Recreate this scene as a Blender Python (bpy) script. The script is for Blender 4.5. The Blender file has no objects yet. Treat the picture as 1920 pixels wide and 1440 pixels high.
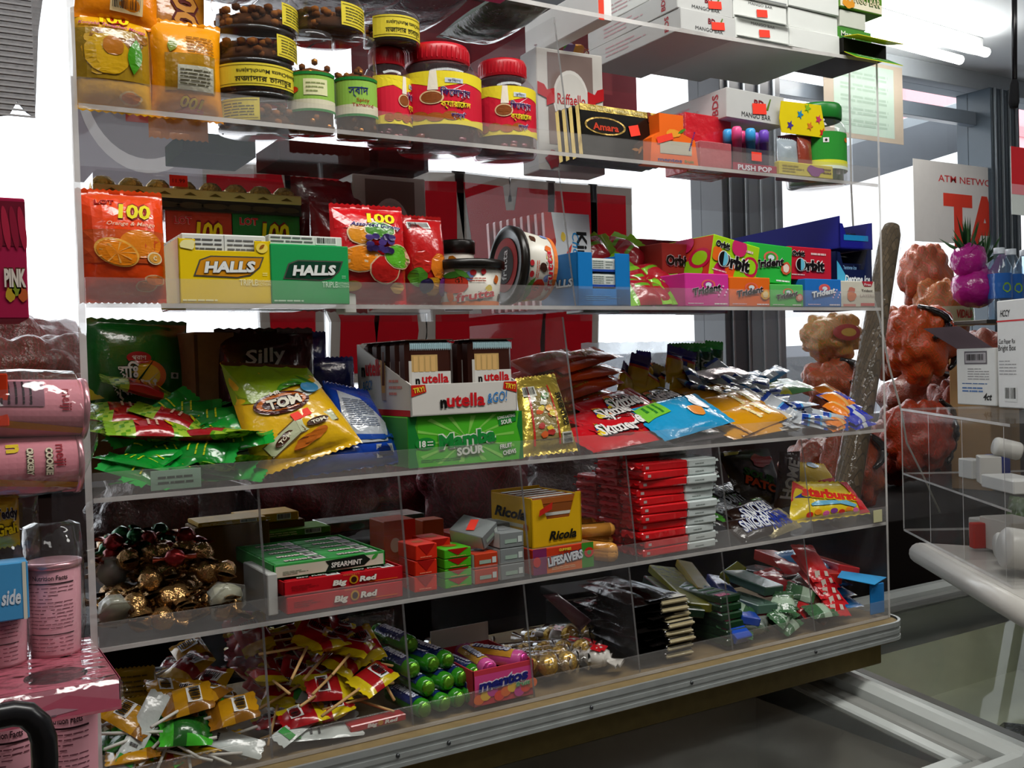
import bpy, bmesh, math, random
from mathutils import Vector, Matrix, noise
C = bpy.context.scene.collection
SC = bpy.context.scene
# ------------------------------------------------------------------ camera
Z0 = 1.30                                   # eye height
FPX, YAW, PITCH, ROLL = 1871.7, 0.5420, -0.01886, -0.03003
CAM = Vector((-0.1633, -1.15, Z0))
_f = Vector((math.sin(YAW)*math.cos(PITCH), math.cos(YAW)*math.cos(PITCH), math.sin(PITCH)))
_r = Vector((math.cos(YAW), -math.sin(YAW), 0)); _u = _r.cross(_f)
CR = _r*math.cos(ROLL)+_u*math.sin(ROLL); CU = -_r*math.sin(ROLL)+_u*math.cos(ROLL); CF = _f
cd = bpy.data.cameras.new('camera'); cd.sensor_width = 36; cd.lens = FPX/1920*36; cd.clip_start = 0.02
co = bpy.data.objects.new('camera', cd); C.objects.link(co)
m3 = Matrix((CR, CU, -CF)).transposed(); co.matrix_world = Matrix.Translation(CAM) @ m3.to_4x4()
SC.camera = co
# ------------------------------------------------------------------ world, exposure
SC.view_settings.view_transform = 'Standard'; SC.view_settings.look = 'None'
SC.view_settings.gamma = 1; SC.view_settings.use_curve_mapping = False; SC.view_settings.exposure = 0.0
w = bpy.data.worlds.new('sky'); SC.world = w; w.use_nodes = True
wn = w.node_tree.nodes; wb = wn['Background']; wb.inputs[0].default_value = (0.93, 0.97, 1.0, 1); wb.inputs[1].default_value = 2.6
SC.cycles.transparent_max_bounces = 24; SC.cycles.max_bounces = 5; SC.cycles.diffuse_bounces = 2; SC.cycles.glossy_bounces = 2; SC.cycles.caustics_reflective = False; SC.cycles.caustics_refractive = False
SC.cycles.sample_clamp_indirect = 4.0; SC.cycles.use_adaptive_sampling = True; SC.cycles.adaptive_threshold = 0.03; SC.cycles.light_sampling_threshold = 0.02
def area(name, loc, rot, sx, sy, power, col=(1, 1, 1)):
    l = bpy.data.lights.new(name, 'AREA'); l.shape = 'RECTANGLE'; l.size = sx; l.size_y = sy; l.energy = power; l.color = col
    o = bpy.data.objects.new(name, l); C.objects.link(o); o.location = loc; o.rotation_euler = rot
    return o
# light of the ceiling fluorescent strips, plus two added fill lights without fixtures
area('strip_and_fill_light', (0.55, -0.55, 2.46), (math.radians(24), 0, 0), 1.5, 0.30, 20, (1, 0.98, 0.93))
area('strip_and_fill_light', (-0.9, -1.9, 2.46), (0, 0, 0), 1.2, 0.3, 4.5, (1, 0.98, 0.93))  # added fill with no fixture, flat light on the rack front
area('strip_and_fill_light', (2.93, 1.27, 2.46), (math.radians(-30), 0, 0), 1.2, .3, 3, (.97, .99, 1))
area('strip_and_fill_light', (2.1, -1.0, 2.46), (0, 0, 0), 1.2, .3, 9, (1, .99, .95))  # added fill with no fixture, brightens the pale green freezer
# ------------------------------------------------------------------ helpers
def ray(px, py): return CF + CR*((px-960)/FPX) - CU*((py-720)/FPX)
def onY(px, py, Y):
    d = ray(px, py); return CAM + d*((Y-CAM.y)/d.y)
def onX(px, py, X):
    d = ray(px, py); return CAM + d*((X-CAM.x)/d.x)
def onZ(px, py, Z):
    d = ray(px, py); return CAM + d*((Z-CAM.z)/d.z)
def lin(c):
    c = c/255.0; return c/12.92 if c <= 0.04045 else ((c+0.055)/1.055)**2.4
_mc = {}
def M(col, kind='paper', **k):
    key = (col, kind, tuple(sorted(k.items())))
    if key in _mc: return _mc[key]
    h = col.lstrip('#'); rgb = [lin(int(h[i:i+2], 16)) for i in (0, 2, 4)]
    m = bpy.data.materials.new(kind+'_'+h); m.use_nodes = True; N = m.node_tree.nodes; L = m.node_tree.links
    b = N['Principled BSDF']; b.inputs['Base Color'].default_value = (*rgb, 1)
    P = dict(paper=(.5, 0), matte=(.85, 0), plastic=(.3, 0), film=(.22, 0), foil=(.24, .6), gloss=(.12, 0), metal=(.35, .9))[kind]
    b.inputs['Roughness'].default_value = k.get('rough', P[0]); b.inputs['Metallic'].default_value = k.get('metal', P[1])
    if kind in ('paper', 'matte'): b.inputs['Specular IOR Level'].default_value = k.get('spec', .12)
    if kind == 'film': b.inputs['Coat Weight'].default_value = .5; b.inputs['Coat Roughness'].default_value = .08
    tc = N.new('ShaderNodeTexCoord'); ns = N.new('ShaderNodeTexNoise')
    L.new(tc.outputs['Object'], ns.inputs['Vector'])
    if kind in ('film', 'foil'):
        ns.inputs['Scale'].default_value = k.get('scale', 45); ns.inputs['Detail'].default_value = 3
        bp = N.new('ShaderNodeBump'); bp.inputs['Strength'].default_value = k.get('bump', .35); bp.inputs['Distance'].default_value = .006
        L.new(ns.outputs['Fac'], bp.inputs['Height']); L.new(bp.outputs['Normal'], b.inputs['Normal'])
        if kind == 'film': L.new(bp.outputs['Normal'], b.inputs['Coat Normal'])
    else:
        ns.inputs['Scale'].default_value = k.get('scale', 30)
        mx = N.new('ShaderNodeMix'); mx.data_type = 'RGBA'
        v = k.get('vary', .06)
        mx.inputs['A'].default_value = (*[x*(1-v) for x in rgb], 1); mx.inputs['B'].default_value = (*[min(1, x*(1+v)) for x in rgb], 1)
        L.new(ns.outputs['Fac'], mx.inputs['Factor']); L.new(mx.outputs['Result'], b.inputs['Base Color'])
    if 'emit' in k:
        b.inputs['Emission Color'].default_value = (*rgb, 1); b.inputs['Emission Strength'].default_value = k['emit']
    _mc[key] = m; return m
def clear(name, tint=(.96, .96, .96), haze=0.03, gloss=1.0, hazecol=(.8, .8, .82), rough=.03, bump=0, scr=0.0):
    if name in _mc: return _mc[name]
    m = bpy.data.materials.new(name); m.use_nodes = True; N = m.node_tree.nodes; L = m.node_tree.links
    for n in list(N):
        if n.type == 'BSDF_PRINCIPLED': N.remove(n)
    out = next(n for n in N if n.type == 'OUTPUT_MATERIAL')
    t = N.new('ShaderNodeBsdfTransparent'); t.inputs[0].default_value = (*tint, 1)
    d = N.new('ShaderNodeBsdfDiffuse'); d.inputs[0].default_value = (*hazecol, 1)
    g = N.new('ShaderNodeBsdfGlossy'); g.inputs['Roughness'].default_value = rough
    f = N.new('ShaderNodeFresnel'); f.inputs[0].default_value = 1.45
    mu = N.new('ShaderNodeMath'); mu.operation = 'MULTIPLY'; mu.inputs[1].default_value = gloss; L.new(f.outputs[0], mu.inputs[0])
    ge = N.new('ShaderNodeNewGeometry'); iv = N.new('ShaderNodeMath'); iv.operation = 'SUBTRACT'; iv.inputs[0].default_value = 1; L.new(ge.outputs['Backfacing'], iv.inputs[1])
    m2 = N.new('ShaderNodeMath'); m2.operation = 'MULTIPLY'; L.new(mu.outputs[0], m2.inputs[0]); L.new(iv.outputs[0], m2.inputs[1]); mu = m2
    tc = N.new('ShaderNodeTexCoord'); ns = N.new('ShaderNodeTexNoise'); L.new(tc.outputs['Object'], ns.inputs['Vector'])
    ns.inputs['Scale'].default_value = 9; ns.inputs['Detail'].default_value = 6
    hz = N.new('ShaderNodeMapRange'); hz.inputs[1].default_value = .3; hz.inputs[2].default_value = .75
    hz.inputs[3].default_value = haze*.6; hz.inputs[4].default_value = haze*1.5+scr; L.new(ns.outputs['Fac'], hz.inputs[0])
    a = N.new('ShaderNodeMixShader'); L.new(hz.outputs[0], a.inputs[0]); L.new(t.outputs[0], a.inputs[1]); L.new(d.outputs[0], a.inputs[2])
    c = N.new('ShaderNodeMixShader'); L.new(mu.outputs[0], c.inputs[0]); L.new(a.outputs[0], c.inputs[1]); L.new(g.outputs[0], c.inputs[2])
    if bump:
        n2 = N.new('ShaderNodeTexNoise'); n2.inputs['Scale'].default_value = 35; L.new(tc.outputs['Object'], n2.inputs['Vector'])
        bp = N.new('ShaderNodeBump'); bp.inputs['Strength'].default_value = bump; bp.inputs['Distance'].default_value = .008
        L.new(n2.outputs['Fac'], bp.inputs['Height']); L.new(bp.outputs[0], g.inputs['Normal']); L.new(bp.outputs[0], f.inputs['Normal'])
    L.new(c.outputs[0], out.inputs[0]); _mc[name] = m; return m
ACR = clear('acrylic', (.965, .965, .965), .022, .3, (.75, .76, .8))
ACRS = clear('acrylic_shelf', (.95, .94, .94), .022, .14, (.5, .48, .5))
LIP = clear('acrylic_lip', (.97, .965, .96), .075, .5, (.8, .78, .76))
EDGE = clear('acrylic_edge', (.8, .8, .8), .7, .5, (.74, .72, .7), .2)
JAR = clear('clear_plastic', (.95, .95, .95), .03, 1.3, (.8, .8, .8), .05)
WRAP = clear('clear_wrap', (.97, .97, .97), .03, 2.2, (.9, .9, .9), .06, bump=.6)
GLASS = clear('window_glass', (.98, .99, 1), .0, .5)
class MB:
    def __init__(s): s.v = []; s.f = []; s.m = []; s.s = []; s.mats = []; s.g = random.Random(7)
    def mi(s, mat):
        if isinstance(mat, str): mat = M(mat)
        if mat not in s.mats: s.mats.append(mat)
        return s.mats.index(mat)
    def add(s, vs, fs, mat, smooth=False, T=None):
        o = len(s.v); s.v += [tuple(T @ Vector(v)) for v in vs] if T is not None else [tuple(v) for v in vs]
        ms = [s.mi(x) for x in mat] if isinstance(mat, list) else [s.mi(mat)]*len(fs)
        for f, m in zip(fs, ms): s.f.append(tuple(i+o for i in f)); s.m.append(m); s.s.append(smooth)
    def poly(s, pts, mat): s.add(pts, [tuple(range(len(pts)))], mat)
    def box(s, c, size, mat, bev=.0012, T=None, faces=None):
        """chamfered box; faces = {'+x': mat, ...}"""
        hx, hy, hz = [max(q, 1e-5)/2 for q in size]; b = min(bev, hx*.6, hy*.6, hz*.6); h = (hx, hy, hz)
        V = []; idx = {}
        for sx in (-1, 1):
            for sy in (-1, 1):
                for sz in (-1, 1):
                    for a in range(3):
                        p = [sx*hx, sy*hy, sz*hz]
                        for q in range(3):
                            if q != a: p[q] -= (sx, sy, sz)[q]*b
                        idx[(sx, sy, sz, a)] = len(V); V.append(Vector(p))
        F = []; FM = []
        for a in range(3):
            o1, o2 = [q for q in range(3) if q != a]
            for sg in (-1, 1):
                k = []
                for s1, s2 in ((-1, -1), (1, -1), (1, 1), (-1, 1)):
                    t = [0, 0, 0]; t[a] = sg; t[o1] = s1; t[o2] = s2; k.append(idx[(*t, a)])
                F.append(k); FM.append((faces or {}).get(('-' if sg < 0 else '+')+'xyz'[a], mat))
            for s1 in (-1, 1):
                for s2 in (-1, 1):
                    k = []
                    for sa, ax in ((-1, o1), (1, o1), (1, o2), (-1, o2)):
                        t = [0, 0, 0]; t[a] = sa; t[o1] = s1; t[o2] = s2; k.append(idx[(*t, ax)])
                    F.append(k); FM.append(mat)
        for sx in (-1, 1):
            for sy in (-1, 1):
                for sz in (-1, 1): F.append([idx[(sx, sy, sz, a)] for a in range(3)]); FM.append(mat)
        for k in F:
            n = (V[k[1]]-V[k[0]]).cross(V[k[2]]-V[k[1]]); cc = sum((V[i] for i in k), Vector())
            if n.dot(cc) < 0: k.reverse()
        cv = Vector(c); s.add([v+cv for v in V], F, FM, False, T)
        return s
    def lathe(s, prof, mat, seg=28, c=(0, 0, 0), T=None, smooth=True):
        """prof: (r, z) or (r, z, mat of the band above)"""
        V = []; F = []; FM = []
        for p in prof:
            for k in range(seg):
                a = 2*math.pi*k/seg; V.append((c[0]+p[0]*math.cos(a), c[1]+p[0]*math.sin(a), c[2]+p[1]))
        for i in range(len(prof)-1):
            mm = prof[i][2] if len(prof[i]) > 2 else mat
            for k in range(seg):
                F.append((i*seg+k, i*seg+(k+1) % seg, (i+1)*seg+(k+1) % seg, (i+1)*seg+k)); FM.append(mm)
        s.add(V, F, FM, smooth, T); return s
    def tube(s, pts, r, mat, seg=8, T=None):
        pts = [Vector(p) for p in pts]; V = []; F = []; n = len(pts); R = r if isinstance(r, (list, tuple)) else [r]*n
        up = Vector((.13, .31, .94))
        for i, p in enumerate(pts):
            d = (pts[min(i+1, n-1)]-pts[max(i-1, 0)]).normalized(); a = d.cross(up)
            if a.length < .05: a = d.cross(Vector((1, 0, 0)))
            a.normalize(); b = d.cross(a)
            for k in range(seg): t = 2*math.pi*k/seg; V.append(p+(a*math.cos(t)+b*math.sin(t))*R[i])
        for i in range(n-1):
            for k in range(seg): F.append((i*seg+k, i*seg+(k+1) % seg, (i+1)*seg+(k+1) % seg, (i+1)*seg+k))
        F.append(tuple(reversed(range(seg)))); F.append(tuple(range((n-1)*seg, n*seg))); s.add(V, F, mat, True, T); return s
    def ball(s, c, r, mat, T=None, seg=14, sq=(1, 1, 1), fn=None):
        V = []; F = []; nr = seg//2
        for i in range(nr+1):
            th = math.pi*i/nr
            for k in range(seg):
                a = 2*math.pi*k/seg; d = Vector((math.sin(th)*math.cos(a), math.sin(th)*math.sin(a), math.cos(th)))
                q = r*(fn(d) if fn else 1); V.append((c[0]+d.x*q*sq[0], c[1]+d.y*q*sq[1], c[2]+d.z*q*sq[2]))
        for i in range(nr):
            for k in range(seg): F.append((i*seg+k, (i+1)*seg+k, (i+1)*seg+(k+1) % seg, i*seg+(k+1) % seg))
        s.add(V, F, mat, True, T); return s
    # ---- printing on surfaces: S(u, v, off) -> point
    def decal(s, pts, S, mat, off=.0005, maxlen=None):
        from mathutils.geometry import tessellate_polygon
        tr = tessellate_polygon([[Vector((p[0], p[1], 0)) for p in pts]])
        s._put([tuple(p[:2]) for p in pts], [tuple(t) for t in tr], S, mat, off, maxlen)
    def _put(s, P, T, S, mat, off, maxlen):
        P = list(P); out = []; st = [t for t in T]
        while st:
            t = st.pop(); a, b, c = (P[i] for i in t)
            ar = (b[0]-a[0])*(c[1]-a[1])-(b[1]-a[1])*(c[0]-a[0])
            if ar < 0: t = (t[0], t[2], t[1])
            if maxlen and len(out) < 2500:
                e = [(math.hypot(P[t[i]][0]-P[t[(i+1) % 3]][0], P[t[i]][1]-P[t[(i+1) % 3]][1]), i) for i in range(3)]; l, i = max(e)
                if l > maxlen:
                    A, B, Cc = t[i], t[(i+1) % 3], t[(i+2) % 3]
                    P.append(((P[A][0]+P[B][0])/2, (P[A][1]+P[B][1])/2)); n = len(P)-1; st += [(A, n, Cc), (n, B, Cc)]; continue
            out.append(t)
        s.add([S(p[0], p[1], off) for p in P], out, mat)
    def rect(s, u0, v0, u1, v1, S, mat, off=.0005, maxlen=None): s.decal([(u0, v0), (u1, v0), (u1, v1), (u0, v1)], S, mat, off, maxlen)
    def ell(s, u, v, a, b, S, mat, off=.0005, rot=0, n=28, maxlen=None):
        c, d = math.cos(rot), math.sin(rot)
        s.decal([(u+a*math.cos(t)*c-b*math.sin(t)*d, v+a*math.cos(t)*d+b*math.sin(t)*c) for t in [2*math.pi*k/n for k in range(n)]], S, mat, off, maxlen)
    def text(s, st, S, u, v, h, mat, off=.001, w=None, bold=.0, shear=0, rot=0, out=None, outw=.05, maxlen=None, arch=0, slope=0):
        """centred on (u, v), cap height h, squeezed to width w; out = colour of a border around the letters"""
        if out: s.text(st, S, u, v, h, out, off, w, bold+outw, shear, rot, None, 0, maxlen, arch, slope); off += .0006
        P, T, wd = glyphs(st, bold, shear)
        sx = (w/wd if w else h/.72); sy = h/.72; c, d = math.cos(rot), math.sin(rot); Q = []
        for x, y in P:
            x = (x-wd/2)*sx; y = (y-.36)*sy; y += -arch*x*x + slope*x; Q.append((u+x*c-y*d, v+x*d+y*c))
        s._put(Q, T, S, mat, off, maxlen)
    def lines(s, u0, v0, u1, v1, n, S, mat, off=.0008, fill=.45, rag=.25):
        """rows of small print"""
        g = random.Random(n); dv = (v1-v0)/n
        for i in range(n):
            u = u0
            while u < u1-.002:
                l = min(u1-u, (u1-u0)*g.uniform(.1, .35)); s.rect(u, v0+dv*(i+.5-fill/2), u+l*.88, v0+dv*(i+.5+fill/2), S, mat, off); u += l
                if g.random() < rag*.3: break
    def bars(s, u0, v0, u1, v1, S, off=.0008, n=16, bg='#e8e8e4', vert=False):
        s.rect(u0, v0, u1, v1, S, M(bg), off); g = random.Random(n+3)
        a, b = (v0, v1) if vert else (u0, u1); p = (b-a)*.06; x = a+p; st = (b-a-2*p)/n
        for k in range(n):
            q = st*g.uniform(.25, .8)
            if vert: s.rect(u0+(u1-u0)*.08, x, u1-(u1-u0)*.08, x+q, S, M('#1a1a1a'), off+.0004)
            else: s.rect(x, v0+(v1-v0)*.2, x+q, v1-(v1-v0)*.08, S, M('#1a1a1a'), off+.0004)
            x += st
    def build(s, name, parent=None, loc=None, rot=None):
        me = bpy.data.meshes.new(name); me.from_pydata(s.v, [], s.f)
        for m in s.mats: me.materials.append(m)
        me.polygons.foreach_set('material_index', s.m); me.polygons.foreach_set('use_smooth', s.s); me.update()
        o = bpy.data.objects.new(name, me); C.objects.link(o); o.parent = parent
        if loc is not None: o.location = loc
        if rot is not None: o.rotation_euler = rot
        return o
_gc = {}
def glyphs(st, bold=0, shear=0):
    k = (st, round(bold, 4), shear)
    if k not in _gc:
        cu = bpy.data.curves.new('lettering', 'FONT'); cu.body = st; cu.offset = bold; cu.shear = shear; cu.resolution_u = 2; cu.fill_mode = 'FRONT'
        ob = bpy.data.objects.new('lettering', cu); C.objects.link(ob)
        me = bpy.data.meshes.new_from_object(ob.evaluated_get(bpy.context.evaluated_depsgraph_get()))
        me.calc_loop_triangles()
        P = [(v.co.x, v.co.y) for v in me.vertices]; T = [tuple(t.vertices) for t in me.loop_triangles]
        bpy.data.objects.remove(ob); bpy.data.curves.remove(cu); bpy.data.meshes.remove(me)
        x0 = min((p[0] for p in P), default=0); x1 = max((p[0] for p in P), default=1)
        _gc[k] = ([(x-x0, y) for x, y in P], T, max(x1-x0, 1e-4))
    return _gc[k]
def frame(o, U, V):
    o, U, V = Vector(o), Vector(U).normalized(), Vector(V).normalized(); N = U.cross(V)
    return lambda u, v, off: o+U*u+V*v+N*off
def front(w, d, h): return frame((0, -d/2, 0), (1, 0, 0), (0, 0, 1))          # u from the middle, v from the base
def left(w, d, h): return frame((-w/2, 0, 0), (0, -1, 0), (0, 0, 1))
def top(w, d, h): return frame((0, 0, h), (1, 0, 0), (0, 1, 0))
def cyl(r, z0=0, a0=0.0): return lambda u, v, off: Vector(((r+off)*math.sin(a0+u/r), -(r+off)*math.cos(a0+u/r), z0+v))
def tag(o, label, cat=None, group=None, kind=None):
    if label: o['label'] = label
    if cat: o['category'] = cat
    if group: o['group'] = group
    if kind: o['kind'] = kind
    return o
def thing(name, label, cat, loc=(0, 0, 0), rot=(0, 0, 0), group=None):
    o = bpy.data.objects.new(name, None); C.objects.link(o); o.location = loc
    o.rotation_euler = rot if not isinstance(rot, (int, float)) else (0, 0, rot); o.empty_display_size = .02
    return tag(o, label, cat, group)
def solo(mb, name, label, cat, loc=(0, 0, 0), rot=(0, 0, 0), group=None):
    o = mb.build(name, None, loc, rot if not isinstance(rot, (int, float)) else (0, 0, rot)); return tag(o, label, cat, group)
def struct(mb, name): o = mb.build(name); o['kind'] = 'structure'; return o
def kids(o): return [c for c in bpy.data.objects if c.parent == o]
def dup(root, loc, rot=None, label=None, group=None, scale=None):
    def cp(o, par):
        c = o.copy(); C.objects.link(c); c.parent = par
        for k in kids(o): cp(k, c)
        return c
    r = cp(root, None); r.location = loc
    if rot is not None: r.rotation_euler = rot if not isinstance(rot, (int, float)) else (0, 0, rot)
    if label: r['label'] = label
    if group: r['group'] = group
    if scale: r.scale = (scale,)*3 if isinstance(scale, (int, float)) else scale
    return r
def pillow(mb, w, h, t, mat, nu=20, nv=26, seal=.06, seed=0, wr=.002, paint=None, zig=.002, pinch=.0, bend=None, mid=0.0, sharp=2.2):
    """a sealed film bag, width w along x, height h along z, front towards -y; returns the front surface for printing"""
    def shape(u, v, side):
        a = min(1, abs(2*u/w)); b = v/h; sv = seal
        q = max(0, min(1, (b-sv)/(1-2*sv))); e = max(0, 1-abs(2*q-1)**sharp) if sv < b < 1-sv else 0
        d = t/2*(max(0, 1-a**2.4)**.55)*(e**.6)
        n = noise.noise(Vector((u*28+seed*3.1, v*28, seed+side*5.0)))*wr*(1-a*a)*(.35+e) + (noise.noise(Vector((u*90+seed, v*7, 3.3+side)))*wr*.6*(1-abs(2*b-1)*.4)*(1-a*a))
        x = u*(1-pinch*(1-abs(2*b-1)**2)*1.0 + .02*noise.noise(Vector((b*5, seed, side*0))))
        y = side*d + n + mid*math.sin(b*math.pi)
        p = Vector((x, y, v))
        return bend(p) if bend else p
    for side in (-1, 1):
        V = []; F = []; FM = []
        for j in range(nv+1):
            for i in range(nu+1):
                u = -w/2+w*i/nu; v = h*j/nv; p = shape(u, v, side)
                if j in (0, nv): p = p+Vector((0, 0, zig*(1 if i % 2 else -1)*.5))
                V.append(p)
        for j in range(nv):
            for i in range(nu):
                k = j*(nu+1)+i; q = (k, k+1, k+nu+2, k+nu+1); F.append(q if side < 0 else tuple(reversed(q)))
                FM.append(paint((i+.5)/nu, (j+.5)/nv, side) if paint else mat)
        mb.add(V, F, FM, True)
    def S(u, v, off):
        p = shape(u, v, -1); e = .003
        if not bend: return p-Vector((0, off+.0006, 0))
        a = shape(u+e, v, -1)-p; b = shape(u, v+e, -1)-p; n = a.cross(b)
        return p+n.normalized()*(off+.0006)
    return S
SZ = [Z0+.507, Z0+.2937, Z0+.0807, Z0-.1293, Z0-.2912, Z0-.4540]      # shelf tops, roof .. base
WID = 1.279; DEP = .31
# ================================================================== the shop around the display
def translucent(name, hexc, f=.5):
    if name in _mc: return _mc[name]
    m = M(hexc, 'matte', rough=.6).copy(); m.name = name; N = m.node_tree.nodes; L = m.node_tree.links
    out = next(n for n in N if n.type == 'OUTPUT_MATERIAL'); b = N['Principled BSDF']
    t = N.new('ShaderNodeBsdfTranslucent'); t.inputs[0].default_value = b.inputs['Base Color'].default_value
    x = N.new('ShaderNodeMixShader'); x.inputs[0].default_value = f; L.new(b.outputs[0], x.inputs[1]); L.new(t.outputs[0], x.inputs[2]); L.new(x.outputs[0], out.inputs[0])
    _mc[name] = m; return m
WY = 1.60
def bxm(x0, x1, y0, y1, z0, z1, mat, bev=.002, mb=None, faces=None):
    mb = mb or MB(); mb.box(((x0+x1)/2, (y0+y1)/2, (z0+z1)/2), (x1-x0, y1-y0, z1-z0), mat, bev, None, faces); return mb
struct(bxm(-2.6, 5.4, -3.2, 1.9, -.1, 0, M('#5a534c', 'matte')), 'floor')
struct(bxm(-2.6, 5.4, -3.2, 1.9, 2.55, 2.65, M('#dde3e8', 'matte', scale=3, vary=.08)), 'ceiling')
struct(bxm(-2.7, 5.5, -3.3, -3.2, 0, 2.55, M('#8d8078', 'matte')), 'wall_back')
struct(bxm(-2.7, -2.6, -3.2, 1.9, 0, 2.55, M('#8d8078', 'matte')), 'wall_left')
struct(bxm(5.4, 5.5, -3.2, 1.9, 0, 2.55, M('#a5a5a5', 'matte')), 'wall_right')
wl = bxm(-2.6, 5.4, WY, WY+.14, 0, 1.02, M('#3a2b28', 'matte'))
bxm(-2.6, 5.4, WY, WY+.14, 2.47, 2.55, M('#9aa0a6', 'matte'), mb=wl)
struct(wl, 'wall_front')
wx0 = onY(1339, 480, WY).x; wx1 = onY(1452, 480, WY).x; wx2 = onY(1840, 300, WY).x; wx3 = onY(1893, 300, WY).x
for i, (a, b) in enumerate(((-2.6, wx0), (wx1, wx2), (wx3, 5.4))):
    g = bxm(a, b, WY+.06, WY+.066, 1.02, 2.47, GLASS, .0005)
    struct(g, 'window_%d' % (i+1))
for nm, a, b, col in (('trim_1', wx0, wx1, '#3b3d42'), ('trim_2', wx2, wx3, '#37424c')):
    t = bxm(a, b, WY-.05, WY+.12, 1.02, 2.47, M(col, 'plastic')); n = 4
    for k in range(n): bxm(a+(b-a)*(k+.35)/n, a+(b-a)*(k+.5)/n, WY-.062, WY-.05, 1.02, 2.47, M('#8a9096', 'metal', rough=.4), mb=t)
    struct(t, nm)
t = bxm(-2.6, 5.4, WY-.03, WY+.05, 1.02, 1.06, M('#70757c', 'plastic')); struct(t, 'trim_3')
t = bxm(wx1, wx2, WY+.02, WY+.06, onY(1750, 206, WY).z-.03, onY(1750, 206, WY).z+.03, M('#69727d', 'plastic')); struct(t, 'trim_4')
# the steel awning frame and the street beyond the glass
struct(bxm(-9, 16, 1.9, 14, -.16, -.1, M('#e6e6e6', 'matte')), 'street_ground')
bm_ = MB()
for a, b, w_ in (((1600, 345), (1850, 268), .16),):
    p, q = onY(*a, 2.3), onY(*b, 2.0); dz = Vector((0, 0, 1))
    for s, hh, mt in ((0, .2, '#8e9298'), (1, .05, '#c6ccd0')):
        z0 = .2*s; bm_.add([p+dz*z0, q+dz*z0, q+dz*(z0+hh), p+dz*(z0+hh), p+dz*z0+Vector((0, .06, 0)), q+dz*z0+Vector((0, .06, 0)), q+dz*(z0+hh)+Vector((0, .06, 0)), p+dz*(z0+hh)+Vector((0, .06, 0))],
                         [(0, 1, 2, 3), (5, 4, 7, 6), (3, 2, 6, 7), (1, 0, 4, 5), (0, 3, 7, 4), (2, 1, 5, 6)], M(mt, 'metal', rough=.6, metal=.2))
solo(bm_, 'awning_beam', 'grey steel beam slanting up outside the right window', 'beam')
p0, p1 = onY(1700, 246, 6), onY(1842, 140, 6)
b = bxm(p0.x-3, p1.x+3, 6, 6.2, -.1, p0.z, M('#e6e4e2', 'matte')); bxm(p0.x, p1.x+1.2, 6, 6.2, p0.z, p1.z, M('#f0a8ac', 'matte'), mb=b); bxm(p0.x, p1.x+1.2, 5.97, 6, onY(1750, 222, 6).z-.06, onY(1750, 222, 6).z+.06, M('#c98d92', 'matte'), mb=b)
solo(b, 'pink_building', 'pale pink building across the street, beyond the right window', 'building')
# parked car, seen dim through the glass
cx = onY(1270, 400, 4.6).x; t = thing('parked_car', 'dark grey parked car blurred beyond the window behind the gum boxes', 'car', (cx, 4.6, -.1))
m = MB(); prof = [(-2.1, .35), (-2.1, .8), (-1.5, .95), (-.9, 1.45), (.6, 1.48), (1.3, 1.0), (2.05, .85), (2.1, .35)]
for sg in (-1, 1): m.poly([(x, sg*.8, z) for x, z in (prof if sg > 0 else prof[::-1])][::1], M('#6b6d74', 'gloss'))
for i in range(len(prof)):
    a, b = prof[i], prof[(i+1) % len(prof)]; m.poly([(a[0], -.8, a[1]), (b[0], -.8, b[1]), (b[0], .8, b[1]), (a[0], .8, a[1])], M('#6b6d74', 'gloss'))
m.build('car_body', t); m = MB(); m.poly([(-.95, -.806, 1.38), (-1.3, -.806, .98), (.95, -.806, 1.0), (.55, -.806, 1.4)][::-1], M('#22252b', 'gloss')); m.build('side_window', t)
for x in (-1.3, 1.3):
    m = MB(); m.lathe([(0, -.1), (.2, -.1, M('#b5b5b5', 'metal')), (.33, -.1), (.34, -.06), (.34, .08), (0, .1)], M('#1c1c1e', 'matte'), 24, T=Matrix.Translation((x, -.76, .33)) @ Matrix.Rotation(math.pi/2, 4, 'X')); m.build('wheel', t)
# red vinyl letters on the front window
def prism(mb, pts, d, mat, back=None):
    n = len(pts); d = Vector(d); P = [Vector(p) for p in pts]
    nn = Vector((0, 0, 0))
    for i in range(n): nn += P[i].cross(P[(i+1) % n])
    if nn.dot(d) > 0: P.reverse()
    mb.add(P+[p+d for p in P], [tuple(range(n)), tuple(range(2*n-1, n-1, -1))]+[((i+1) % n, i, n+i, n+(i+1) % n) for i in range(n)], mat)
def grow(pts, k):
    n = len(pts); A = sum(pts[i][0]*pts[(i+1) % n][1]-pts[(i+1) % n][0]*pts[i][1] for i in range(n)); s = 1 if A > 0 else -1; out = []
    for i in range(n):
        a, b, c = pts[i-1], pts[i], pts[(i+1) % n]
        n1 = Vector((b[1]-a[1], a[0]-b[0])).normalized(); n2 = Vector((c[1]-b[1], b[0]-c[0])).normalized(); q = (n1+n2)
        q = q/max(.35, (1+n1.dot(n2))); out.append((b[0]+q.x*k*s, b[1]+q.y*k*s))
    return out
sg = thing('window_sign', 'big red vinyl letters with pale outlines on the window behind the display', 'sign', (0, WY+.058, 0)); sg['group'] = 'window signs'
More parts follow.
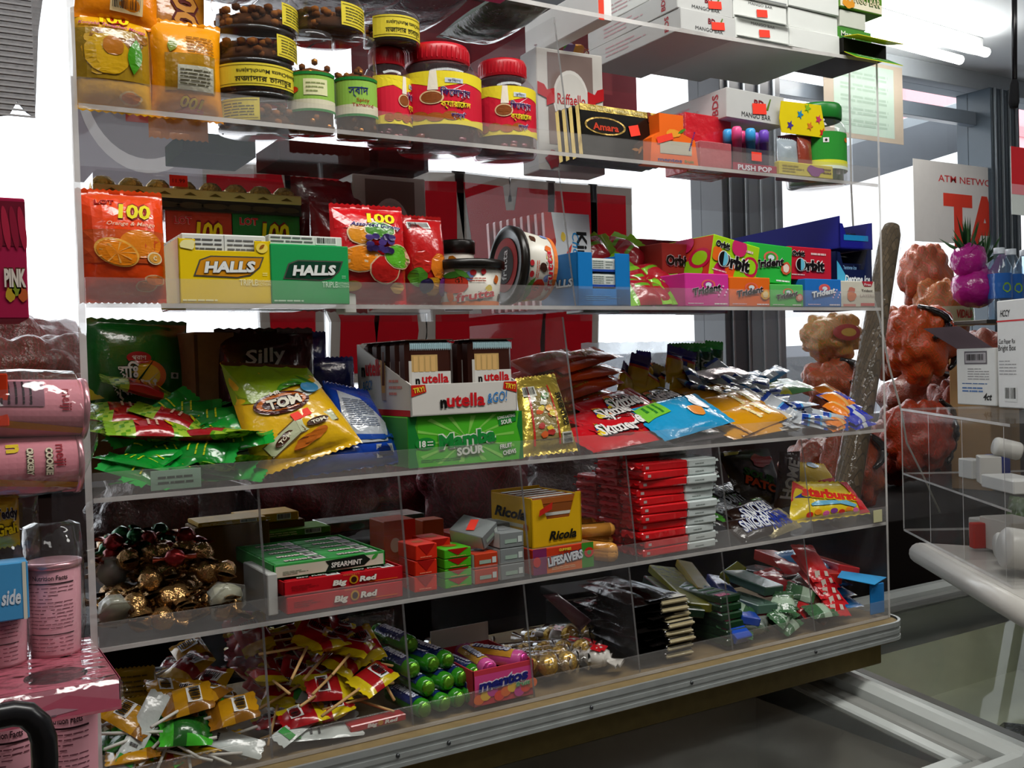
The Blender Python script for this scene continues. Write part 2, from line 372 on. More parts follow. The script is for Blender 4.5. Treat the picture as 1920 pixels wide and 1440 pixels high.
SGN = [[(388, 326), (528, 326), (545, 400), (592, 560), (593, 700), (513, 700), (505, 560), (388, 420)],
       [(552, 331), (742, 335), (744, 420), (702, 600), (712, 700), (637, 700), (640, 600), (560, 420)],
       [(752, 338), (857, 340), (858, 450), (780, 560), (786, 620), (775, 700), (722, 700), (708, 640), (716, 560), (744, 450)],
       [(870, 341), (944, 349), (950, 394), (966, 394), (972, 351), (1028, 356), (1030, 480), (1014, 640), (1016, 700), (832, 700), (834, 645), (818, 640), (818, 590), (905, 588)],
       [(1042, 358), (1108, 362), (1112, 560), (1110, 700), (1022, 700), (1024, 600), (1034, 520)],
       [(1121, 363), (1174, 367), (1176, 470), (1164, 560), (1124, 560)]]
VR = translucent('red_vinyl', '#c00a1e', .45); VG = translucent('grey_vinyl', '#a39a92', .3); VW = translucent('white_vinyl', '#f4f4f4', .4)
for pts in SGN:
    m = MB(); q = [(lambda v: (v.x, v.z))(onY(a, b, WY+.055)) for a, b in pts]
    for k, y, mt in ((.034, .006, VW), (.028, .003, VG), (0, 0, VR)): prism(m, [(x, y, z) for x, z in (grow(q, k) if k else q)], (0, .002, 0), mt)
    m.build('letter', sg)
def flatposter(name, label, q, Y, mat, extra=None, cat='poster'):
    a, b = onY(q[0], q[3], Y), onY(q[2], q[1], Y); W_, H_ = b.x-a.x, b.z-a.z
    m = bxm(-W_/2, W_/2, -.001, .001, 0, H_, mat, .0002); S = frame((0, -.001, 0), (1, 0, 0), (0, 0, 1))
    if extra: extra(m, S, W_, H_)
    return solo(m, name, label, cat, ((a.x+b.x)/2, Y, a.z), group=None)
def ex(m, S, W_, H_):
    m.rect(-W_*.38, H_*.06, W_*.38, H_*.95, S, M('#93a398'), .0004)
    for r in range(5): m.lines(-W_*.3, H_*(.15+r*.15), W_*.3, H_*(.25+r*.15), 2, S, M('#7f9084'), .001, .6)
flatposter('notice', 'faded pale green notice with tan border taped inside the upper right window', (1546, 128, 1691, 252), WY-.04, translucent('tan_paper', '#94887a', .05), ex)
def ex(m, S, W_, H_):
    m.text('ATM NETWORK', S, W_*.12, H_*.80, H_*.085, M('#c23a3a'), .001, W_*.72, .01)
    m.text('TA', S, W_*.14, H_*.30, H_*.62, M('#d8402f'), .001, W_*.66, .05)
flatposter('network_poster', 'white ATM network poster with large red capitals by the dark post', (1715, 318, 1880, 452), WY-.03, translucent('poster_paper', '#d8d4d0', .35), ex)
def ex(m, S, W_, H_):
    for k in range(3): m.rect(-W_*.42+k*W_*.3, H_*.1, -W_*.2+k*W_*.3, H_*.3, S, M('#8a2a34'), .0006)
flatposter('window_banner', 'dull maroon banner across the top of the window behind the top shelf jars', (660, -90, 1186, 146), WY+.052, translucent('maroon_vinyl', '#7a2632', .12), ex, 'banner')
def ex(m, S, W_, H_):
    ring = [(W_*.05+W_*.52*math.cos(t), H_*.95+H_*.82*math.sin(t)) for t in [math.pi+math.pi*k/20 for k in range(21)]]; rin = [(W_*.05+W_*.45*math.cos(t), H_*.95+H_*.68*math.sin(t)) for t in [math.pi+math.pi*k/20 for k in range(21)]]
    m.decal([p for p in ring if True]+rin[::-1], S, M('#e4e2e4'), .0006); m.decal(rin, S, M('#8f8a90'), .0009); m.rect(-W_*.1, H_*.62, W_*.2, H_*.9, S, M('#a8382c'), .0014)
flatposter('window_poster', 'pale lilac poster with a white ring behind the left end of the top shelf', (140, 170, 374, 341), WY+.052, translucent('lilac_paper', '#b5b0b8', .22), ex)
# ceiling fluorescent fixture
t = thing('ceiling_light', 'fluorescent strip light glowing on the ceiling at upper right', 'ceiling light', (2.93, 1.27, 2.55), math.radians(4), 'ceiling strip lights')
bxm(-.62, .62, -.022, .022, -.06, 0, M('#d9dcdd', 'plastic'), .004).build('housing', t)
for y in (-.055, .055):
    m = MB(); m.tube([(-.58, y, -.075), (.58, y, -.075)], .018, M('#fffdf6', 'plastic', emit=24.0), 12); m.build('tube', t)
t2 = thing('ceiling_light', 'fluorescent strip light over the aisle in front of the display', 'ceiling light', (.55, -.55, 2.55), 0, 'ceiling strip lights')
bxm(-.75, .75, -.12, .12, -.05, 0, M('#d9dcdd', 'plastic'), .004).build('housing', t2)
m = MB(); m.tube([(-.7, 0, -.066), (.7, 0, -.066)], .014, M('#fffdf6', 'plastic', emit=6.0), 12); m.build('tube', t2)
# ------------------------------------------------------------------ the acrylic display
unit = thing('candy_display', 'clear acrylic candy rack with stepped shelves and dividers on the counter', 'display rack', (0, 0, SZ[5]-.006))
UZ = SZ[5]-.006
def upart(mb, name): o = mb.build(name, unit); o.location = (0, 0, -UZ); return o
TH = .006
for nm, x0, x1 in (('side_panel', -.008, 0), ('side_panel', WID, WID+.006)):
    upart(bxm(x0, x1, 0, DEP, UZ+.0005, SZ[0]+.35 if x0 < 0 else SZ[0], ACR, .0004, faces={'-y': EDGE}), nm)
for i in range(6):
    z = SZ[i]; x0 = .30 if i == 0 else 0
    m = MB()
    if i == 0:                                     # sagging roof panel
        n = 10; V = []; F = []
        for k in range(n+1):
            x = WID*k/n; dz = -.012*math.sin(math.pi*k/n)
            for y, zz in ((0, 0), (DEP, 0), (DEP, -TH), (0, -TH)): V.append((x, y, z+dz+zz))
        FM = []
        for k in range(n):
            for j in range(4): a = k*4+j; b2 = k*4+(j+1) % 4; F.append((a, b2, b2+4, a+4)); FM.append(EDGE if j == 3 else ACRS)
        m.add(V, F, FM)
    else: bxm(0, WID, 0, DEP, z-TH, z, ACRS, .0003, m, {'-y': EDGE})
    upart(m, 'shelf')
    if i > 0: upart(bxm(0, WID, -.0035, 0, z-.001, z+.027, LIP, .0003), 'front_lip')
def divider(x, zb, zt, name='divider', lean=.03):
    m = MB(); P = [(x, .002, zb), (x, DEP, zb), (x, DEP, zt), (x, lean, zt)]; t = .003
    m.add([(a-t/2, b, c) for a, b, c in P]+[(a+t/2, b, c) for a, b, c in P], [(0, 3, 2, 1), (4, 5, 6, 7), (0, 1, 5, 4), (1, 2, 6, 5), (2, 3, 7, 6), (3, 0, 4, 7)], [ACR]*5+[clear('divider_edge', (.6, .6, .6), .6, .4, (.17, .165, .165), .2)])
    upart(m, name)
for i in (1, 2, 3): divider(.638, SZ[i], SZ[i-1]-.014, lean=.035)
for i in (4, 5):
    for k in range(1, 7): divider(WID*k/7+.003, SZ[i], SZ[i-1]-.008, lean=.022)
# ------------------------------------------------------------------ counter and freezers
CT = UZ-.0005; cy0 = -.03; ctr = thing('service_counter', 'wood laminate counter top with ridged aluminium edge under the candy rack', 'counter', (.2, 0, 0))
def cpart(mb, n): o = mb.build(n, ctr); o.location = (-.2, 0, 0); return o
def outline(o, x1=1.292, r=.04, y1=.335):
    p = [(-1.2, y1), (-1.2, cy0-o)]
    for k in range(7):
        a = -math.pi/2+math.pi/2*k/6; p.append((x1-r+(r+o)*math.cos(a), cy0+r+(r+o)*math.sin(a)))
    p.append((x1+o, y1)); return p
m = MB(); q = outline(0); prism(m, [(x, y, CT) for x, y in q], (0, 0, -.03), M('#8d7a55', 'paper', scale=60, vary=.25)); cpart(m, 'laminate_top')
m = MB(); al = M('#b9bebd', 'metal', rough=.45, vary=.2, metal=.55)
for a, b2, o in ((.004, -.004, .0045), (-.004, -.010, .003), (-.010, -.016, .0042), (-.016, -.022, .003), (-.022, -.027, .0045)):
    P = outline(0)[1:-1]; Q = outline(o)[1:-1]
    V = [(x, y, CT+zz) for zz in (a, b2) for x, y in Q]; n = len(Q)
    m.add(V, [(i+n, i+1+n, i+1, i) for i in range(n-1)], al)
    m.add([(x, y, CT+a) for x, y in Q]+[(x, y, CT+a) for x, y in P], [(i, i+1, i+1+n, i+n) for i in range(n-1)], al)
    m.add([(x, y, CT+b2) for x, y in Q]+[(x, y, CT+b2) for x, y in P], [(i+n, i+1+n, i+1, i) for i in range(n-1)], al)
cpart(m, 'metal_edge')
for x in (.08, .33, .40, .62, .80, 1.06):
    m = MB(); m.ball((x, cy0-.0042, CT-.012), .003, M('#55585a', 'metal'), seg=8); cpart(m, 'screw')
cpart(bxm(-1.2, 1.26, cy0+.03, cy0+.05, CT-.075, CT-.03, M('#77683f', 'paper', scale=50, vary=.2)), 'apron')
cpart(bxm(-1.2, 1.2, .29, .33, 0.0, CT-.03, M('#2a2420', 'matte')), 'base_panel')
def freezer(name, label, x0, x1, yb, yf, zb, sl, interior, over, fl=.28):
    """glass topped chest freezer whose top slopes towards the front"""
    L_ = yb-yf; T = thing(name, label, 'freezer', ((x0+x1)/2, (yb+yf)/2, 0), 0, 'chest freezers'); W_ = x1-x0; th = math.atan(sl); top_ = Matrix.Translation((0, L_/2, zb)) @ Matrix.Rotation(th, 4, 'X')
    wh = M('#cdd2cf', 'plastic'); gy = M('#9b9c98', 'plastic'); D_ = L_/math.cos(th)
    m = MB(); m.add([(-W_/2, -L_/2, .02), (W_/2, -L_/2, .02), (W_/2, L_/2, .02), (-W_/2, L_/2, .02), (-W_/2, -L_/2, zb-L_*sl-.02), (W_/2, -L_/2, zb-L_*sl-.02), (W_/2, L_/2, zb-.02), (-W_/2, L_/2, zb-.02)],
                    [(0, 3, 2, 1), (0, 1, 5, 4), (1, 2, 6, 5), (2, 3, 7, 6), (3, 0, 4, 7)], wh); m.build('cabinet', T)
    m = MB(); e = .05
    m.add([(s1*(W_/2-e), s2*(L_/2-e), z) for z in (fl, zb-L_*sl-.03) for s1, s2 in ((-1, -1), (1, -1), (1, 1), (-1, 1))], [(0, 1, 2, 3), (0, 4, 5, 1), (1, 5, 6, 2), (2, 6, 7, 3), (3, 7, 4, 0)], M(interior, 'plastic')); m.build('basin', T)
    m = MB(); f = .034
    for c, s in (((W_/2-f/2, -D_/2, 0), (f, D_, .045)), ((-W_/2+f/2, -D_/2, 0), (f, D_, .045)), ((0, -D_+f/2, -.002), (W_, f, .04)), ((0, -f/2, -.002), (W_, f, .04))): m.box(c, s, wh, .012, top_)
    m.build('rim', T)
    m = MB(); g = .028
    for s in (-1, 1): m.box((s*(W_/2-f-g/2), -D_/2, -.012), (g, D_-2*f, .02), gy, .003, top_)
    m.box((0, -D_+f+g/2, -.012), (W_-2*f, g, .02), gy, .003, top_); m.box((0, -f-g/2, -.012), (W_-2*f, g, .02), gy, .003, top_); m.build('gasket', T)
    i0, i1 = W_/2-f-g, D_-f-g
    for k, (a, b2, dz) in enumerate(((-i0, over*W_, -.002), (over*W_-.03, i0, -.010))):
        m = MB(); h = .026
        for c, s in ((((a+b2)/2, -f-g-h/2, dz), (b2-a, h, .012)), (((a+b2)/2, -i1+h/2, dz), (b2-a, h, .012)), ((a+h/2, -(f+g+i1)/2, dz), (h, i1-f-g, .012)), ((b2-h/2, -(f+g+i1)/2, dz), (h, i1-f-g, .012))): m.box(c, s, wh if over < 0 else M('#6f706c', 'plastic'), .003, top_)
        lid = m.build('sliding_lid', T)
        m = MB(); m.box(((a+b2)/2, -(f+g+i1)/2, dz), (b2-a-2*h, i1-f-g-2*h, .004), clear('lid_glass', (.92, .93, .92), .05, .3, (.5, .52, .5), .03), .0005, top_); m.build('glass', lid)
    return T
f1 = freezer('chest_freezer', 'white glass lidded chest freezer under the candy rack counter', -.62, 1.225, .27, -.30, .80-.045, .11, '#d8d4c8', -.02, .44)
f2 = freezer('chest_freezer', 'pale green chest freezer standing right of the white one', 1.33, 2.36, .46, -.40, .76-.05, .10, '#e0e4ca', .30, .46)
# ================================================================== goods: helpers
def fit(q, Y, z=None):
    a, b = onY(q[0], q[3], Y), onY(q[2], q[1], Y); z0 = a.z if z is None else z
    return b.x-a.x, b.z-z0, (a.x+b.x)/2, z0
def carton(name, label, q, Y, d, mat, z=None, deco=None, rot=0, cat='box', group=None, faces=None, tilt=(0, 0), bev=.0012, parts=None):
    """a closed box whose front face fills q on the plane Y"""
    W_, H_, cx, z0 = fit(q, Y, z); mb = MB(); mb.box((0, 0, H_/2), (W_, d, H_), M(mat) if isinstance(mat, str) else mat, bev, None, faces)
    if deco: deco(mb, W_, d, H_)
    r = (tilt[0], tilt[1], rot); c = Vector((0, d/2, 0)); c.rotate(Matrix.Rotation(rot, 3, 'Z'))
    if parts:
        T = thing(name, label, cat, (cx, Y+d/2, z0), r, group); mb.build('carton', T); parts(T, W_, d, H_); return T
    return solo(mb, name, label, cat, (cx, Y+d/2, z0), r, group)
def bag(name, label, q, Y, t, mat, z=None, deco=None, rot=0, lean=0, roll=0, cat='bag', group=None, seed=1, **k):
    W_, H_, cx, z0 = fit(q, Y, z); mb = MB(); S = pillow(mb, W_, H_, t, M(mat, 'film') if isinstance(mat, str) else mat, seed=seed, **k)
    if deco: deco(mb, S, W_, H_)
    return solo(mb, name, label, cat, (cx, Y+t/2, z0+.0016), (lean, roll, rot), group)
def sticker(mb, S, u, v, w=.016, h=.009, rot=.1, txt='1.99', off=.0014):
    c, s = math.cos(rot), math.sin(rot)
    mb.decal([(u+a*w*c-b*h*s, v+a*w*s+b*h*c) for a, b in ((-.5, -.5), (.5, -.5), (.5, .5), (-.5, .5))], S, M('#ff4433'), off)
    if txt: mb.text(txt, S, u, v, h*.4, M('#7a1510'), off+.0005, w*.55, 0, 0, rot)
def blob(u, v, a, b, n=18, k=.12, seed=0, rot=0):
    g = random.Random(seed); c, s = math.cos(rot), math.sin(rot); o = []
    for i in range(n):
        t = 2*math.pi*i/n; r = 1+g.uniform(-k, k); x, y = a*r*math.cos(t), b*r*math.sin(t); o.append((u+x*c-y*s, v+x*s+y*c))
    return o
def leaf(u, v, l, w, rot=0):
    c, s = math.cos(rot), math.sin(rot); o = []
    for t in [i/8 for i in range(9)]: o.append((l*(t-.5), w*math.sin(math.pi*t)*.5))
    for t in [i/8 for i in range(7, 0, -1)]: o.append((l*(t-.5), -w*math.sin(math.pi*t)*.5))
    return [(u+x*c-y*s, v+x*s+y*c) for x, y in o]
def hundred(mb, S, u, v, h, w=None, out='#7d1420', rot=0, fill='#f5d21a', off=.0012):
    w = w or h*1.9; cs, sn = math.cos(rot), math.sin(rot)
    for t, du, ww in (('1', -.37, .20), ('00', .14, .72)): mb.text(t, S, u+du*w*cs, v+du*w*sn, h, M(fill), off, ww*w, .03, .12, rot, M(out), .06, maxlen=.03)
def outlined(mb, pts, S, mat, border, k=.002, off=.001, maxlen=.02):
    mb.decal(grow(pts, k), S, border, off, maxlen); mb.decal(pts, S, mat, off+.0005, maxlen)
# ================================================================== roof of the rack
def bdfront(st):
    def f(m, w, d, h):
        S = front(w, d, h); m.text('BD', S, w*.05, h*.62, h*.26, M('#7a1d28'), .0006, None, .03)
        m.decal([(w*.17, h*.45), (w*.21, h*.45), (w*.26, h*.85), (w*.24, h*.85)], S, M('#5a7a2a'), .0006)
        m.text('MANGO BAR', S, w*.0, h*.2, h*.17, M('#444444'), .0006, w*.5); sticker(m, S, w*st, h*.45, w*.24, h*.36, .1, '')
        L = left(w, d, h); m.text('BDS', L, d*.36, h*.5, h*.3, M('#a8323a'), .0006, None, .02, 0, math.pi/2); m.lines(-d*.3, h*.2, d*.15, h*.8, 3, L, M('#c9a4a8'), .0006, .3)
    return f
GRY = M('#c3c4c2', 'paper', vary=.05); WHT = M('#dfe2de', 'paper', vary=.04)
for c, (x0, x1, zof, mt) in enumerate(((1279, 1381, 0, GRY), (1384, 1482, 0, WHT), (1485, 1577, 0, WHT))):
    zz = SZ[0]-(.0078, .0050, .0018)[c]
    for r in range(3):
        yt, yb = (28, 70) if c == 0 else ((60, 97) if c == 1 else (70, 107))
        W_, H_, cx, z0 = fit((x0, yt, x1, yb), .005, None); H_ = .0325; mb = MB(); dd = .235-.02*c
        mb.box((0, 0, H_/2), (W_, dd, H_), mt if not (c == 0 and r == 2) else WHT, .001)
        if c == 0: bdfront(.16)(mb, W_, dd, H_)
        elif c == 1:
            S = front(W_, dd, H_); mb.rect(-W_*.47, H_*.06, W_*.46, H_*.12, S, M('#8c8f90'), .0005); mb.text('MANGO BAR', S, 0, H_*.85, H_*.13, M('#555555'), .0006, W_*.45); sticker(mb, S, W_*.02, H_*.45, W_*.2, H_*.36, .1, '')
            if r < 2:                                 # open end flap
                mb.add([(-W_*.48, -dd/2-.012, H_*.02), (W_*.48, -dd/2-.012, H_*.02), (W_*.49, -dd/2, H_*.15), (-W_*.49, -dd/2, H_*.15)], [(0, 1, 2, 3), (3, 2, 1, 0)], M('#eceeea'))
        solo(mb, 'snack_box', '%s fruit bar box, %s of the %s column stacked on the rack roof' % (('grey printed', 'white open ended', 'plain white')[c], ('lowest', 'middle', 'topmost')[r], ('left', 'middle', 'right')[c]), 'box', (cx, .008+dd/2+.004*(r % 2), zz+r*(H_+.0006)), random.Random(c*7+r).uniform(-.012, .012), 'fruit bar boxes on the rack roof')
def mango(m, w, d, h):
    S = front(w, d, h); m.rect(-w*.48, h*.08, w*.48, h*.55, S, M('#e9e2c8')); m.text('MANGO BAR', S, .004, h*.6, h*.42, M('#d9cdaa'), .0008, w*.8, .02, 0, 0, M('#2c5a1c'), .05); m.decal(blob(-w*.3, h*.3, w*.13, h*.3), S, M('#e0972a'), .0012)
zr = SZ[0]+.002
def mbar(m, w, d, h):
    S = front(w, d, h); m.text('Mango Bar', S, 0, h*.5, h*.42, M('#e8f0dc'), .0008, w*.85, .01)
carton('snack_box', 'black open carton with green flap lettering at the right end of the rack roof', (1582, 86, 1662, 134), .0, .12, '#15140f', zr, None, .0)
o = next(x for x in C.objects if x.get('label', '').startswith('black open carton')); W_, H_, cx, z0 = fit((1582, 86, 1662, 134), .0, zr)
m = MB(); gr = M('#3f8f2a'); yl = M('#d7d02a')
for (y0, z0_, y1, z1_, txt) in ((-.062, .0, -.088, -.016, 1), (-.062, H_, -.092, H_-.006, 0)):
    A = [(-W_/2, y0, z0_), (W_/2, y0, z0_), (W_/2+.006, y1, z1_), (-W_/2-.002, y1, z1_)]; m.add(A+[(x, y, z+.0012) for x, y, z in A], [(0, 1, 2, 3), (7, 6, 5, 4), (0, 4, 5, 1), (1, 5, 6, 2), (2, 6, 7, 3), (3, 7, 4, 0)], [yl, gr, yl, yl, yl, yl])
    if txt:
        S = frame((0, y1, z1_+.0014), (1, 0, 0), (0, y0-y1, z0_-z1_)); m.text('Mango Bar', S, 0, .014, .009, M('#d5e6c4'), .0006, W_*.7)
fl = m.build('flap', o)
zb = zr+H_
carton('snack_box', 'green fruit bar carton lettered on its end above the black open carton', (1572, 62, 1634, 84), .012, .11, '#4a8a35', zb+.0004, mbar); zb2 = zb+fit((1572, 62, 1634, 84), .012, zb)[1]
carton('snack_box', 'small plain white carton between two green ones on the roof stack', (1576, 27, 1623, 61), .012, .10, '#cfd0c6', zb2+.0008); zb3 = zb2+fit((1576, 27, 1623, 61), .012, zb2)[1]
carton('snack_box', 'green and cream fruit bar carton topping the right roof stack', (1574, -4, 1654, 26), .008, .11, '#5d8a2a', zb3+.0012, mango)
carton('snack_box', 'red and white striped carton end on the roof left of the grey boxes', (1122, -30, 1146, 24), .02, .2, '#e2e2e0', SZ[0]-.0118, lambda m, w, d, h: m.rect(-w*.5, 0, -w*.1, h, front(w, d, h), M('#e0442e')))
for k, (q, y, c_, lab) in enumerate((((560, -95, 800, -40), .06, '#4a1420', 'dark maroon bag lying on the rack roof above the caramel jars'), ((790, -70, 905, -12), .05, '#5c1a2a', 'wine red bag lying on the rack roof next to the pink carton'), ((930, -40, 1030, -2), .07, '#2f4a26', 'dark green bag with a price tag lying on the rack roof'), ((420, -110, 560, -60), .05, '#3a2326', 'dark brown bag lying on the rack roof above the snack tubs'))):
    W_, H_, cx, z0 = fit(q, y); m = MB(); S = pillow(m, W_, .2, .04, M(c_, 'film'), seed=60+k)
    if k == 2: sticker(m, S, 0, .1, .02, .02, .2, '')
    solo(m, 'snack_bag', lab, 'bag', (cx, .06, SZ[0]+.013), (math.radians(-90), 0, 0), 'bags on the rack roof')
g = random.Random(4)
carton('snack_box', 'bright pink flat carton lying on the middle of the rack roof', (895, -40, 958, -4), .004, .03, '#d21a78', SZ[0]-.0105)
for i, (px, c) in enumerate(((1095, '#4fae38'), (1112, '#e09a2e'), (1126, '#d65a2a'), (1080, '#7a5a8a'), (1040, '#a23c40'))):
    p = onZ(px, 75+i*3, SZ[0]-.012); m = MB(); pillow(m, .045, .06, .022, M(c, 'film'), nu=8, nv=10, seed=i)
    solo(m, 'candy_pouch', '%s candy pouch lying on the roof, seen through the acrylic' % ('green', 'amber', 'orange', 'purple', 'dark red')[i], 'pouch', (p.x, .17, SZ[0]-.001), (math.radians(-88), 0, g.uniform(-1, 1)), 'pouches on the rack roof')
# ================================================================== top shelf
z1 = SZ[1]+.0004
YB = M('#e2a70e', 'film'); OR = M('#f08a08', 'film')
def d_mango(m, S, W, H):
    m.rect(-W*.47, H*.28, W*.47, H*.78, S, M('#9c7a18', 'film'), .0005, .015)
    for i in range(9):
        g = random.Random(i); m.decal(blob(g.uniform(-.4, .4)*W, H*g.uniform(.33, .74), W*.09, H*.05, 10, .3, i), S, M(('#6b4a12', '#c69a2a', '#8a5a20')[i % 3], 'film'), .0008, .015)
    m.decal(blob(-W*.1, H*.52, W*.27, H*.21, 26, .03, 3, 1.1), S, M('#c79a10', 'film'), .0014, .012)
    m.decal(blob(-W*.02, H*.60, W*.13, H*.10, 20, .05, 5, 1.0), S, M('#b06a18', 'film'), .002, .012)
    m.decal(leaf(W*.26, H*.52, H*.36, W*.2, 1.45), S, M('#3f8a12', 'film'), .0024, .012)
    hundred(m, S, W*.02, H*.90, H*.11, W*.4, '#b0281c')
    m.text('Konjeka Tanagahan Mangga', S, 0, H*.815, H*.032, M('#b0307a'), .0014, W*.86, .01, .3, -.06, M('#f2cd6a'), .04, maxlen=.02)
    m.decal(blob(W*.2, H*.13, W*.15, H*.06, 18, .1, 2), S, M('#e8c88a', 'film'), .001, .015); m.decal(blob(W*.2, H*.13, W*.12, H*.045, 18, .12, 2), S, M('#d57a22', 'film'), .0015, .015)
bag('gummy_bag', 'yellow mango gummy bag with green leaf print at the left end of the top shelf', (146, 22, 286, 205), .016, .045, YB, z1, d_mango, lean=-.04, seed=2)
def d_top(m, S, W, H):
    m.bars(-W*.1, H*.14, W*.3, H*.36, S, .0012, 18, '#e5c893'); m.lines(-W*.08, H*.4, W*.3, H*.5, 3, S, M('#8a4a10'))
W_, H_, cx, z0 = fit((143, -60, 294, 52), .02)
bag('gummy_bag', 'orange yellow gummy bag with barcode folded over the mango bag', (143, -80, 294, 30), .022, .03, OR, None, d_top, seed=5, lean=-.08, roll=.06)
def d_side(m, S, W, H): hundred(m, S, W*.12, H*.72, W*.38, H*.34, '#5a1a16', math.pi/2, '#c98a3a')
bag('gummy_bag', 'brown orange gummy bag standing turned sideways behind the two yellow bags', (284, -40, 388, 212), .12, .04, '#b8741c', z1, d_side, seed=8)
def d_b(m, S, W, H):
    m.rect(-W*.36, H*.25, W*.36, H*.62, S, M('#a87a14', 'film'), .0005, .012); m.rect(-W*.2, H*.26, W*.33, H*.5, S, M('#b9b6a4', 'film'), .001, .012); m.lines(-W*.17, H*.3, W*.28, H*.47, 5, S, M('#55503a'), .0016, .35)
    m.lines(-W*.05, H*.62, W*.35, H*.82, 6, S, M('#8a5a08'), .001, .35); m.decal(leaf(-W*.25, H*.7, H*.16, W*.13, 1.2), S, M('#7a8a20', 'film'), .001, .012)
    hundred(m, S, W*.02, H*.14, H*.10, W*.34, '#a0401c', math.pi-.15); m.decal(blob(W*.02, H*.065, W*.2, H*.045, 14, .2, 3), S, M('#d8501c', 'film'), .0014, .012)
bag('gummy_bag', 'orange gummy bag standing upside down beside the snack tubs', (293, 42, 424, 224), .014, .05, M('#f09a0c', 'film'), z1, d_b, seed=11, pinch=.06)
# round tubs
SNK = [M(c, 'matte') for c in ('#6b3c16', '#8a5220', '#4a2a12')]
def tub(label, x, y, z, r, h, a0, full, grp='clear snack tubs', brown=True, blank=False):
    T = thing('snack_tub', label, 'tub', (x, y, z), 0, grp)
    m = MB(); m.lathe([(0, 0), (r*.96, 0), (r, h*.06), (r, h*.86), (r*1.015, h*.87), (r*1.015, h*.98), (r*.98, h), (0, h)], JAR, 36); m.build('container', T)
    m = MB(); g = random.Random(int(abs(x*9999)+z*777))
    m.lathe([(0, .002), (r*.9, .002), (r*.8, h*.4), (r*.6, h*.46), (0, h*.5)], SNK[2], 20)
    for k in range(90): a = g.uniform(0, 6.28); rr = r*(g.uniform(.78, .88) if k % 2 else g.uniform(.2, .8)); m.ball((rr*math.cos(a), rr*math.sin(a), g.uniform(.08, .6)*h if k % 2 else g.uniform(.48, .66)*h), r*.12, SNK[k % 3], seg=6, sq=(1, 1, .8))
    m.build('snack', T)
    if not blank:
        m = MB(); ln = r*(2.6 if full else 1.0); S = cyl(r, 0, a0); yl = M('#d8c53a'); lo, hi = (.12, .82) if full else (.1, .78)
        m.rect(-ln/2, h*lo, ln/2, h*hi, S, yl, .0006, .008)
        m.rect(-ln/2+.002, h*(lo+.06), ln/2-.002, h*(lo+.075), S, M('#4a4420'), .001, .008); m.rect(-ln/2+.002, h*(hi-.075), ln/2-.002, h*(hi-.06), S, M('#4a4420'), .001, .008)
        if full: m.text('BombChatta MunchLajana', S, 0, h*.56, h*.12, M('#2a2a18'), .001, ln*.6, .01, 0, math.pi, maxlen=.008); m.text('মজাদার চানাচুর', S, -r*.1, h*.34, h*.16, M('#2a2a18'), .001, ln*.55, .01, maxlen=.008)
        else: m.lines(-ln*.38, h*(lo+.12), ln*.38, h*(hi-.12), 5, S, M('#5f5a26'), .001, .4)
        m.build('label', T)
    return T
a, b = onY(402, 215, .06).x, onY(556, 215, .06).x; R_ = (b-a)/2; xc = (a+b)/2; th = .0385
for k, (lab, full, a0) in enumerate((('lowest snack tub of the left stack, small yellow label at its left', False, -.75), ('snack tub with long yellow wraparound label, second from the shelf', True, .1), ('snack tub third from the shelf in the left stack, label at its right', False, .75), ('topmost snack tub of the left stack, cut by the picture edge', False, .85))):
    tub(lab, xc+(.002, -.002, 0, .003)[k], .01+R_, z1+k*(th+.0006), R_, th, a0, full)
def spicejar(lab, px0, px1, pyt, Y, blank):
    a, b = onY(px0, 220, Y).x, onY(px1, 220, Y).x; r = (b-a)/2; h = onY((px0+px1)/2, pyt, Y).z-z1
    T = thing('spice_jar', lab, 'jar', ((a+b)/2, Y+r, z1), 0, 'tall clear jars with green labels')
    m = MB(); m.lathe([(0, 0), (r*.97, 0), (r, .004), (r, h*.92), (r*1.02, h*.925), (r*1.02, h*.99), (0, h)], JAR, 32); m.build('container', T)
    m = MB(); m.lathe([(0, .002), (r*.9, .002), (r*.92, h*.6), (0, h*.68)], SNK[0], 20); g = random.Random(px0)
    for k in range(70): q = g.uniform(0, 6.28); m.ball((r*.84*math.cos(q), r*.84*math.sin(q), g.uniform(.04, .68)*h), r*.16, (SNK+[M('#a0641e', 'foil')])[k % 4], seg=6)
    m.build('tamarind_candy', T)
    m = MB(); S = cyl(r, 0, -.35); l = r*2.5
    m.rect(-l/2, h*.2, l/2, h*.56, S, M('#93bf50'), .0006, .006); m.rect(-l/2, h*.2, l/2, h*.3, S, M('#d9d3b8'), .001, .006); m.rect(-l/2, h*.18, l/2, h*.205, S, M('#1f7a33'), .0014, .006); m.rect(-l/2, h*.545, l/2, h*.575, S, M('#1f7a33'), .0014, .006)
    if blank: m.rect(-r*.3, h*.34, r*.7, h*.5, S, M('#e3e2b0'), .0012, .006); m.lines(-r*.2, h*.36, r*.6, h*.48, 3, S, M('#8f9a60'), .0016, .35); m.decal(blob(-r*.7, h*.4, r*.16, h*.03), S, M('#c8401c'), .0012)
    else: m.text('স্বাদ', S, .1*r, h*.44, h*.08, M('#25306a'), .0012, r*.9, .01, maxlen=.006); m.text('Spicy', S, r*.3, h*.345, h*.035, M('#a03018'), .0012, r*.6, .01, maxlen=.006); m.text('Tamarind', S, r*.3, h*.295, h*.035, M('#a03018'), .0012, r*1.0, .01, maxlen=.006)
    m.build('label', T)
spicejar('tall clear spice jar with green label and blank white panel', 557, 643, 55, .012, True)
spicejar('tall clear spice jar with green label lettered in blue script', 645, 722, 65, .016, False)
h_ = onY(620, 60, .03).z
a, b = onY(553, 30, .03).x, onY(692, 30, .03).x
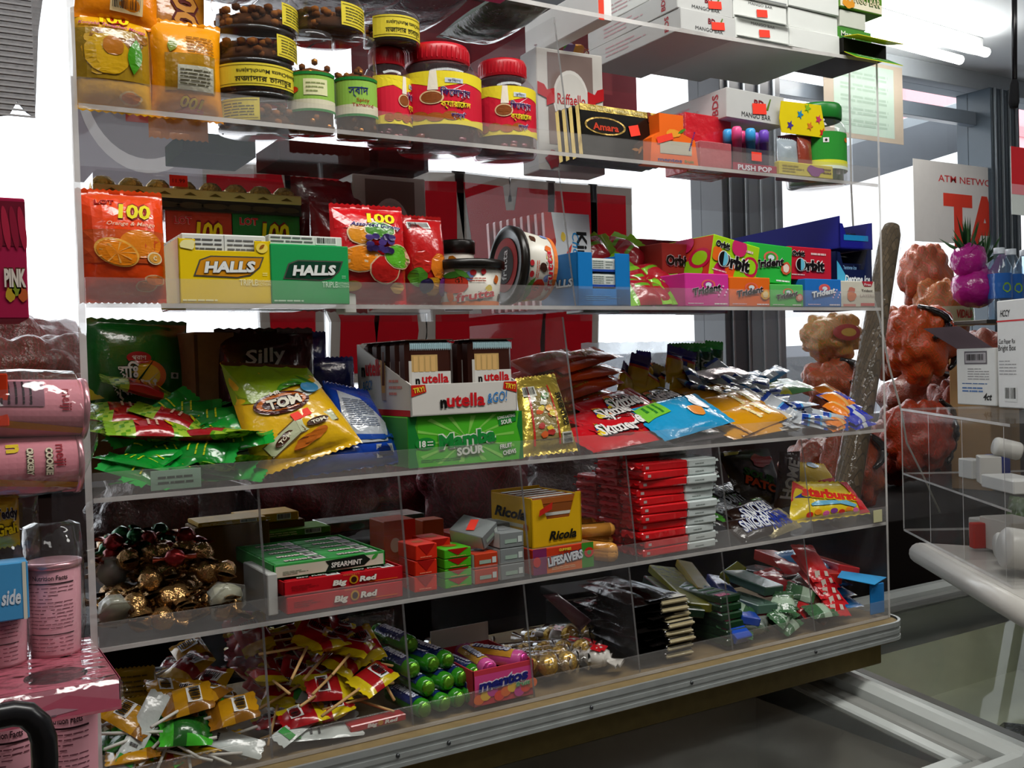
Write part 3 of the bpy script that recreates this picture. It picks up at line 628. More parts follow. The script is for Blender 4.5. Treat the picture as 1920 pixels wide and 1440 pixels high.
tub('wide snack tub with yellow label balanced on the two spice jars', (a+b)/2, .03+(b-a)/2-.022, h_-.0006, (b-a)/2, .042, .55, False)
def candyjar(lab, px0, px1, pyt, pyb, Y, a0, nm='red lidded caramel jars'):
    a, b = onY(px0, pyb, Y).x, onY(px1, pyb, Y).x; r = (b-a)/2; h = onY((px0+px1)/2, pyt, Y).z-z1
    T = thing('candy_jar', lab, 'jar', ((a+b)/2, Y+r, z1), 0, nm)
    m = MB(); m.lathe([(0, 0), (r*.94, 0), (r, .005), (r, h*.66), (r*.97, h*.72), (r*.84, h*.79), (r*.68, h*.82), (r*.68, h*.86), (0, h*.86)], clear('jar_pink', (.93, .85, .88), .03, 1.2, (.7, .6, .62), .05), 36); m.build('container', T)
    m = MB(); m.lathe([(0, .002), (r*.9, .002), (r*.93, h*.62), (r*.6, h*.7), (0, h*.72)], M('#5a2430', 'film'), 22); g = random.Random(px0)
    for k in range(60): q = g.uniform(0, 6.28); m.ball((r*.84*math.cos(q), r*.84*math.sin(q), g.uniform(.03, .66)*h), r*.13, M(('#7a3040', '#8f4a3a', '#6a2034')[k % 3], 'film'), seg=6, sq=(1.2, 1, .7))
    m.build('caramels', T)
    m = MB(); m.lathe([(r*.72, h*.82), (r*.74, h*.83), (r*.74, h*.97), (r*.7, h), (0, h)], M('#c01424', 'plastic'), 40)
    for k in range(40): q = 2*math.pi*k/40; m.box((0, -r*.745, h*.9), (r*.03, r*.02, h*.11), M('#c01424', 'plastic'), .0004, Matrix.Rotation(q, 4, 'Z'))
    m.build('lid', T)
    m = MB(); S = cyl(r, 0, a0-.62); l = r*2.8; z0, z1_ = h*.18, h*.68; L = z1_-z0
    m.rect(-l/2, z0, l/2, z1_, S, M('#d42038'), .0006, .01); m.decal([(-l/2, z0), (l/2, z0), (l/2, z0+L*.16), (l*.3, z0+L*.1), (l*.1, z0+L*.2), (-l*.1, z0+L*.12), (-l*.3, z0+L*.2), (-l/2, z0+L*.14)], S, M('#ecd730'), .001, .01)
    m.decal([(-l/2, z1_), (-l/2, z1_-L*.28), (-l*.2, z1_-L*.2), (0, z1_-L*.32), (l*.25, z1_-L*.2), (l/2, z1_-L*.26), (l/2, z1_)], S, M('#ecd730'), .001, .01)
    m.decal([(-r*.13, z1_), (-r*.19, z1_-L*.36), (r*.05, z1_-L*.36), (r*.02, z1_)], S, M('#f3ead8'), .0014, .01)
    m.ell(-r*.1, z0+L*.5, r*.27, L*.13, S, M('#e8c79a'), .0016, 0, 24, .01); m.ell(-r*.1, z0+L*.5, r*.23, L*.105, S, M('#8a4a20'), .002, 0, 24, .01)
    m.text('িকেষায়ান', S, r*.45, z0+L*.6, L*.12, M('#2a1a5a'), .0016, r*.72, .015, 0, 0, M('#f0e4ea'), .05, .008)
    m.text('ক্যারােমল', S, r*.45, z0+L*.38, L*.11, M('#f0dc30'), .0016, r*.72, .02, 0, 0, M('#3a1408'), .05, .008)
    m.text('ক্যান্ডি', S, r*.5, z0+L*.17, L*.08, M('#2a1a6a'), .0016, r*.36, .02, 0, 0, M('#f0e4ea'), .05, .008)
    m.rect(r*.2, z0+L*.78, r*.62, z0+L*.87, S, M('#c8d0d8'), .0016, .01); m.text('কিষাণ', S, r*.41, z0+L*.82, L*.05, M('#50506a'), .002, r*.3)
    for k in range(4): m.ell(-r*.75+k*r*.36, z0+L*(.13+.03*(k % 2)), r*.2, L*.085, S, M('#a85a20'), .0016, 0, 18, .01)
    m.build('label', T)
    return (a+b)/2, r, h
candyjar('small red lidded caramel jar partly hidden behind the spice jars, tub on its lid', 706, 790, 84, 268, .035, 1.0)
candyjar('largest red lidded caramel jar in the middle of the top shelf', 787, 936, 72, 275, .014, .1)
candyjar('red lidded caramel jar right of the largest one, beside the white gift box', 924, 1030, 104, 278, .03, .2)
hh = onY(748, 84, .035).z; a, b = onY(694, 50, .04).x, onY(791, 50, .04).x
tub('snack tub with yellow label lying on a red jar lid', (a+b)/2, .04+(b-a)/2-.02, hh+.0006, (b-a)/2, .040, .2, True)
def d_raf(m, w, d, h):
    S = front(w, d, h); m.rect(-w*.34, h*.22, w*.34, h*.97, S, M('#8a7872'), .0006)
    m.ell(0, h*.6, w*.27, h*.24, S, M('#e9e9e4'), .001); m.ell(0, h*.6, w*.24, h*.21, S, M('#dcdcd6'), .0014); m.text('Raffaello', S, 0, h*.6, h*.09, M('#c2202c'), .002, w*.42, .005)
    for s in (-1, 1): m.decal([(s*w*.25, h*.56), (s*w*.37, h*.53), (s*w*.37, h*.59), (s*w*.5, h*.62), (s*w*.5, h*.72), (s*w*.4, h*.7), (s*w*.36, h*.66), (s*w*.25, h*.68)], S, M('#c41c22'), .0018)
    m.decal(blob(w*.08, h*.24, w*.24, h*.12, 16, .2, 4), S, M('#ece9e2'), .0014); m.decal(blob(-w*.3, h*.1, w*.1, h*.07, 14, .25, 3), S, M('#b8323c'), .0014); m.decal([(w*.0, h*.36), (w*.06, h*.3), (w*.12, h*.36), (w*.1, h*.42), (w*.03, h*.42)], S, M('#b02a30'), .0018)
carton('gift_box', 'white coconut sweet gift box with red ribbon print behind the right caramel jar', (1012, 106, 1128, 236), .12, .05, '#d9d8d2', z1, d_raf, -.05)
# dark chocolate boxes
def d_choc(m, w, d, h):
    S = front(w, d, h); m.rect(-w*.5, h*.88, w*.5, h, S, M('#b39a4a', 'foil'), .0006); m.text('EXTREMELY PREMIUM TOFFEE', S, -.01, h*.94, h*.055, M('#efe2a8'), .001, w*.62)
    m.ell(-w*.22, h*.62, w*.24, h*.17, S, M('#b08f48', 'foil'), .0006); m.ell(-w*.22, h*.62, w*.215, h*.14, S, M('#17110c'), .001); m.text('Amara', S, -w*.22, h*.6, h*.13, M('#c03a22'), .0014, w*.3, .03)
    sticker(m, S, w*.12, h*.6, w*.1, h*.24, -1.35, ''); m.ell(w*.38, h*.66, w*.06, h*.11, S, M('#a8975c', 'foil'), .0008); m.rect(w*.3, h*.8, w*.34, h, S, M('#6a2a18'), .0012)
    for k in range(5): m.decal(leaf(w*(.12+.05*k), h*.24, w*.1, h*.06, k), S, M('#8a5a2a'), .0008)
GD = M('#b89a4a', 'foil')
for k in range(4):
    W_, H_, cx, z0 = fit((1078, 214, 1236, 300), .03, z1); mb = MB(); mb.box((0, 0, H_/2), (W_, .011, H_), M('#14110e', 'gloss'), .0012, None, {'-x': GD, '+x': GD, '+z': GD})
    if k == 0: d_choc(mb, W_, .011, H_)
    solo(mb, 'chocolate_box', 'black and gold chocolate box %s in the leaning row beside the divider' % ('foremost', 'second', 'third', 'rearmost')[k], 'box', (cx+.012-.002*k, .032+.0145*k, z1+.0016), (-.10, 0, .02), 'black chocolate boxes')
# mint dispenser
W_, H_, cx, z0 = fit((1223, 220, 1308, 314), .006, z1)
T = thing('mint_dispenser', 'orange card mint dispenser with flip top and price tag on the top shelf', 'dispenser', (cx, .02, z1), -.03)
m = MB(); pr = [(-W_/2, 0), (W_/2, 0), (W_*.44, H_*.52), (W_*.2, H_*.62), (W_*.2, H_), (-W_*.3, H_), (-W_*.3, H_*.62), (-W_*.46, H_*.5)]
prism(m, [(x, -.012, z) for x, z in pr], (0, .03, 0), M('#f06a1c')); S = frame((0, -.012, 0), (1, 0, 0), (0, 0, 1))
m.rect(-W_*.3, H_*.2, W_*.36, H_*.46, S, M('#b7b2a0'), .0006); m.text('mentos', S, -W_*.1, H_*.08, H_*.07, M('#252a7a'), .0008, W_*.5, .03); m.text('fruit', S, W_*.3, H_*.08, H_*.06, M('#4a8a3a'), .0008, W_*.2, .02)
m.decal(blob(-W_*.02, H_*.62, W_*.14, H_*.08), S, M('#f0a030'), .0008); m.decal(leaf(W_*.16, H_*.68, W_*.2, H_*.06, .5), S, M('#4a8a2a'), .001); m.text('mentos', S, W_*.36, H_*.5, H_*.055, M('#252a7a'), .0012, W_*.34, .02, 0, 1.2); sticker(m, S, -W_*.2, H_*.5, W_*.34, H_*.13, .3, ''); m.build('card', T)
m = MB(); m.lathe([(.0, 0), (W_*.24, 0), (W_*.25, H_*.3), (W_*.22, H_*.34), (0, H_*.35)], M('#e86014', 'plastic'), 20, (-W_*.05, .03, H_*.66)); m.build('flip_top', T)
# red cartons with the fruit bar box lying across
for k, (q, y) in enumerate((((1285, 222, 1372, 318), .05), ((1314, 270, 1372, 320), .014))):
    carton('candy_box', ('red wrapped candy box under the grey fruit bar box', 'smaller pale red box in front of the wrapped red one')[k], q, y, .05 if k == 0 else .03, M(('#c8202c', '#b05a60')[k], 'film'), z1, None, (.04, 0)[k])
zt = onY(1330, 224, .05).z
W_, H_, cx, z0 = fit((1374, 188, 1478, 228), .03); mb = MB(); mb.box((0, 0, H_/2), (W_, .19, H_), GRY, .001); bdfront(.05)(mb, W_, .19, H_)
solo(mb, 'snack_box', 'grey fruit bar box lying across the red boxes and pop tubes on the top shelf', 'box', (cx-.01, .03+.095, max(zt, z0)), (0, .03, -.02), 'fruit bar boxes on the top shelf')
# push pops
W_, H_, cx, z0 = fit((1378, 312, 1462, 330), .006, z1)
T = thing('pop_tray', 'clear fronted display tray of push up lollies with price tag', 'display tray', (cx, .03, z1))
m = MB(); m.box((0, -.02, H_/2), (W_, .002, H_), M('#a0304a'), .0005); m.box((0, 0, .001), (W_, .042, .002), M('#a0304a'), .0005); S = frame((0, -.021, 0), (1, 0, 0), (0, 0, 1)); m.text('PUSH POP', S, -.003, H_*.5, H_*.6, M('#e8e4f0'), .0006, W_*.75, .03); m.build('tray', T)
m = MB(); m.box((0, -.0205, H_+.012), (W_, .001, .024), JAR, .0002); S2 = frame((0, -.0212, H_), (1, 0, 0), (0, 0, 1)); sticker(m, S2, 0, .012, .022, .014, 0, ''); m.build('window', T)
for k in range(6):
    m = MB(); c = ('#f05a9a', '#3fa8ea', '#7a50c8', '#3fa8ea', '#e0407a', '#9a60d0')[k]; h = .07
    m.lathe([(0, 0), (.0075, 0), (.0075, h*.7, M('#c8cdd2', 'plastic')), (.0082, h*.7), (.0082, h*.95), (.006, h), (0, h)], M(c, 'plastic'), 14)
    solo(m, 'push_pop', '%s capped push up lolly standing in the tray, %s row' % (('pink', 'blue', 'purple', 'blue', 'red', 'violet')[k], 'front' if k < 3 else 'back'), 'lollipop', (cx-W_*.3+(k % 3)*W_*.3, .02+.02*(k//3), z1+.002), (0, 0, 0), 'push up lollies')
# yellow star card, candy cartons, green lid jar
W_, H_, cx, z0 = fit((1464, 200, 1550, 247), .02); m = MB(); P = [(-W_*.46, 0), (W_*.5, .0), (W_*.34, H_), (-W_*.5, H_*.95), (-W_*.52, H_*.4)]
prism(m, [(x, 0, z) for x, z in P], (0, .0015, 0), M('#f0d818')); S = frame((0, 0, 0), (1, 0, 0), (0, 0, 1))
for k, (u, v, c) in enumerate(((-.3, .25, '#4a3a9a'), (-.1, .62, '#2a8ac0'), (.12, .3, '#e08030'), (.3, .55, '#d23a6a'), (.05, .85, '#8ac030'), (.4, .15, '#d8302a'))):
    m.decal([(u*W_+(H_*.16 if i % 2 == 0 else H_*.07)*math.sin(i*math.pi/5+.3), v*H_+(H_*.16 if i % 2 == 0 else H_*.07)*math.cos(i*math.pi/5+.3)) for i in range(10)], S, M(c), .0008)
YC = (cx, .022, z0)
T = thing('header_card', 'yellow star printed header card propped on the cartons beside the green jar', 'card', YC, (.1, .0, 0)); m.build('card', T)
m = MB(); m.box((0, .02, (z1-z0)/2), (.05, .03, z0-z1), M('#5a2030'), .001); m.build('carton', T)
def d_yel(m, w, d, h):
    S = front(w, d, h); m.decal(blob(w*.15, h*.5, w*.14, h*.4, 12, .3, 2), S, M('#8a4a8a'), .0008); m.lines(-w*.45, h*.2, -w*.05, h*.8, 3, S, M('#a8962a'), .0008); m.lines(w*.3, h*.3, w*.46, h*.8, 2, S, M('#7a5a1a'), .0008)
carton('candy_tray', 'low yellow candy tray in front of the header card', (1462, 312, 1562, 334), .003, .012, '#cfc04a', z1, d_yel, cat='tray')
for k, (q, c) in enumerate((((1466, 262, 1502, 312), '#9aa6b0'), ((1503, 256, 1530, 314), '#8a3a2a'))):
    bag('candy_pouch', ('silver blue candy pouch behind the yellow tray', 'dark red candy pouch between the silver pouch and green jar')[k], q, .018, .014, c, z1, None, .1*k, -.05, seed=k+30)
a, b = onY(1536, 300, .01).x, onY(1614, 300, .01).x; r = (b-a)/2; h = onY(1570, 196, .03).z-z1
T = thing('candy_jar', 'clear jar with green lid and green label at the right end of the top shelf', 'jar', ((a+b)/2, .012+r, z1))
m = MB(); m.lathe([(0, 0), (r*.95, 0), (r, .004), (r, h*.66), (r*.92, h*.74), (r*.8, h*.8), (r*.8, h*.84), (0, h*.84)], JAR, 32); m.build('container', T)
m = MB(); m.lathe([(0, .002), (r*.9, .002), (r*.9, h*.5), (0, h*.6)], M('#5f8a5a', 'film'), 18)
for k in range(24): q = k*2.4; m.ball((r*.75*math.cos(q), r*.75*math.sin(q), h*(.1+.02*k)), r*.2, M(('#c8d8c8', '#3f8a4a', '#d5d5cf')[k % 3], 'film'), seg=6)
m.build('sweets', T)
m = MB(); m.lathe([(r*.86, h*.81), (r*.88, h*.82), (r*.88, h*.97), (r*.84, h), (0, h)], M('#1f7a2c', 'plastic'), 32); m.build('lid', T)
m = MB(); S = cyl(r, 0, -.3); m.rect(-r*1.5, h*.16, r*1.5, h*.62, S, M('#2f8f34'), .0006, .006); m.rect(-r*1.5, h*.2, r*1.5, h*.27, S, M('#d8d840'), .001, .006); m.rect(-r*1.5, h*.16, r*1.5, h*.2, S, M('#dcebd8'), .001, .006)
m.rect(-r*.3, h*.48, -r*.1, h*.54, S, M('#e8e8e8'), .0014); m.ell(-r*.2, h*.51, r*.04, r*.04, S, M('#2a2a2a'), .0018); m.decal(blob(r*.7, h*.53, r*.12, h*.03), S, M('#d8702a'), .0014); m.build('label', T)

for k, (q, c_, lab) in enumerate((((520, 190, 690, 215), '#4a1c1a', 'flat dark maroon carton lying at the back of the top shelf under the tubs'), ((706, 190, 800, 215), '#3f1618', 'dark wine carton lying at the back of the top shelf behind the small caramel jar'), ((340, 170, 476, 205), '#1f2a14', 'dark green packet lying at the back of the top shelf behind the bags'))):
    W_, H_, cx, z0 = fit(q, .2); carton('snack_carton', lab, q, .2, .105, M(c_, 'matte', rough=1.0, spec=0.0), z1, None).scale.z = .3
_tg = random.Random(77)
def settle(o):
    """nudge a thing so that it stays on its shelf, behind the lip and inside its bay"""
    vs = []
    for q in [o]+kids(o):
        if q.type == 'MESH':
            mm = o.rotation_euler.to_matrix() @ Matrix.Diagonal(o.scale); ql = q.location if q is not o else Vector()
            vs += [o.location + mm @ (v.co+ql) for v in q.data.vertices]
    lo = [min(v[a] for v in vs) for a in range(3)]; hi = [max(v[a] for v in vs) for a in range(3)]; c = [(lo[a]+hi[a])/2 for a in range(3)]
    fl = max([z for z in SZ if z < c[2]+.004] or [SZ[5]])
    if lo[2] < fl+.001: o.location.z += fl+.001-lo[2]
    if hi[1]-lo[1] < DEP-.01:
        if lo[1] < .004: o.location.y += .004-lo[1]
        elif hi[1] > DEP-.004: o.location.y += DEP-.004-hi[1]
    x0, x1 = .004, WID-.004
    if fl < SZ[3]-.01: k = max(0, min(6, int((c[0]-.003)/(WID/7)))); x0, x1 = (k*WID/7+.006 if k else .004), ((k+1)*WID/7 if k < 6 else WID-.004)
    elif fl > SZ[4]+.01: x0, x1 = (.642, x1) if c[0] > .638 else (x0, .634)
    if hi[0]-lo[0] < x1-x0:
        if lo[0] < x0: o.location.x += x0-lo[0]
        elif hi[0] > x1: o.location.x += x1-hi[0]
    return o
def flat(o, x, y, z, yaw=0, pitch=0, roll=0, tilt=None):
    """lay a wrapper on its back, turned by yaw and tipped towards the aisle by tilt"""
    if tilt is None: tilt = _tg.uniform(.2, .5)
    o.location = (x, y, z); o.rotation_euler = (Matrix.Rotation(tilt, 3, 'X') @ Matrix.Rotation(yaw, 3, 'Z') @ Matrix.Rotation(roll, 3, 'Y') @ Matrix.Rotation(math.radians(-90)+pitch, 3, 'X')).to_euler(); return settle(o)
def quadbag(name, label, q, yt, yb, t, mat, deco=None, cat='bag', group=None, seed=1, **k):
    """a bag whose four corners (top left, top right, bottom right, bottom left) fall on q; yt, yb = depth of its top and bottom"""
    P = [onY(*q[0], yt), onY(*q[1], yt), onY(*q[2], yb), onY(*q[3], yb)]; o = (P[2]+P[3])/2; P = [p-o for p in P]; W_ = (P[2]-P[3]).length; H_ = ((P[0]-P[3]).length+(P[1]-P[2]).length)/2
    def bend(p):
        u, v = p.x/W_+.5, p.z/H_; r = (P[3]*(1-u)+P[2]*u)*(1-v)+(P[0]*(1-u)+P[1]*u)*v; return r+Vector((0, p.y, 0))
    m = MB(); S = pillow(m, W_, H_, t, M(mat, 'film') if isinstance(mat, str) else mat, seed=seed, bend=bend, **k)
    if deco: deco(m, S, W_, H_)
    return solo(m, name, label, cat, tuple(o+Vector((0, 0, .002))), (0, 0, 0), group)
# ================================================================== second shelf
z2 = SZ[2]+.0004
def d_orange(m, S, W, H):
    ob = M('#e8480e', 'film')
    m.rect(-W*.46, H*.33, W*.46, H*.62, S, M('#c9501c', 'film'), .0005, .015); m.rect(-W*.47, H*.62, W*.47, H*.94, S, M('#f04408', 'film'), .0006, .02)
    m.ell(W*.18, H*.5, W*.25, H*.125, S, M('#e0801a', 'film'), .001, 0, 30, .012); m.ell(-W*.1, H*.42, W*.26, H*.115, S, M('#f2b24a', 'film'), .0014, -.35, 30, .012); m.ell(-W*.1, H*.415, W*.235, H*.1, S, M('#f08a14', 'film'), .0018, -.35, 30, .012)
    for k in range(9): a = k*2*math.pi/9; m.decal([(-W*.1, H*.415), (-W*.1+W*.21*math.cos(a-.06), H*.415+H*.09*math.sin(a-.06)), (-W*.1+W*.21*math.cos(a+.06), H*.415+H*.09*math.sin(a+.06))], S, M('#f6b45a', 'film'), .0022)
    hundred(m, S, W*.12, H*.79, H*.13, W*.4, '#8a1c18', 0, '#e8d820'); m.text('LOT', S, -W*.2, H*.87, H*.04, M('#a81c1c'), .0014, W*.22, .03, 0, 0, M('#f8a888'), .04); m.text('Orange & Mango', S, W*.08, H*.675, H*.035, M('#f0c8a8'), .0014, W*.56, .01, .3)
    m.ell(W*.34, H*.38, W*.095, H*.055, S, M('#f0dcb0'), .0016, 0, 24, .01); m.ell(W*.34, H*.38, W*.075, H*.042, S, M('#e0a040'), .002, 0, 24, .01); m.text('C', S, W*.34, H*.38, H*.035, M('#f6e8c0'), .0024, None, .03)
    for k, (u, v) in enumerate(((.24, .14), (.34, .19))): m.decal(blob(W*u, H*v, W*.13, H*.05, 16, .08, k), S, M('#f0c090', 'film'), .001+k*.0003, .012); m.decal(blob(W*u, H*v, W*.11, H*.04, 16, .08, k), S, M('#d8742a', 'film'), .0014+k*.0003, .012)
bag('gummy_bag', 'bright orange gummy bag with halved orange print at the left end of the second shelf', (156, 356, 314, 572), .014, .05, M('#e84a10', 'film'), z2, d_orange, lean=-.05, seed=21, nu=28)
def d_l100(t):
    def f(m, w, d, h):
        S = front(w, d, h); hundred(m, S, w*.12, h*.79, h*.2, w*.42, '#7d1420'); m.text('LOT', S, -w*.25, h*.9, h*.07, M('#d02020'), .0012, w*.26, .03, 0, 0, M('#f4c8b8'), .03); m.text(t, S, w*.05, h*.56, h*.06, M('#e8d8c0'), .0012, w*.6, .01, .3)
    return f
carton('candy_carton', 'red boxed gummies behind the yellow lozenge box, under the gold chocolates', (316, 399, 437, 572), .135, .04, M('#c83a1c', 'film'), z2, d_l100('Cherry Gummy'))
carton('candy_carton', 'green boxed gummies behind the green lozenge box, under the gold chocolates', (438, 402, 562, 572), .135, .04, M('#1f7a2c', 'film'), z2, d_l100('Gummy Fun'))
# long tray of gold wrapped chocolates lying on the cartons
W_, H_, cx, z0 = fit((176, 345, 564, 400), .125); zt = onY(380, 400, .135).z
T = thing('chocolate_tray', 'long clear topped tray of gold wrapped chocolates lying across the boxed gummies', 'chocolate box', (cx, .125+.05, zt+.0006), -.0)
m = MB(); m.box((0, 0, .008), (W_, .1, .016), M('#2a241c', 'gloss'), .001); m.box((0, -.049, .021), (W_, .004, .012), M('#d8c274', 'paper', rough=.3), .001); S = frame((0, -.0512, .0), (1, 0, 0), (0, 0, 1))
for k in range(8): m.decal([(W_*(-.42+.12*k)-.008, .019), (W_*(-.42+.12*k)+.008, .019), (W_*(-.42+.12*k), .023)], S, M('#6a5520'), .0006); m.decal(blob(W_*(-.42+.12*k), .007, .017, .004, 14, .1, k), frame((0, -.0505, 0), (1, 0, 0), (0, 0, 1)), M('#4a3c28'), .0006)
m.build('tray', T)
for k in range(8):
    for r in range(2):
        m = MB(); m.ball((0, 0, 0), .016, M('#c9a03a', 'foil', bump=.9, scale=120), seg=12, fn=lambda d: 1+.05*noise.noise(d*6)); o = m.build('chocolate', T); o.location = (W_*(-.44+.126*k), -.024+.05*r, .026)
m = MB(); m.box((0, 0, .032), (W_*.99, .094, .026), JAR, .004); m.box((-W_*.11, -.0475, .037), (.022, .0006, .014), M('#ff3a2c'), .0001); m.text('11.99', frame((-W_*.11, -.048, .03), (1, 0, 0), (0, 0, 1)), 0, .007, .005, M('#5a1a14'), .0004, .015); m.build('clear_lid', T)
# lozenge boxes
def halls(base, dark, lite):
    def f(m, w, d, h):
        S = front(w, d, h); P = [(-w*.33, h*.44), (-w*.27, h*.66), (-w*.16, h*.72), (w*.4, h*.72), (w*.36, h*.58), (w*.26, h*.46), (w*.12, h*.42)]
        m.decal(grow(P, .0016), S, M('#8a8a80', 'metal'), .0005); m.decal(P, S, M(dark), .0009); m.text('HALLS', S, w*.04, h*.575, h*.16, M('#e9ece8'), .0015, w*.56, .05, .15, 0, M('#3a3a30'), .03, slope=.03)
        m.text('TRIPLE', S, w*.24, h*.34, h*.1, M(lite), .0008, w*.2, .01); m.text('SOOTHING', S, w*.41, h*.36, h*.04, M(lite), .0008, w*.16); m.text('ACTION', S, w*.41, h*.31, h*.04, M(lite), .0008, w*.16); m.lines(-w*.47, h*.03, -w*.1, h*.08, 1, S, M(lite), .0006, .5, 0)
        m.lines(w*.4, h*.44, w*.47, h*.5, 2, S, M(lite), .0008, .3)
    return f
W_, H_, cx, z0 = fit((340, 452, 508, 573), .014, z2)
T = thing('lozenge_box', 'yellow honey lozenge display box, notched front showing white packs', 'lozenge box', (cx, .014+.055, z2), -.02, 'lozenge boxes')
Y_ = M('#e8c60c', 'paper'); m = MB(); d = .11; nw = W_*.33
m.box((0, -d/2+.001, H_*.41), (W_, .002, H_*.82), Y_, .0004); 
for s in (-1, 1): m.box((s*(W_/2-W_*.09), -d/2+.001, H_*.9), (W_*.18, .002, H_*.18), Y_, .0004); m.box((s*(W_/2-.001), 0, H_/2), (.002, d, H_), Y_, .0004)
m.box((0, d/2-.001, H_*.55), (W_, .002, H_*1.1), Y_, .0004); m.box((0, 0, .001), (W_, d, .002), Y_, .0004); halls('y', '#d08a12', '#fff4b0')(m, W_, d, H_)
S = front(W_, d, H_); m.decal(blob(-W_*.4, H_*.9, W_*.08, H_*.08, 12, .2, 1), S, M('#f0e6a0'), .001); m.ell(W_*.4, H_*.88, W_*.065, H_*.08, S, M('#f2d858'), .001); m.decal(leaf(W_*.4, H_*.9, W_*.08, H_*.05, .7), S, M('#9a5a14'), .0014); m.build('carton', T)
for k in range(7):
    m = MB(); m.box((0, 0, H_*.53), (W_*.92, .0125, H_*1.05), M('#d8dad4', 'paper'), .0015); S = frame((0, -.00625, 0), (1, 0, 0), (0, 0, 1)); m.lines(-W_*.42, H_*.72, -W_*.02, H_*1.0, 4, S, M('#5a5a5a'), .0005, .35); m.rect(-W_*.005, H_*.7, W_*.0, H_*1.04, S, M('#6a6a6a')); m.lines(W_*.03, H_*.72, W_*.42, H_*1.0, 4, S, M('#6a6a6a'), .0005, .35)
    o = m.build('lozenge_pack', T); o.location = (0, -.045+.0145*k, .002)
W_, H_, cx, z0 = fit((508, 462, 652, 575), .012, z2)
def d_green(m, w, d, h):
    halls('g', '#0f3d2a', '#bfe8c8')(m, w, d, h)
def lz(T, W, d, H):
    for k in range(2):
        m = MB(); m.box((0, 0, .006), (W*.94, .016, .012), M('#d8dad4'), .001); S = frame((0, -.008, 0), (1, 0, 0), (0, 0, 1)); m.lines(-W*.45, .002, W*.1, .011, 2, S, M('#666666'), .0005, .4); m.bars(W*.12, .0015, W*.4, .011, S, .0006, 16); o = m.build('lozenge_pack', T); o.location = (0, -d*.3+.03*k, H+.0006)
carton('lozenge_box', 'green mint lozenge box beside the yellow one, shiny with clear wrap', (508, 462, 652, 575), .012, .10, M('#1fa055', 'film', bump=.06), z2, d_green, .02, 'lozenge box', 'lozenge boxes', parts=lz)
# dark red bags behind
def d_dr(m, S, W, H): m.bars(W*.05, H*.68, W*.42, H*.8, S, .0012, 14); hundred(m, S, -W*.2, H*.5, H*.1, W*.3, '#50100c', .2, '#c8961c')
for k, (q, y, c, lab, rt) in enumerate((((556, 338, 690, 560), .17, '#7a0f16', 'dark red gummy bag with barcode, rearmost behind the green lozenge box', 0), ((596, 372, 672, 560), .12, '#8c1418', 'dark red gummy bag turned half sideways, behind the fruit gummies', .5), ((632, 410, 706, 566), .08, '#a01a1c', 'crumpled red bag tucked behind the fruit gummies', .25))):
    bag('gummy_bag', lab, q, y, .035, c, z2, d_dr, rt, -.04, (.03, -.06, .02)[k], seed=40+k)
def d_white(m, S, W, H): m.lines(-W*.35, H*.2, W*.3, H*.85, 9, S, M('#7c7c78'), .0008, .35)
carton('candy_carton', 'white printed card strip standing left of the fruit gummies', (644, 434, 664, 520), .03, .03, '#cfcfc8', onY(650, 520, .03).z-.045, None)
carton('gift_box', 'white coconut sweet gift box standing high behind the fruit gummies', (664, 336, 797, 480), .19, .05, '#d9d8d2', z2, d_raf, .03)
def d_assort(m, S, W, H):
    F = lambda c: M(c, 'film'); m.rect(-W*.47, H*.74, W*.47, H*.95, S, F('#d8141c'), .0005, .02)
    for k, (u, v, a, b, c) in enumerate(((-.18, .68, .15, .1, '#e0901c'), (.08, .72, .2, .08, '#4a8a2a'), (-.2, .43, .24, .12, '#ef8a1a'), (.12, .33, .2, .13, '#c8201c'), (.33, .46, .22, .11, '#5fb52a'))):
        m.decal(blob(W*u, H*v, W*(a+.02), H*(b+.012), 22, .04, k), S, F('#e8c8a0'), .0009+.0006*k, .012); m.decal(blob(W*u, H*v, W*a, H*b, 22, .04, k), S, F(c), .0012+.0006*k, .012)
    g = random.Random(5)
    for k in range(16): m.ell(W*(.05+g.uniform(-.15, .17)), H*(.57+g.uniform(-.08, .09)), W*.055, H*.032, S, F(('#3a2a6a', '#4a347a', '#2a1c4a')[k % 3]), .0044+.0001*k, 0, 12)
    hundred(m, S, W*.12, H*.85, H*.1, W*.42, '#8a1420', 0, '#f0e020'); m.text('Assorted Gummy', S, W*.05, H*.77, H*.04, M('#3a2a7a'), .0016, W*.7, .015, .3, -.06, M('#f4e8e8'), .05)
    m.ell(-W*.3, H*.17, W*.12, H*.05, S, F('#d8a04a'), .0012); m.decal(blob(W*.32, H*.16, W*.1, H*.055, 12, .2), S, F('#e0b060'), .0012)
bag('gummy_bag', 'red assorted fruit gummy bag with grapes and apple print, front middle of the second shelf', (640, 384, 772, 574), .012, .05, M('#d01820', 'film'), z2, d_assort, lean=-.05, seed=23, nu=28)
def d_fr2(m, S, W, H):
    F = lambda c: M(c, 'film'); m.bars(-W*.42, H*.84, W*.1, H*.92, S, .001, 16)
    for k, (u, v, a, b, c) in enumerate(((.22, .42, .25, .14, '#e07a1c'), (-.2, .46, .2, .13, '#c0241c'), (-.3, .3, .18, .1, '#4a8a24'), (.05, .2, .2, .1, '#e0a020'), (.33, .2, .14, .1, '#7a3a9a'), (-.12, .2, .16, .08, '#2c2450'))): m.decal(blob(W*u, H*v, W*a, H*b, 20, .07, k), S, F(c), .001+.0005*k, .012)
bag('gummy_bag', 'red fruit gummy bag with barcode turned away beside the yoghurt candy cups', (772, 404, 845, 575), .03, .045, M('#bf1a1c', 'film'), z2, d_fr2, lean=-.04, seed=25, rot=.05)
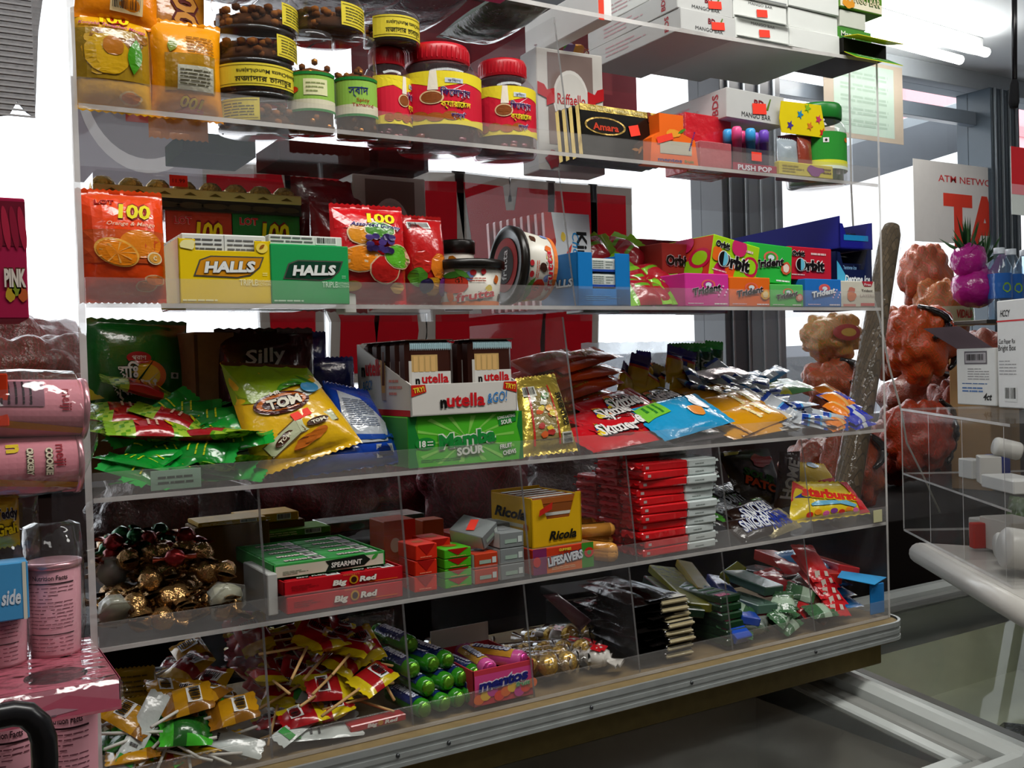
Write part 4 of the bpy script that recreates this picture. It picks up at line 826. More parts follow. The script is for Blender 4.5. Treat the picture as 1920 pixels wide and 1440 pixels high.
# black lidded cups
def cup(lab, px0, px1, pyt, pyb, Y, z, rot=(0, 0, 0), tub_=True, a0=-.4):
    a, b = onY(px0, pyb, Y).x, onY(px1, pyb, Y).x; r = (b-a)/2; h = abs(onY((px0+px1)/2, pyt, Y).z-onY((px0+px1)/2, pyb, Y).z)
    T = thing('candy_cup', lab, 'cup', ((a+b)/2, Y+r, z), rot, 'black lidded candy cups')
    m = MB(); m.lathe([(0, 0), (r*.82, 0), (r*.84, .002), (r*.97, h*.84), (0, h*.84)], M('#dcd8cc', 'plastic'), 36)
    S = lambda u, v, off: Vector(((r*(.84+.13*v/(h*.84))+off)*math.sin(a0+u/r), -(r*(.84+.13*v/(h*.84))+off)*math.cos(a0+u/r), v)); g = random.Random(px0)
    if tub_:
        m.decal(blob(-r*.45, h*.46, r*.42, h*.2, 20, .06, 3), S, M('#d8402a'), .0008, .008); m.decal(leaf(-r*.45, h*.66, r*.8, h*.14, .1), S, M('#3f7a2a'), .0012, .008); m.decal(leaf(-r*.2, h*.68, r*.5, h*.12, -.5), S, M('#5a9a3a'), .0014, .008)
        m.text('frutta', S, r*.2, h*.23, h*.17, M('#c8202c'), .0014, r*1.25, .02, .1, .12, M('#f0e6dc'), .05, .008)
        for k in range(10): m.decal(blob(r*(-1.2+.3*k), h*(.12+.5*g.random()), r*.12, h*.1, 10, .2, k, k), S, M(('#3a2018', '#e8cc3a', '#d86a2a', '#4a2a1a', '#7a8ac0')[k % 5]), .0008, .01)
        m.rect(-r*1.3, 0, r*1.6, h*.1, S, M('#e07a3a'), .0006, .01); m.lines(r*.0, h*.5, r*.5, h*.6, 2, S, M('#c8503a'), .001, .4); m.ell(r*.1, h*.7, r*.09, h*.06, S, M('#b02a30'), .001); m.ell(r*.4, h*.72, r*.08, h*.06, S, M('#b02a30'), .001)
    else:
        m.lines(-r*.6, h*.1, r*.6, h*.45, 6, S, M('#3a3a3a'), .0008, .4); m.decal(blob(-r*.4, h*.65, r*.35, h*.12), S, M('#e0901c'), .0008); m.text('frutta', S, r*.45, h*.62, h*.1, M('#b82030'), .001, r*.6, .01, 0, .25)
    m.build('cup', T); m = MB(); m.lathe([(r*.95, h*.80), (r*1.04, h*.81), (r*1.05, h*.9), (r*1.05, h*.97), (r*.98, h), (r*.9, h*.99), (r*.88, h*.975), (0, h*.975)], M('#17130f', 'plastic'), 40); m.ell(0, 0, r*.72, r*.72, frame((0, 0, h*.976), (1, 0, 0), (0, 1, 0)), M('#a82a28'), .0006); m.ell(0, 0, r*.5, r*.5, frame((0, 0, h*.976), (1, 0, 0), (0, 1, 0)), M('#2a1a14'), .001); m.text('frutta', frame((0, 0, h*.976), (1, 0, 0), (0, 1, 0)), 0, 0, r*.28, M('#d8d8d8'), .0014, r*.8, .01); m.build('lid', T)
    return T
cup('small black lidded candy cup standing behind the fruit printed tub', 846, 904, 428, 560, .10, z2, tub_=False)
cup('fruit printed candy tub with black lid standing upright on the second shelf', 846, 972, 488, 576, .008, z2)
T = cup('fruit printed candy tub lying on its side, black lid facing left', 930, 1052, 480, 572, .035, z2)
r = (onY(1052, 572, .035).x-onY(930, 572, .035).x)/2; T.location = (onY(958, 515, .06).x+.056, .064, z2+r*1.05); T.rotation_euler = (0, math.radians(-86), math.radians(-4)); T.scale = (1, 1, .9)
# chocolate bars with white corner, fanned
def d_kin(m, w, d, h):
    S = front(w, d, h); m.decal([(-w*.2, 0), (w*.5, 0), (w*.5, h), (-w*.35, h), (-w*.28, h*.7), (-w*.36, h*.5), (-w*.24, h*.3)], S, M('#d6dcda'), .0006)
    m.text('Kinder', S, w*.3, h*.5, h*.13, M('#1f1f1f'), .001, h*.62, .03, 0, -math.pi/2); m.text('Chocolate', S, w*.16, h*.5, h*.09, M('#2f8fc8'), .001, h*.6, .01, .2, -math.pi/2)
    m.decal(blob(-w*.08, h*.3, w*.1, h*.16, 12, .3, 2), S, M('#8a4a2a'), .001); m.decal(leaf(-w*.05, h*.55, h*.3, w*.08, 1.1), S, M('#d83a2a'), .0012); m.decal(blob(-w*.12, h*.75, w*.05, h*.05), S, M('#e8c83a'), .001)
for k in range(9):
    W_, H_, cx, z0 = fit((1018, 402, 1100, 570), .10, z2); mb = MB(); mb.box((0, 0, H_/2), (W_, .0085, H_), M('#c02218', 'film', bump=.1), .001)
    if k == 0: d_kin(mb, W_, .0085, H_)
    solo(mb, 'chocolate_bar', 'red milk chocolate bar, %s in the fanned row' % ('foremost with white lettered corner', 'second from the front', 'third from the front', 'fourth from the front', 'middle one', 'fourth from the back', 'third from the back', 'second from the back', 'rearmost')[k], 'chocolate bar', (cx+.012-.0025*k, .105+.0165*k, z2+.0015), (-.06, 0, .04), 'milk chocolate bars')
# blue tray of packs
W_, H_, cx, z0 = fit((1082, 476, 1180, 576), .006, z2)
T = thing('lozenge_box', 'bright blue lozenge display tray with three white packs showing in its slot', 'lozenge box', (cx, .006+.045, z2), .03, 'lozenge boxes')
B_ = M('#1878c0', 'paper'); m = MB(); d = .09
for s in (-1, 1): m.box((s*W_*.36, -d/2+.001, H_/2), (W_*.28, .002, H_), B_, .0004); m.box((s*(W_/2-.001), 0, H_/2), (.002, d, H_), B_, .0004)
m.box((0, -d/2+.001, H_*.16), (W_, .002, H_*.32), B_, .0004); m.box((0, d/2, H_/2), (W_, .002, H_), B_, .0004); m.box((0, 0, .001), (W_, d, .002), B_, .0003); S = front(W_, d, H_); m.lines(-W_*.36, H_*.1, W_*.3, H_*.2, 3, S, M('#3f9ad8'), .0006, .35)
L = left(W_, d, H_); m.text('HALLS', L, 0, H_*.45, H_*.14, M('#dfe8f0'), .0006, d*.8, .04, .15, 0, M('#22304a'), .05); m.build('carton', T)
for k in range(3):
    for r in range(2):
        m = MB(); m.box((0, 0, H_*.13), (W_*.9, .035, H_*.25), M('#c9cfca', 'film', bump=.15), .003, None, {'+z': M('#2a4aa0')}); S = frame((0, -.0175, 0), (1, 0, 0), (0, 0, 1)); m.lines(-W_*.18, H_*.06, W_*.02, H_*.22, 4, S, M('#7a8a84'), .0005, .3); m.lines(W_*.06, H_*.06, W_*.2, H_*.22, 3, S, M('#94a09a'), .0005, .3); m.rect(-W_*.45, 0, W_*.45, H_*.045, S, M('#2448a0'), .0006); o = m.build('lozenge_pack', T); o.location = (0, -.024+.04*r, .003+H_*.29*(k+.1))
# strawberry chews with leafy twists
m = MB(); pillow(m, .05, .085, .018, M('#a01c28', 'film'), nu=8, nv=16, seal=.2, paint=lambda u, v, s: M('#79b82a', 'film') if v < .22 or v > .78 else (M('#5c9a20', 'film') if (abs(u-.3) < .1 and .3 < v < .6) else M('#9c1824', 'film')), wr=.004)
P_ = m.build('strawberry_chew'); tag(P_, 'red strawberry chew with green twisted ends in the pile beside the blue tray', 'candy', 'strawberry chews')
g = random.Random(31); i = 0
x0, x1 = onY(1186, 560, .03).x, onY(1276, 560, .03).x
for lay in range(5):
    for k in range(4):
        x = x0+(x1-x0)*(k+.5)/4-.004*lay; y = g.uniform(.02, .07)+.022*lay; zz = z2+.012+.0185*lay
        o = P_ if i == 0 else dup(P_, (0, 0, 0)); flat(o, x-.03, y+.01, zz, math.radians(-70+g.uniform(-22, 22)), 0, g.uniform(-.2, .2), g.uniform(.7, 1.1)); i += 1
# cartons along the back
for k, (q, y, c, lab) in enumerate((((1094, 447, 1168, 576), .17, '#1c4a2c', 'dark green dental gum carton standing behind the strawberry chews'), ((1160, 449, 1232, 576), .17, '#8a1a30', 'wine red carton standing right of the dark green one at the back'), ((1234, 453, 1300, 576), .17, '#7a1428', 'dark wine red carton standing behind the melon gum'), ((1300, 455, 1362, 576), .18, '#6a1626', 'dark red carton farthest right in the back row'))):
    carton('gum_carton', lab, q, y, .05, M(c, 'film', bump=.05), z2, (lambda m, w, d, h: m.text('Dentyne', front(w, d, h), 0, h*.62, h*.1, M('#7aa88a'), .0006, w*.6)) if k == 0 else None)
# gum cartons
def trident(base, acc, inv=False, fruit=None):
    def f(m, w, d, h):
        S = front(w, d, h); m.ell(w*.02, h*.66, w*.16, h*.16, S, M('#e86a5a'), .0005); m.ell(w*.02, h*.66, w*.12, h*.12, S, M(acc), .0008); m.ell(w*.02, h*.66, w*.07, h*.07, S, M('#d8e8f0'), .001); m.rect(-w*.2, h*.42, w*.22, h*.58, S, M(base), .0012)
        m.text('Trident', S, -w*.03, h*.52, h*.2, M('#e8f0f6' if inv else '#1a1216'), .0016, w*.66, .04, .1, .1, M('#3a5a8a' if inv else '#e8d8e6'), .03, slope=.06); m.lines(-w*.45, h*.06, -w*.1, h*.12, 1, S, M('#f0d8e8'), .0006, .4, 0); m.lines(w*.15, h*.04, w*.45, h*.12, 1, S, M('#f8f0f4'), .0006, .5, 0)
        if fruit: m.decal(blob(w*.35, h*.42, w*.11, h*.17, 18, .1, 3), S, M(fruit[0]), .0018); m.decal(blob(w*.35, h*.42, w*.07, h*.11, 16, .1, 3), S, M(fruit[1]), .0022)
        else:
            for k in range(7): m.ell(w*(.25+.035*k), h*(.45+.09*((k*5) % 4)-.1), w*.02, h*.028, S, M('#f0c8e8'), .0012, 0, 10)
    return f
def orbit(m, w, d, h):
    S = front(w, d, h); m.text('Orbit', S, -w*.02, h*.46, h*.3, M('#141014'), .0016, w*.66, .05, 0, 0, M('#f0ece8'), .05); m.ell(-w*.27, h*.46, w*.11, h*.2, S, M('#f0ece8'), .003); m.ell(-w*.27, h*.46, w*.095, h*.18, S, M('#141014'), .0034); m.decal([(-w*.27, h*.64)]+[(-w*.27+w*.09*math.sin(t), h*.46+h*.175*math.cos(t)) for t in [i*math.pi/10 for i in range(11)]], S, M('#6ac0dc'), .0038)
    m.text('Orbit', S, -w*.3, h*.8, h*.15, M('#141014'), .0012, w*.3, .05, 0, 0, M('#f0ece8'), .05); m.lines(w*.0, h*.76, w*.36, h*.86, 1, S, M('#f0c8c8'), .0008, .6, 0); m.lines(-w*.45, h*.12, -w*.15, h*.2, 1, S, M('#f0c8c8'), .0008, .4, 0)
def melon(m, w, d, h):
    S = front(w, d, h); L = left(w, d, h)
    for s_, sc, W2 in ((S, 1, w), (L, 1, d)):
        for k, (u, v, a, c) in enumerate(((-.25, .15, .17, '#c41a5a'), (-.05, .25, .14, '#e85a1c'), (.2, .12, .2, '#8ad01c'), (.33, .45, .17, '#c41a4a'), (.33, .45, .12, '#9ad81c'), (-.4, .55, .12, '#e86a1c'), (.05, .85, .16, '#d02a6a'))):
            q = [(max(-W2*.49, min(W2*.49, x)), max(h*.01, min(h*.99, y))) for x, y in blob(W2*u, h*v, W2*a, h*a*1.5, 20, .02, k)]; m.decal(q, s_, M(c), .0004+.0002*k)
    orbit(m, w, d, h); m.text('Orbit', L, -d*.2, h*.5, h*.3, M('#14100f'), .002, d*.5, .05, 0, 0, M('#e8dcd8'), .05)
zg = z2
carton('gum_carton', 'pink bubble gum carton at the front of the second shelf', (1286, 514, 1366, 577), .006, .08, '#d8369a', zg, trident('#d8369a', '#c02a8a'))
carton('gum_carton', 'orange tropical gum carton between the pink and pale green ones', (1368, 521, 1444, 577), .006, .08, '#ec6c1c', zg, trident('#ec6c1c', '#d85a1a', False, ('#f0b030', '#f0d8a0')), .02)
carton('gum_carton', 'low pale green gum carton between the orange and blue ones', (1446, 534, 1506, 578), .004, .07, '#5cc060', zg, trident('#5cc060', '#4ab05a', False, ('#d87a6a', '#e8b8a8')))
carton('gum_carton', 'blue spearmint gum carton right of the pale green one', (1510, 524, 1577, 578), .005, .09, '#2474c8', zg, trident('#2474c8', '#d85a6a', True, None), .02)
def layers(m, w, d, h):
    S = front(w, d, h); m.decal([(w*.1, h), (w*.45, h), (w*.38, h*.8), (w*.17, h*.8)], S, M('#b8283a'), .0005); m.text('Free', S, w*.27, h*.88, h*.1, M('#f0e0e0'), .0009, w*.2, .02); m.text('Trident', S, w*.25, h*.64, h*.1, M('#3a2a2a'), .0008, w*.34, .02); m.text('LAYERS', S, w*.25, h*.45, h*.12, M('#b8a8a0'), .0008, w*.42, .01)
    m.decal(blob(-w*.22, h*.42, w*.13, h*.2, 14, .15, 2), S, M('#d87a4a'), .0008); m.decal(blob(-w*.22, h*.66, w*.12, h*.1, 12, .3, 3), S, M('#c87a6a'), .001); m.rect(w*.05, h*.05, w*.47, h*.16, S, M('#d05a5a'), .0008); m.rect(-w*.47, h*.03, -w*.1, h*.12, S, M('#d88a80'), .0008)
carton('gum_carton', 'cream layered gum carton at the right end of the front row', (1579, 528, 1640, 579), .004, .06, '#d8d4c4', zg, layers)
zu = onY(1400, 522, .03).z
carton('gum_carton', 'green watermelon gum carton stacked on the orange and pale green cartons', (1404, 460, 1482, 528), .022, .09, '#2fb845', onY(1440, 530, .022).z, trident('#2fb845', '#4a9a3a', False, ('#d85a3a', '#f0dcd0')), -.06, tilt=(0, .07))
carton('gum_carton', 'lime and magenta fruit remix gum carton tilted on the pink carton', (1334, 452, 1416, 522), .012, .16, '#a6d41c', onY(1370, 524, .012).z-.002, melon, -.05, tilt=(0, .2), faces={'-x': M('#c8402a')})
carton('gum_carton', 'red bubblemint gum carton stacked on the blue gum carton', (1480, 466, 1558, 522), .02, .07, '#c81f34', onY(1520, 526, .02).z, orbit, 0, tilt=(0, .02))
carton('gum_carton', 'brown red gum carton with a side logo left of the fruit remix carton', (1236, 458, 1296, 514), .075, .09, '#8a2a24', onY(1270, 514, .075).z, lambda m, w, d, h: m.text('Orbit', front(w, d, h), 0, h*.45, h*.32, M('#17100f'), .0012, w*.8, .05, 0, 0, M('#b8a8a8'), .04), .1)
# navy trays
nv = M('#141a6a', 'paper')
def tray(lab, q, Y, d, z, mat, logo, hb=1.0, lift=0):
    W_, H_, cx, z0 = fit(q, Y, z); T = thing('gum_tray', lab, 'tray', (cx, Y+d/2, z), .02, 'navy gum trays'); m = MB()
    P = [(-W_/2, 0), (W_/2, 0), (W_/2, H_), (W_*.4, H_*.98), (W_*.3, H_*.5), (-W_*.3, H_*.5), (-W_*.4, H_*.9), (-W_/2, H_*.92)]; prism(m, [(x, -d/2, zz) for x, zz in P], (0, .002, 0), mat)
    m.add([(s*W_/2+t, y, zz) for s in (-1,) for t in (0, .002) for y, zz in ((-d/2, 0), (d/2, 0), (d/2, H_*hb), (-d/2, H_*.92+lift))], [(0, 3, 2, 1), (4, 5, 6, 7), (0, 1, 5, 4), (1, 2, 6, 5), (2, 3, 7, 6), (3, 0, 4, 7)], mat)
    m.add([(W_/2-t, y, zz) for t in (0, .002) for y, zz in ((-d/2, 0), (d/2, 0), (d/2, H_*hb), (-d/2, H_))], [(0, 1, 2, 3), (4, 7, 6, 5), (0, 4, 5, 1), (1, 5, 6, 2), (2, 6, 7, 3), (3, 7, 4, 0)], mat)
    m.box((0, d/2, H_*hb/2), (W_, .002, H_*hb), mat, .0003); m.box((0, 0, .001), (W_, d, .002), mat, .0003); S = frame((0, -d/2, 0), (1, 0, 0), (0, 0, 1)); logo(m, S, W_, H_); m.build('carton', T)
    for k in range(3):
        mm = MB(); mm.box((0, 0, H_*.11), (W_*.9, d*.8, H_*.2), M('#10183a', 'film', bump=.1), .002); S = frame((0, -d*.4, 0), (1, 0, 0), (0, 0, 1)); mm.text('Dentyne ice', S, W_*.05, H_*.11, H_*.1, M('#8ab8e0'), .0006, W_*.4, .02, .2); o = mm.build('gum_pack', T); o.location = (0, .004, .003+k*H_*.21)
    return H_
def dent(m, S, W, H): m.decal([(-W*.5, 0), (-W*.5, H*.7), (-W*.42, H*.6), (-W*.1, H*.1), (0, 0)], S, M('#4ab0dc'), .0006); m.rect(-W*.5, 0, W*.5, H*.08, S, M('#1a3a6a'), .0009); m.text('Dentyne Ice', S, W*.06, H*.28, H*.17, M('#e8f0f8'), .0012, W*.72, .03, .25)
h = tray('lower navy ice gum tray with white script, right end of the second shelf', (1568, 468, 1634, 532), .03, .11, zg+.031, M('#101c48'), dent)
bxs = carton('gum_carton', 'plain dark blue carton under the navy ice gum trays', (1568, 540, 1640, 579), .045, .10, '#1a2c66', zg, None)
def plain(m, S, W, H): m.rect(-W*.38, H*.3, W*.36, H*.5, S, M('#1f8ac8'), .0006)
tray('upper open royal blue gum tray resting on the navy ice gum tray', (1572, 418, 1634, 470), .035, .26, zg+.031+h+.0006, M('#1c1f8c'), plain, 1.0, .012)
# ================================================================== third shelf
z3 = SZ[3]+.0004
def wrapper(w, h, t, mat, deco=None, paint=None, seed=1, nu=8, nv=16, seal=.14, wr=.003, bend=None, pinch=0):
    m = MB(); S = pillow(m, w, h, t, mat, nu=nu, nv=nv, seal=seal, seed=seed, wr=wr, paint=paint, bend=bend, pinch=pinch)
    if deco: deco(m, S, w, h)
    return m
def F(c, **k): return M(c, 'film', **k)
def d_mm(m, S, W, H):
    m.ell(W*.05, H*.42, W*.2, H*.16, S, F('#d86a1c'), .0008, .1, 24, .02); m.ell(W*.03, H*.42, W*.16, H*.12, S, F('#d8b81c'), .0012, .1, 24, .02); m.ell(-W*.02, H*.60, W*.12, H*.06, S, F('#a8181c'), .0016)
    m.text('প্রাণ', S, -W*.02, H*.6, H*.045, M('#d8c8b8'), .002, W*.14, .01); m.text('মিঃ', S, -W*.12, H*.46, H*.12, M('#d8ddd4'), .002, W*.2, .03, 0, .05, M('#12351a'), .06, .02); m.text('ম্যাংগো', S, -W*.04, H*.31, H*.13, M('#d8ddd4'), .002, W*.46, .03, 0, .12, M('#12351a'), .06, .02); m.rect(W*.3, H*.4, W*.38, H*.46, S, M('#a8b0a4')); m.ell(W*.34, H*.43, W*.02, H*.02, S, M('#1a3a1a'), .001)
    m.decal([(-W*.48, H*.18), (-W*.48, H*.3), (-W*.34, H*.2)], S, F('#c8c020'), .0008)
bag('candy_bag', 'big dark green mango candy bag standing at the left back of the third shelf', (166, 598, 352, 790), .17, .04, '#12601c', onY(260, 790, .17).z, d_mm, lean=-.1, roll=.05, seed=51)
T = carton('cardboard_tray', 'small brown cardboard tray under the green mango bag', (170, 792, 350, 900), .18, .08, '#7a5a36', z3)
carton('cardboard_box', 'open brown corrugated cardboard box standing behind the toffee bag', (352, 622, 428, 800), .15, .10, M('#8a6642', 'matte', scale=90, vary=.2), z3, lambda m, w, d, h: m.rect(-w*.5, h*.5, -w*.42, h*.98, front(w, d, h), M('#5f4228')), .2)
def d_silly(m, S, W, H): m.text('Silly', S, -W*.05, H*.80, H*.10, M('#c8c0bc'), .0014, W*.42, .02, .2, .1); m.text('Crackers', S, W*.05, H*.66, H*.09, M('#c8c0bc'), .0014, W*.62, .03, .2, .06, M('#2a1414'), .05); m.rect(-W*.42, H*.67, -W*.32, H*.72, S, F('#c8281c'), .001)
bag('candy_bag', 'dark maroon crackers bag lettered in pale script behind the yellow toffee bag', (424, 614, 604, 850), .12, .06, '#3f1216', z3, d_silly, lean=-.05, seed=53)
bag('candy_bag', 'navy blue bag top sticking up behind the maroon crackers bag', (560, 622, 622, 850), .21, .04, '#101a5a', z3, None, lean=-.03, seed=54)
bag('candy_bag', 'dark navy bag standing between the maroon bag and the spread tray', (590, 670, 672, 870), .17, .03, '#141c58', z3, None, lean=-.03, seed=55)
def d_blue(m, S, W, H):
    m.decal([(-W*.42, H*.42), (-W*.3, H*.9), (W*.1, H*.84), (W*.42, H*.55), (W*.3, H*.32), (-W*.2, H*.3)], S, F('#b9c0c8', bump=.6), .0008, .02); m.lines(-W*.28, H*.5, W*.25, H*.82, 14, S, M('#4a5a7a'), .0014, .3); m.rect(-W*.46, H*.34, W*.46, H*.4, S, F('#1a4aa8'), .0018, .02); m.bars(W*.05, H*.12, W*.36, H*.28, S, .0012, 18, '#d0d4d8', True)
quadbag('candy_bag', 'bright blue bag with white printed panel and barcode beside the toffee bag', [(604, 716), (690, 735), (756, 872), (640, 884)], .11, .05, .06, '#1446b8', d_blue, seed=56, nu=24)
bag('candy_bag', 'creased royal blue bag lying low in front of the blue printed bag', (560, 820, 762, 886), .03, .035, '#1340a0', z3, None, lean=-.5, roll=-.06, seed=58, wr=.006)
# toffee bag
def d_tom(m, S, W, H):
    m.decal([(-W*.5, H*.62), (-W*.5, H*.985), (W*.5, H*.985), (W*.5, H*.86), (0, H*.72), (-W*.2, H*.62)], S, F('#8fae1c'), .0005, .02); m.rect(-W*.5, H*.965, W*.5, H, S, F('#5a2418'), .0008, .02)
    m.decal([(-W*.3, H*.52), (-W*.1, H*.5), (W*.2, H*.62), (W*.48, H*.72), (W*.48, H*.8), (W*.1, H*.7), (-W*.25, H*.6)], S, F('#d8dcc8'), .001, .02)
    m.ell(-W*.06, H*.6, W*.3, H*.1, S, F('#4a1414'), .0016, .12, 30, .015); m.ell(-W*.06, H*.605, W*.27, H*.075, S, F('#c8681c'), .002, .12, 30, .015); m.ell(-W*.06, H*.6, W*.22, H*.055, S, F('#3a1210'), .0024, .12, 30, .015)
    m.text('TOM', S, -W*.05, H*.6, H*.08, M('#f0ead8'), .003, W*.36, .05, .1, .12, M('#2a0e0c'), .04, .012); m.text('MR', S, -W*.1, H*.69, H*.03, M('#f0ead8'), .003, W*.12, .03, .1, .12)
    for k in range(6): m.decal(leaf(W*(.0+.06*k), H*(.74+.012*k), W*.2, H*.04, .5-.2*k), S, F(('#3f8a1c', '#5aa02a', '#2f6a18')[k % 3]), .0026+.0002*k)
    m.ell(W*.3, H*.72, W*.1, H*.06, S, F('#3a8ab8'), .0034); sticker(m, S, W*.06, H*.46, W*.2, H*.07, .2, '')
    for u, v, r in ((-.18, .27, .5), (.18, .37, .1)):
        c, s_ = math.cos(r), math.sin(r); q = [(W*u+a*W*.2*c-b*H*.07*s_, H*v+a*W*.2*s_+b*H*.07*c) for a, b in ((-1, -.8), (1, -.8), (1, .8), (-1, .8))]; m.decal(grow(q, .0016), S, F('#7a5a2a'), .001); m.decal(q, S, F('#c8cda8'), .0014); m.ell(W*u, H*v, W*.12, H*.035, S, F('#4a2a1a'), .002, r); m.text('TOM', S, W*u, H*v, H*.03, M('#f0e8d0'), .0026, W*.15, .03, 0, r)
    for u, v in ((.0, .2), (.12, .24)): m.decal(blob(W*u, H*v, W*.13, H*.045, 16, .15, 5, .4), S, F('#c86a1c'), .001)
quadbag('candy_bag', 'yellow toffee bag with brown lettered oval logo leaning over the third shelf edge', [(412, 682), (574, 690), (680, 832), (483, 900)], .10, .035, .045, '#e6b414', d_tom, seed=61, nu=30, nv=30, wr=.004)
# green wrappers in a pile
def gw(u, v, s): return F('#17a03a') if (v < .13 or v > .87) else F('#0f8a2c')
P_ = wrapper(.030, .088, .014, F('#0f8a2c'), lambda m, S, W, H: m.lines(-W*.3, H*.3, W*.3, H*.65, 3, S, M('#c8d020'), .0006, .2), gw, 71, seal=.18).build('foil_candy')
tag(P_, 'small green wrapped candy in the pile at the left of the third shelf', 'candy', 'green wrapped candies')
g = random.Random(12); i = 0
for lay in range(6):
    for k in range(7 if lay < 4 else 4):
        x = .02+.115*((k+.5)/7 if lay < 4 else (k+.5)/4)+g.uniform(-.012, .012); y = .025+.022*lay+g.uniform(-.012, .015)
        o = P_ if i == 0 else dup(P_, (0, 0, 0)); flat(o, x, y, z3+.010+.0145*lay, g.uniform(-2.4, -.4), g.uniform(-.15, .35), g.uniform(-.5, .5)); i += 1
def rp(u, v, s):
    if v < .12 or v > .88: return F('#86b82a')
    if v < .3 or v > .72: return F('#9fc43a') if (int(u*9)+int(v*30)) % 4 else F('#5a9a1c')
    return F('#a5161e')
def rpd(m, S, W, H): m.lines(-W*.2, H*.42, W*.2, H*.6, 2, S, M('#d8b8a0'), .001, .3); m.decal(leaf(0, H*.68, W*.4, H*.04, .3), S, F('#c8281c'), .001); m.decal(leaf(W*.1, H*.33, W*.4, H*.04, .6), S, F('#d8c81c'), .001)
P_ = wrapper(.045, .105, .016, F('#a5161e'), rpd, rp, 75, 10, 20, seal=.12).build('fruit_chew'); tag(P_, 'red fruit chew packet with lime green ends atop the green candies', 'candy', 'red and green fruit chews')
for i, (px, py, Y, yw, pt, rl) in enumerate(((235, 770, .10, 1.2, .1, 0), (250, 745, .11, 1.35, .12, .05), (240, 725, .13, 1.5, .1, -.05), (290, 792, .07, 1.5, .05, .1), (330, 760, .10, 1.1, .2, .1), (385, 795, .06, .8, -.2, .25), (420, 790, .05, .6, -.35, .3), (455, 835, .04, .3, -.6, .3), (420, 850, .035, -.2, -.5, .2), (270, 700, .15, 1.5, .3, 0))):
    p = onY(px, py+(48 if py < 780 else 12), Y); o = P_ if i == 0 else dup(P_, (0, 0, 0)); a = Matrix.Rotation(yw, 3, 'Z') @ Vector((0, 1, 0)); flat(o, p.x-a.x*.05, Y-a.y*.05, p.z-.004, yw, pt, rl)
m = MB(); m.box((0, 0, .012), (.055, .0012, .022), M('#7fa08a'), .0002); S = frame((0, -.0006, 0), (1, 0, 0), (0, 0, 1)); m.lines(-.02, .006, .02, .018, 2, S, M('#24382a'), .0004, .4); solo(m, 'shelf_tag', 'pale green paper tag behind the third shelf lip', 'tag', (onY(330, 905, .008).x, .007, z3), 0)
# sour chews box and the spread tray on top of it
def d_mam(m, w, d, h):
    S = front(w, d, h); lg = M('#4fb82a'); m.rect(-w*.42, 0, w*.5, h, S, lg, .0004); m.decal([(-w*.5, 0), (-w*.42, 0), (-w*.44, h*.3), (-w*.41, h*.55), (-w*.44, h*.8), (-w*.42, h), (-w*.5, h)], S, M('#1c7a32'), .0006); m.decal([(w*.5, 0), (w*.46, 0), (w*.48, h*.4), (w*.45, h*.7), (w*.47, h), (w*.5, h)], S, M('#1c7a32'), .0006)
    for k in range(14): a = k*2*math.pi/14+.1; r2 = .46*w; m.decal([(0, h*.5), tuple(max(-q, min(q, t)) if j == 0 else max(h*.04, min(h*.96, t)) for j, (t, q) in enumerate(((r2*math.cos(a-.05), w*.42), (h*.5+h*.6*math.sin(a-.05), 9)))), tuple(max(-q, min(q, t)) if j == 0 else max(h*.04, min(h*.96, t)) for j, (t, q) in enumerate(((r2*math.cos(a+.05), w*.42), (h*.5+h*.6*math.sin(a+.05), 9))))], S, M('#8ad05a'), .0006+.00001*k)
    m.text('Mamba', S, 0, h*.52, h*.27, M('#1f8a3a'), .0016, w*.5, .05, 0, .04, M('#e8f0dc'), .05, slope=.03); m.text('SOUR', S, w*.02, h*.27, h*.15, M('#d8e0d0'), .0022, w*.24, .05, 0, .05, M('#4a6a48'), .05)
    m.ell(-w*.36, h*.46, w*.085, h*.12, S, M('#1c8a34'), .0012); m.text('18', S, -w*.385, h*.46, h*.12, M('#f0f4e8'), .0018, w*.055, .04); m.lines(-w*.345, h*.4, -w*.295, h*.52, 2, S, M('#e8f0e0'), .0018, .4)
    m.decal([(w*.28, h*.72), (w*.44, h*.8), (w*.44, h*.97), (w*.28, h*.88)], S, M('#1c8a34'), .0012); m.text('LONG LASTING', S, w*.35, h*.9, h*.06, M('#f0f4e8'), .0018, w*.16, .02, 0, .1); m.text('SOUR', S, w*.35, h*.8, h*.09, M('#f0f4e8'), .0018, w*.1, .03, 0, .1); m.text('FRUIT', S, w*.34, h*.3, h*.09, M('#f0f4e8'), .0014, w*.11, .03, 0, .1, M('#1c8a34'), .05); m.text('CHEWS', S, w*.37, h*.17, h*.09, M('#f0f4e8'), .0014, w*.12, .03, 0, .1, M('#1c8a34'), .05); m.lines(-w*.4, h*.08, -w*.05, h*.15, 2, S, M('#1c6a2a'), .0008, .35, 0)
W_, H_, cx, z0 = fit((765, 770, 978, 876), .018, z3)
carton('candy_carton', 'lime green sour chews carton under the hazelnut snack tray', (765, 770, 978, 876), .018, .14, '#55b030', z3, d_mam, .01, faces={'-x': M('#4a9a48'), '+z': M('#58a838')}); zt = z3+H_
W_, H_, cx, z0 = fit((768, 714, 968, 784), .012, zt+.0006); d = .165; hb = .098
T = thing('snack_tray', 'white hazelnut snack display tray with sloped sides on the green chews carton', 'display tray', (cx, .012+d/2, zt+.0006), .02); wh = M('#d6d2cb'); m = MB()
m.box((0, -d/2+.001, H_/2), (W_, .002, H_), wh, .0003); m.box((0, d/2, hb/2), (W_, .002, hb), wh, .0003); m.box((0, 0, .001), (W_, d, .002), wh, .0003)
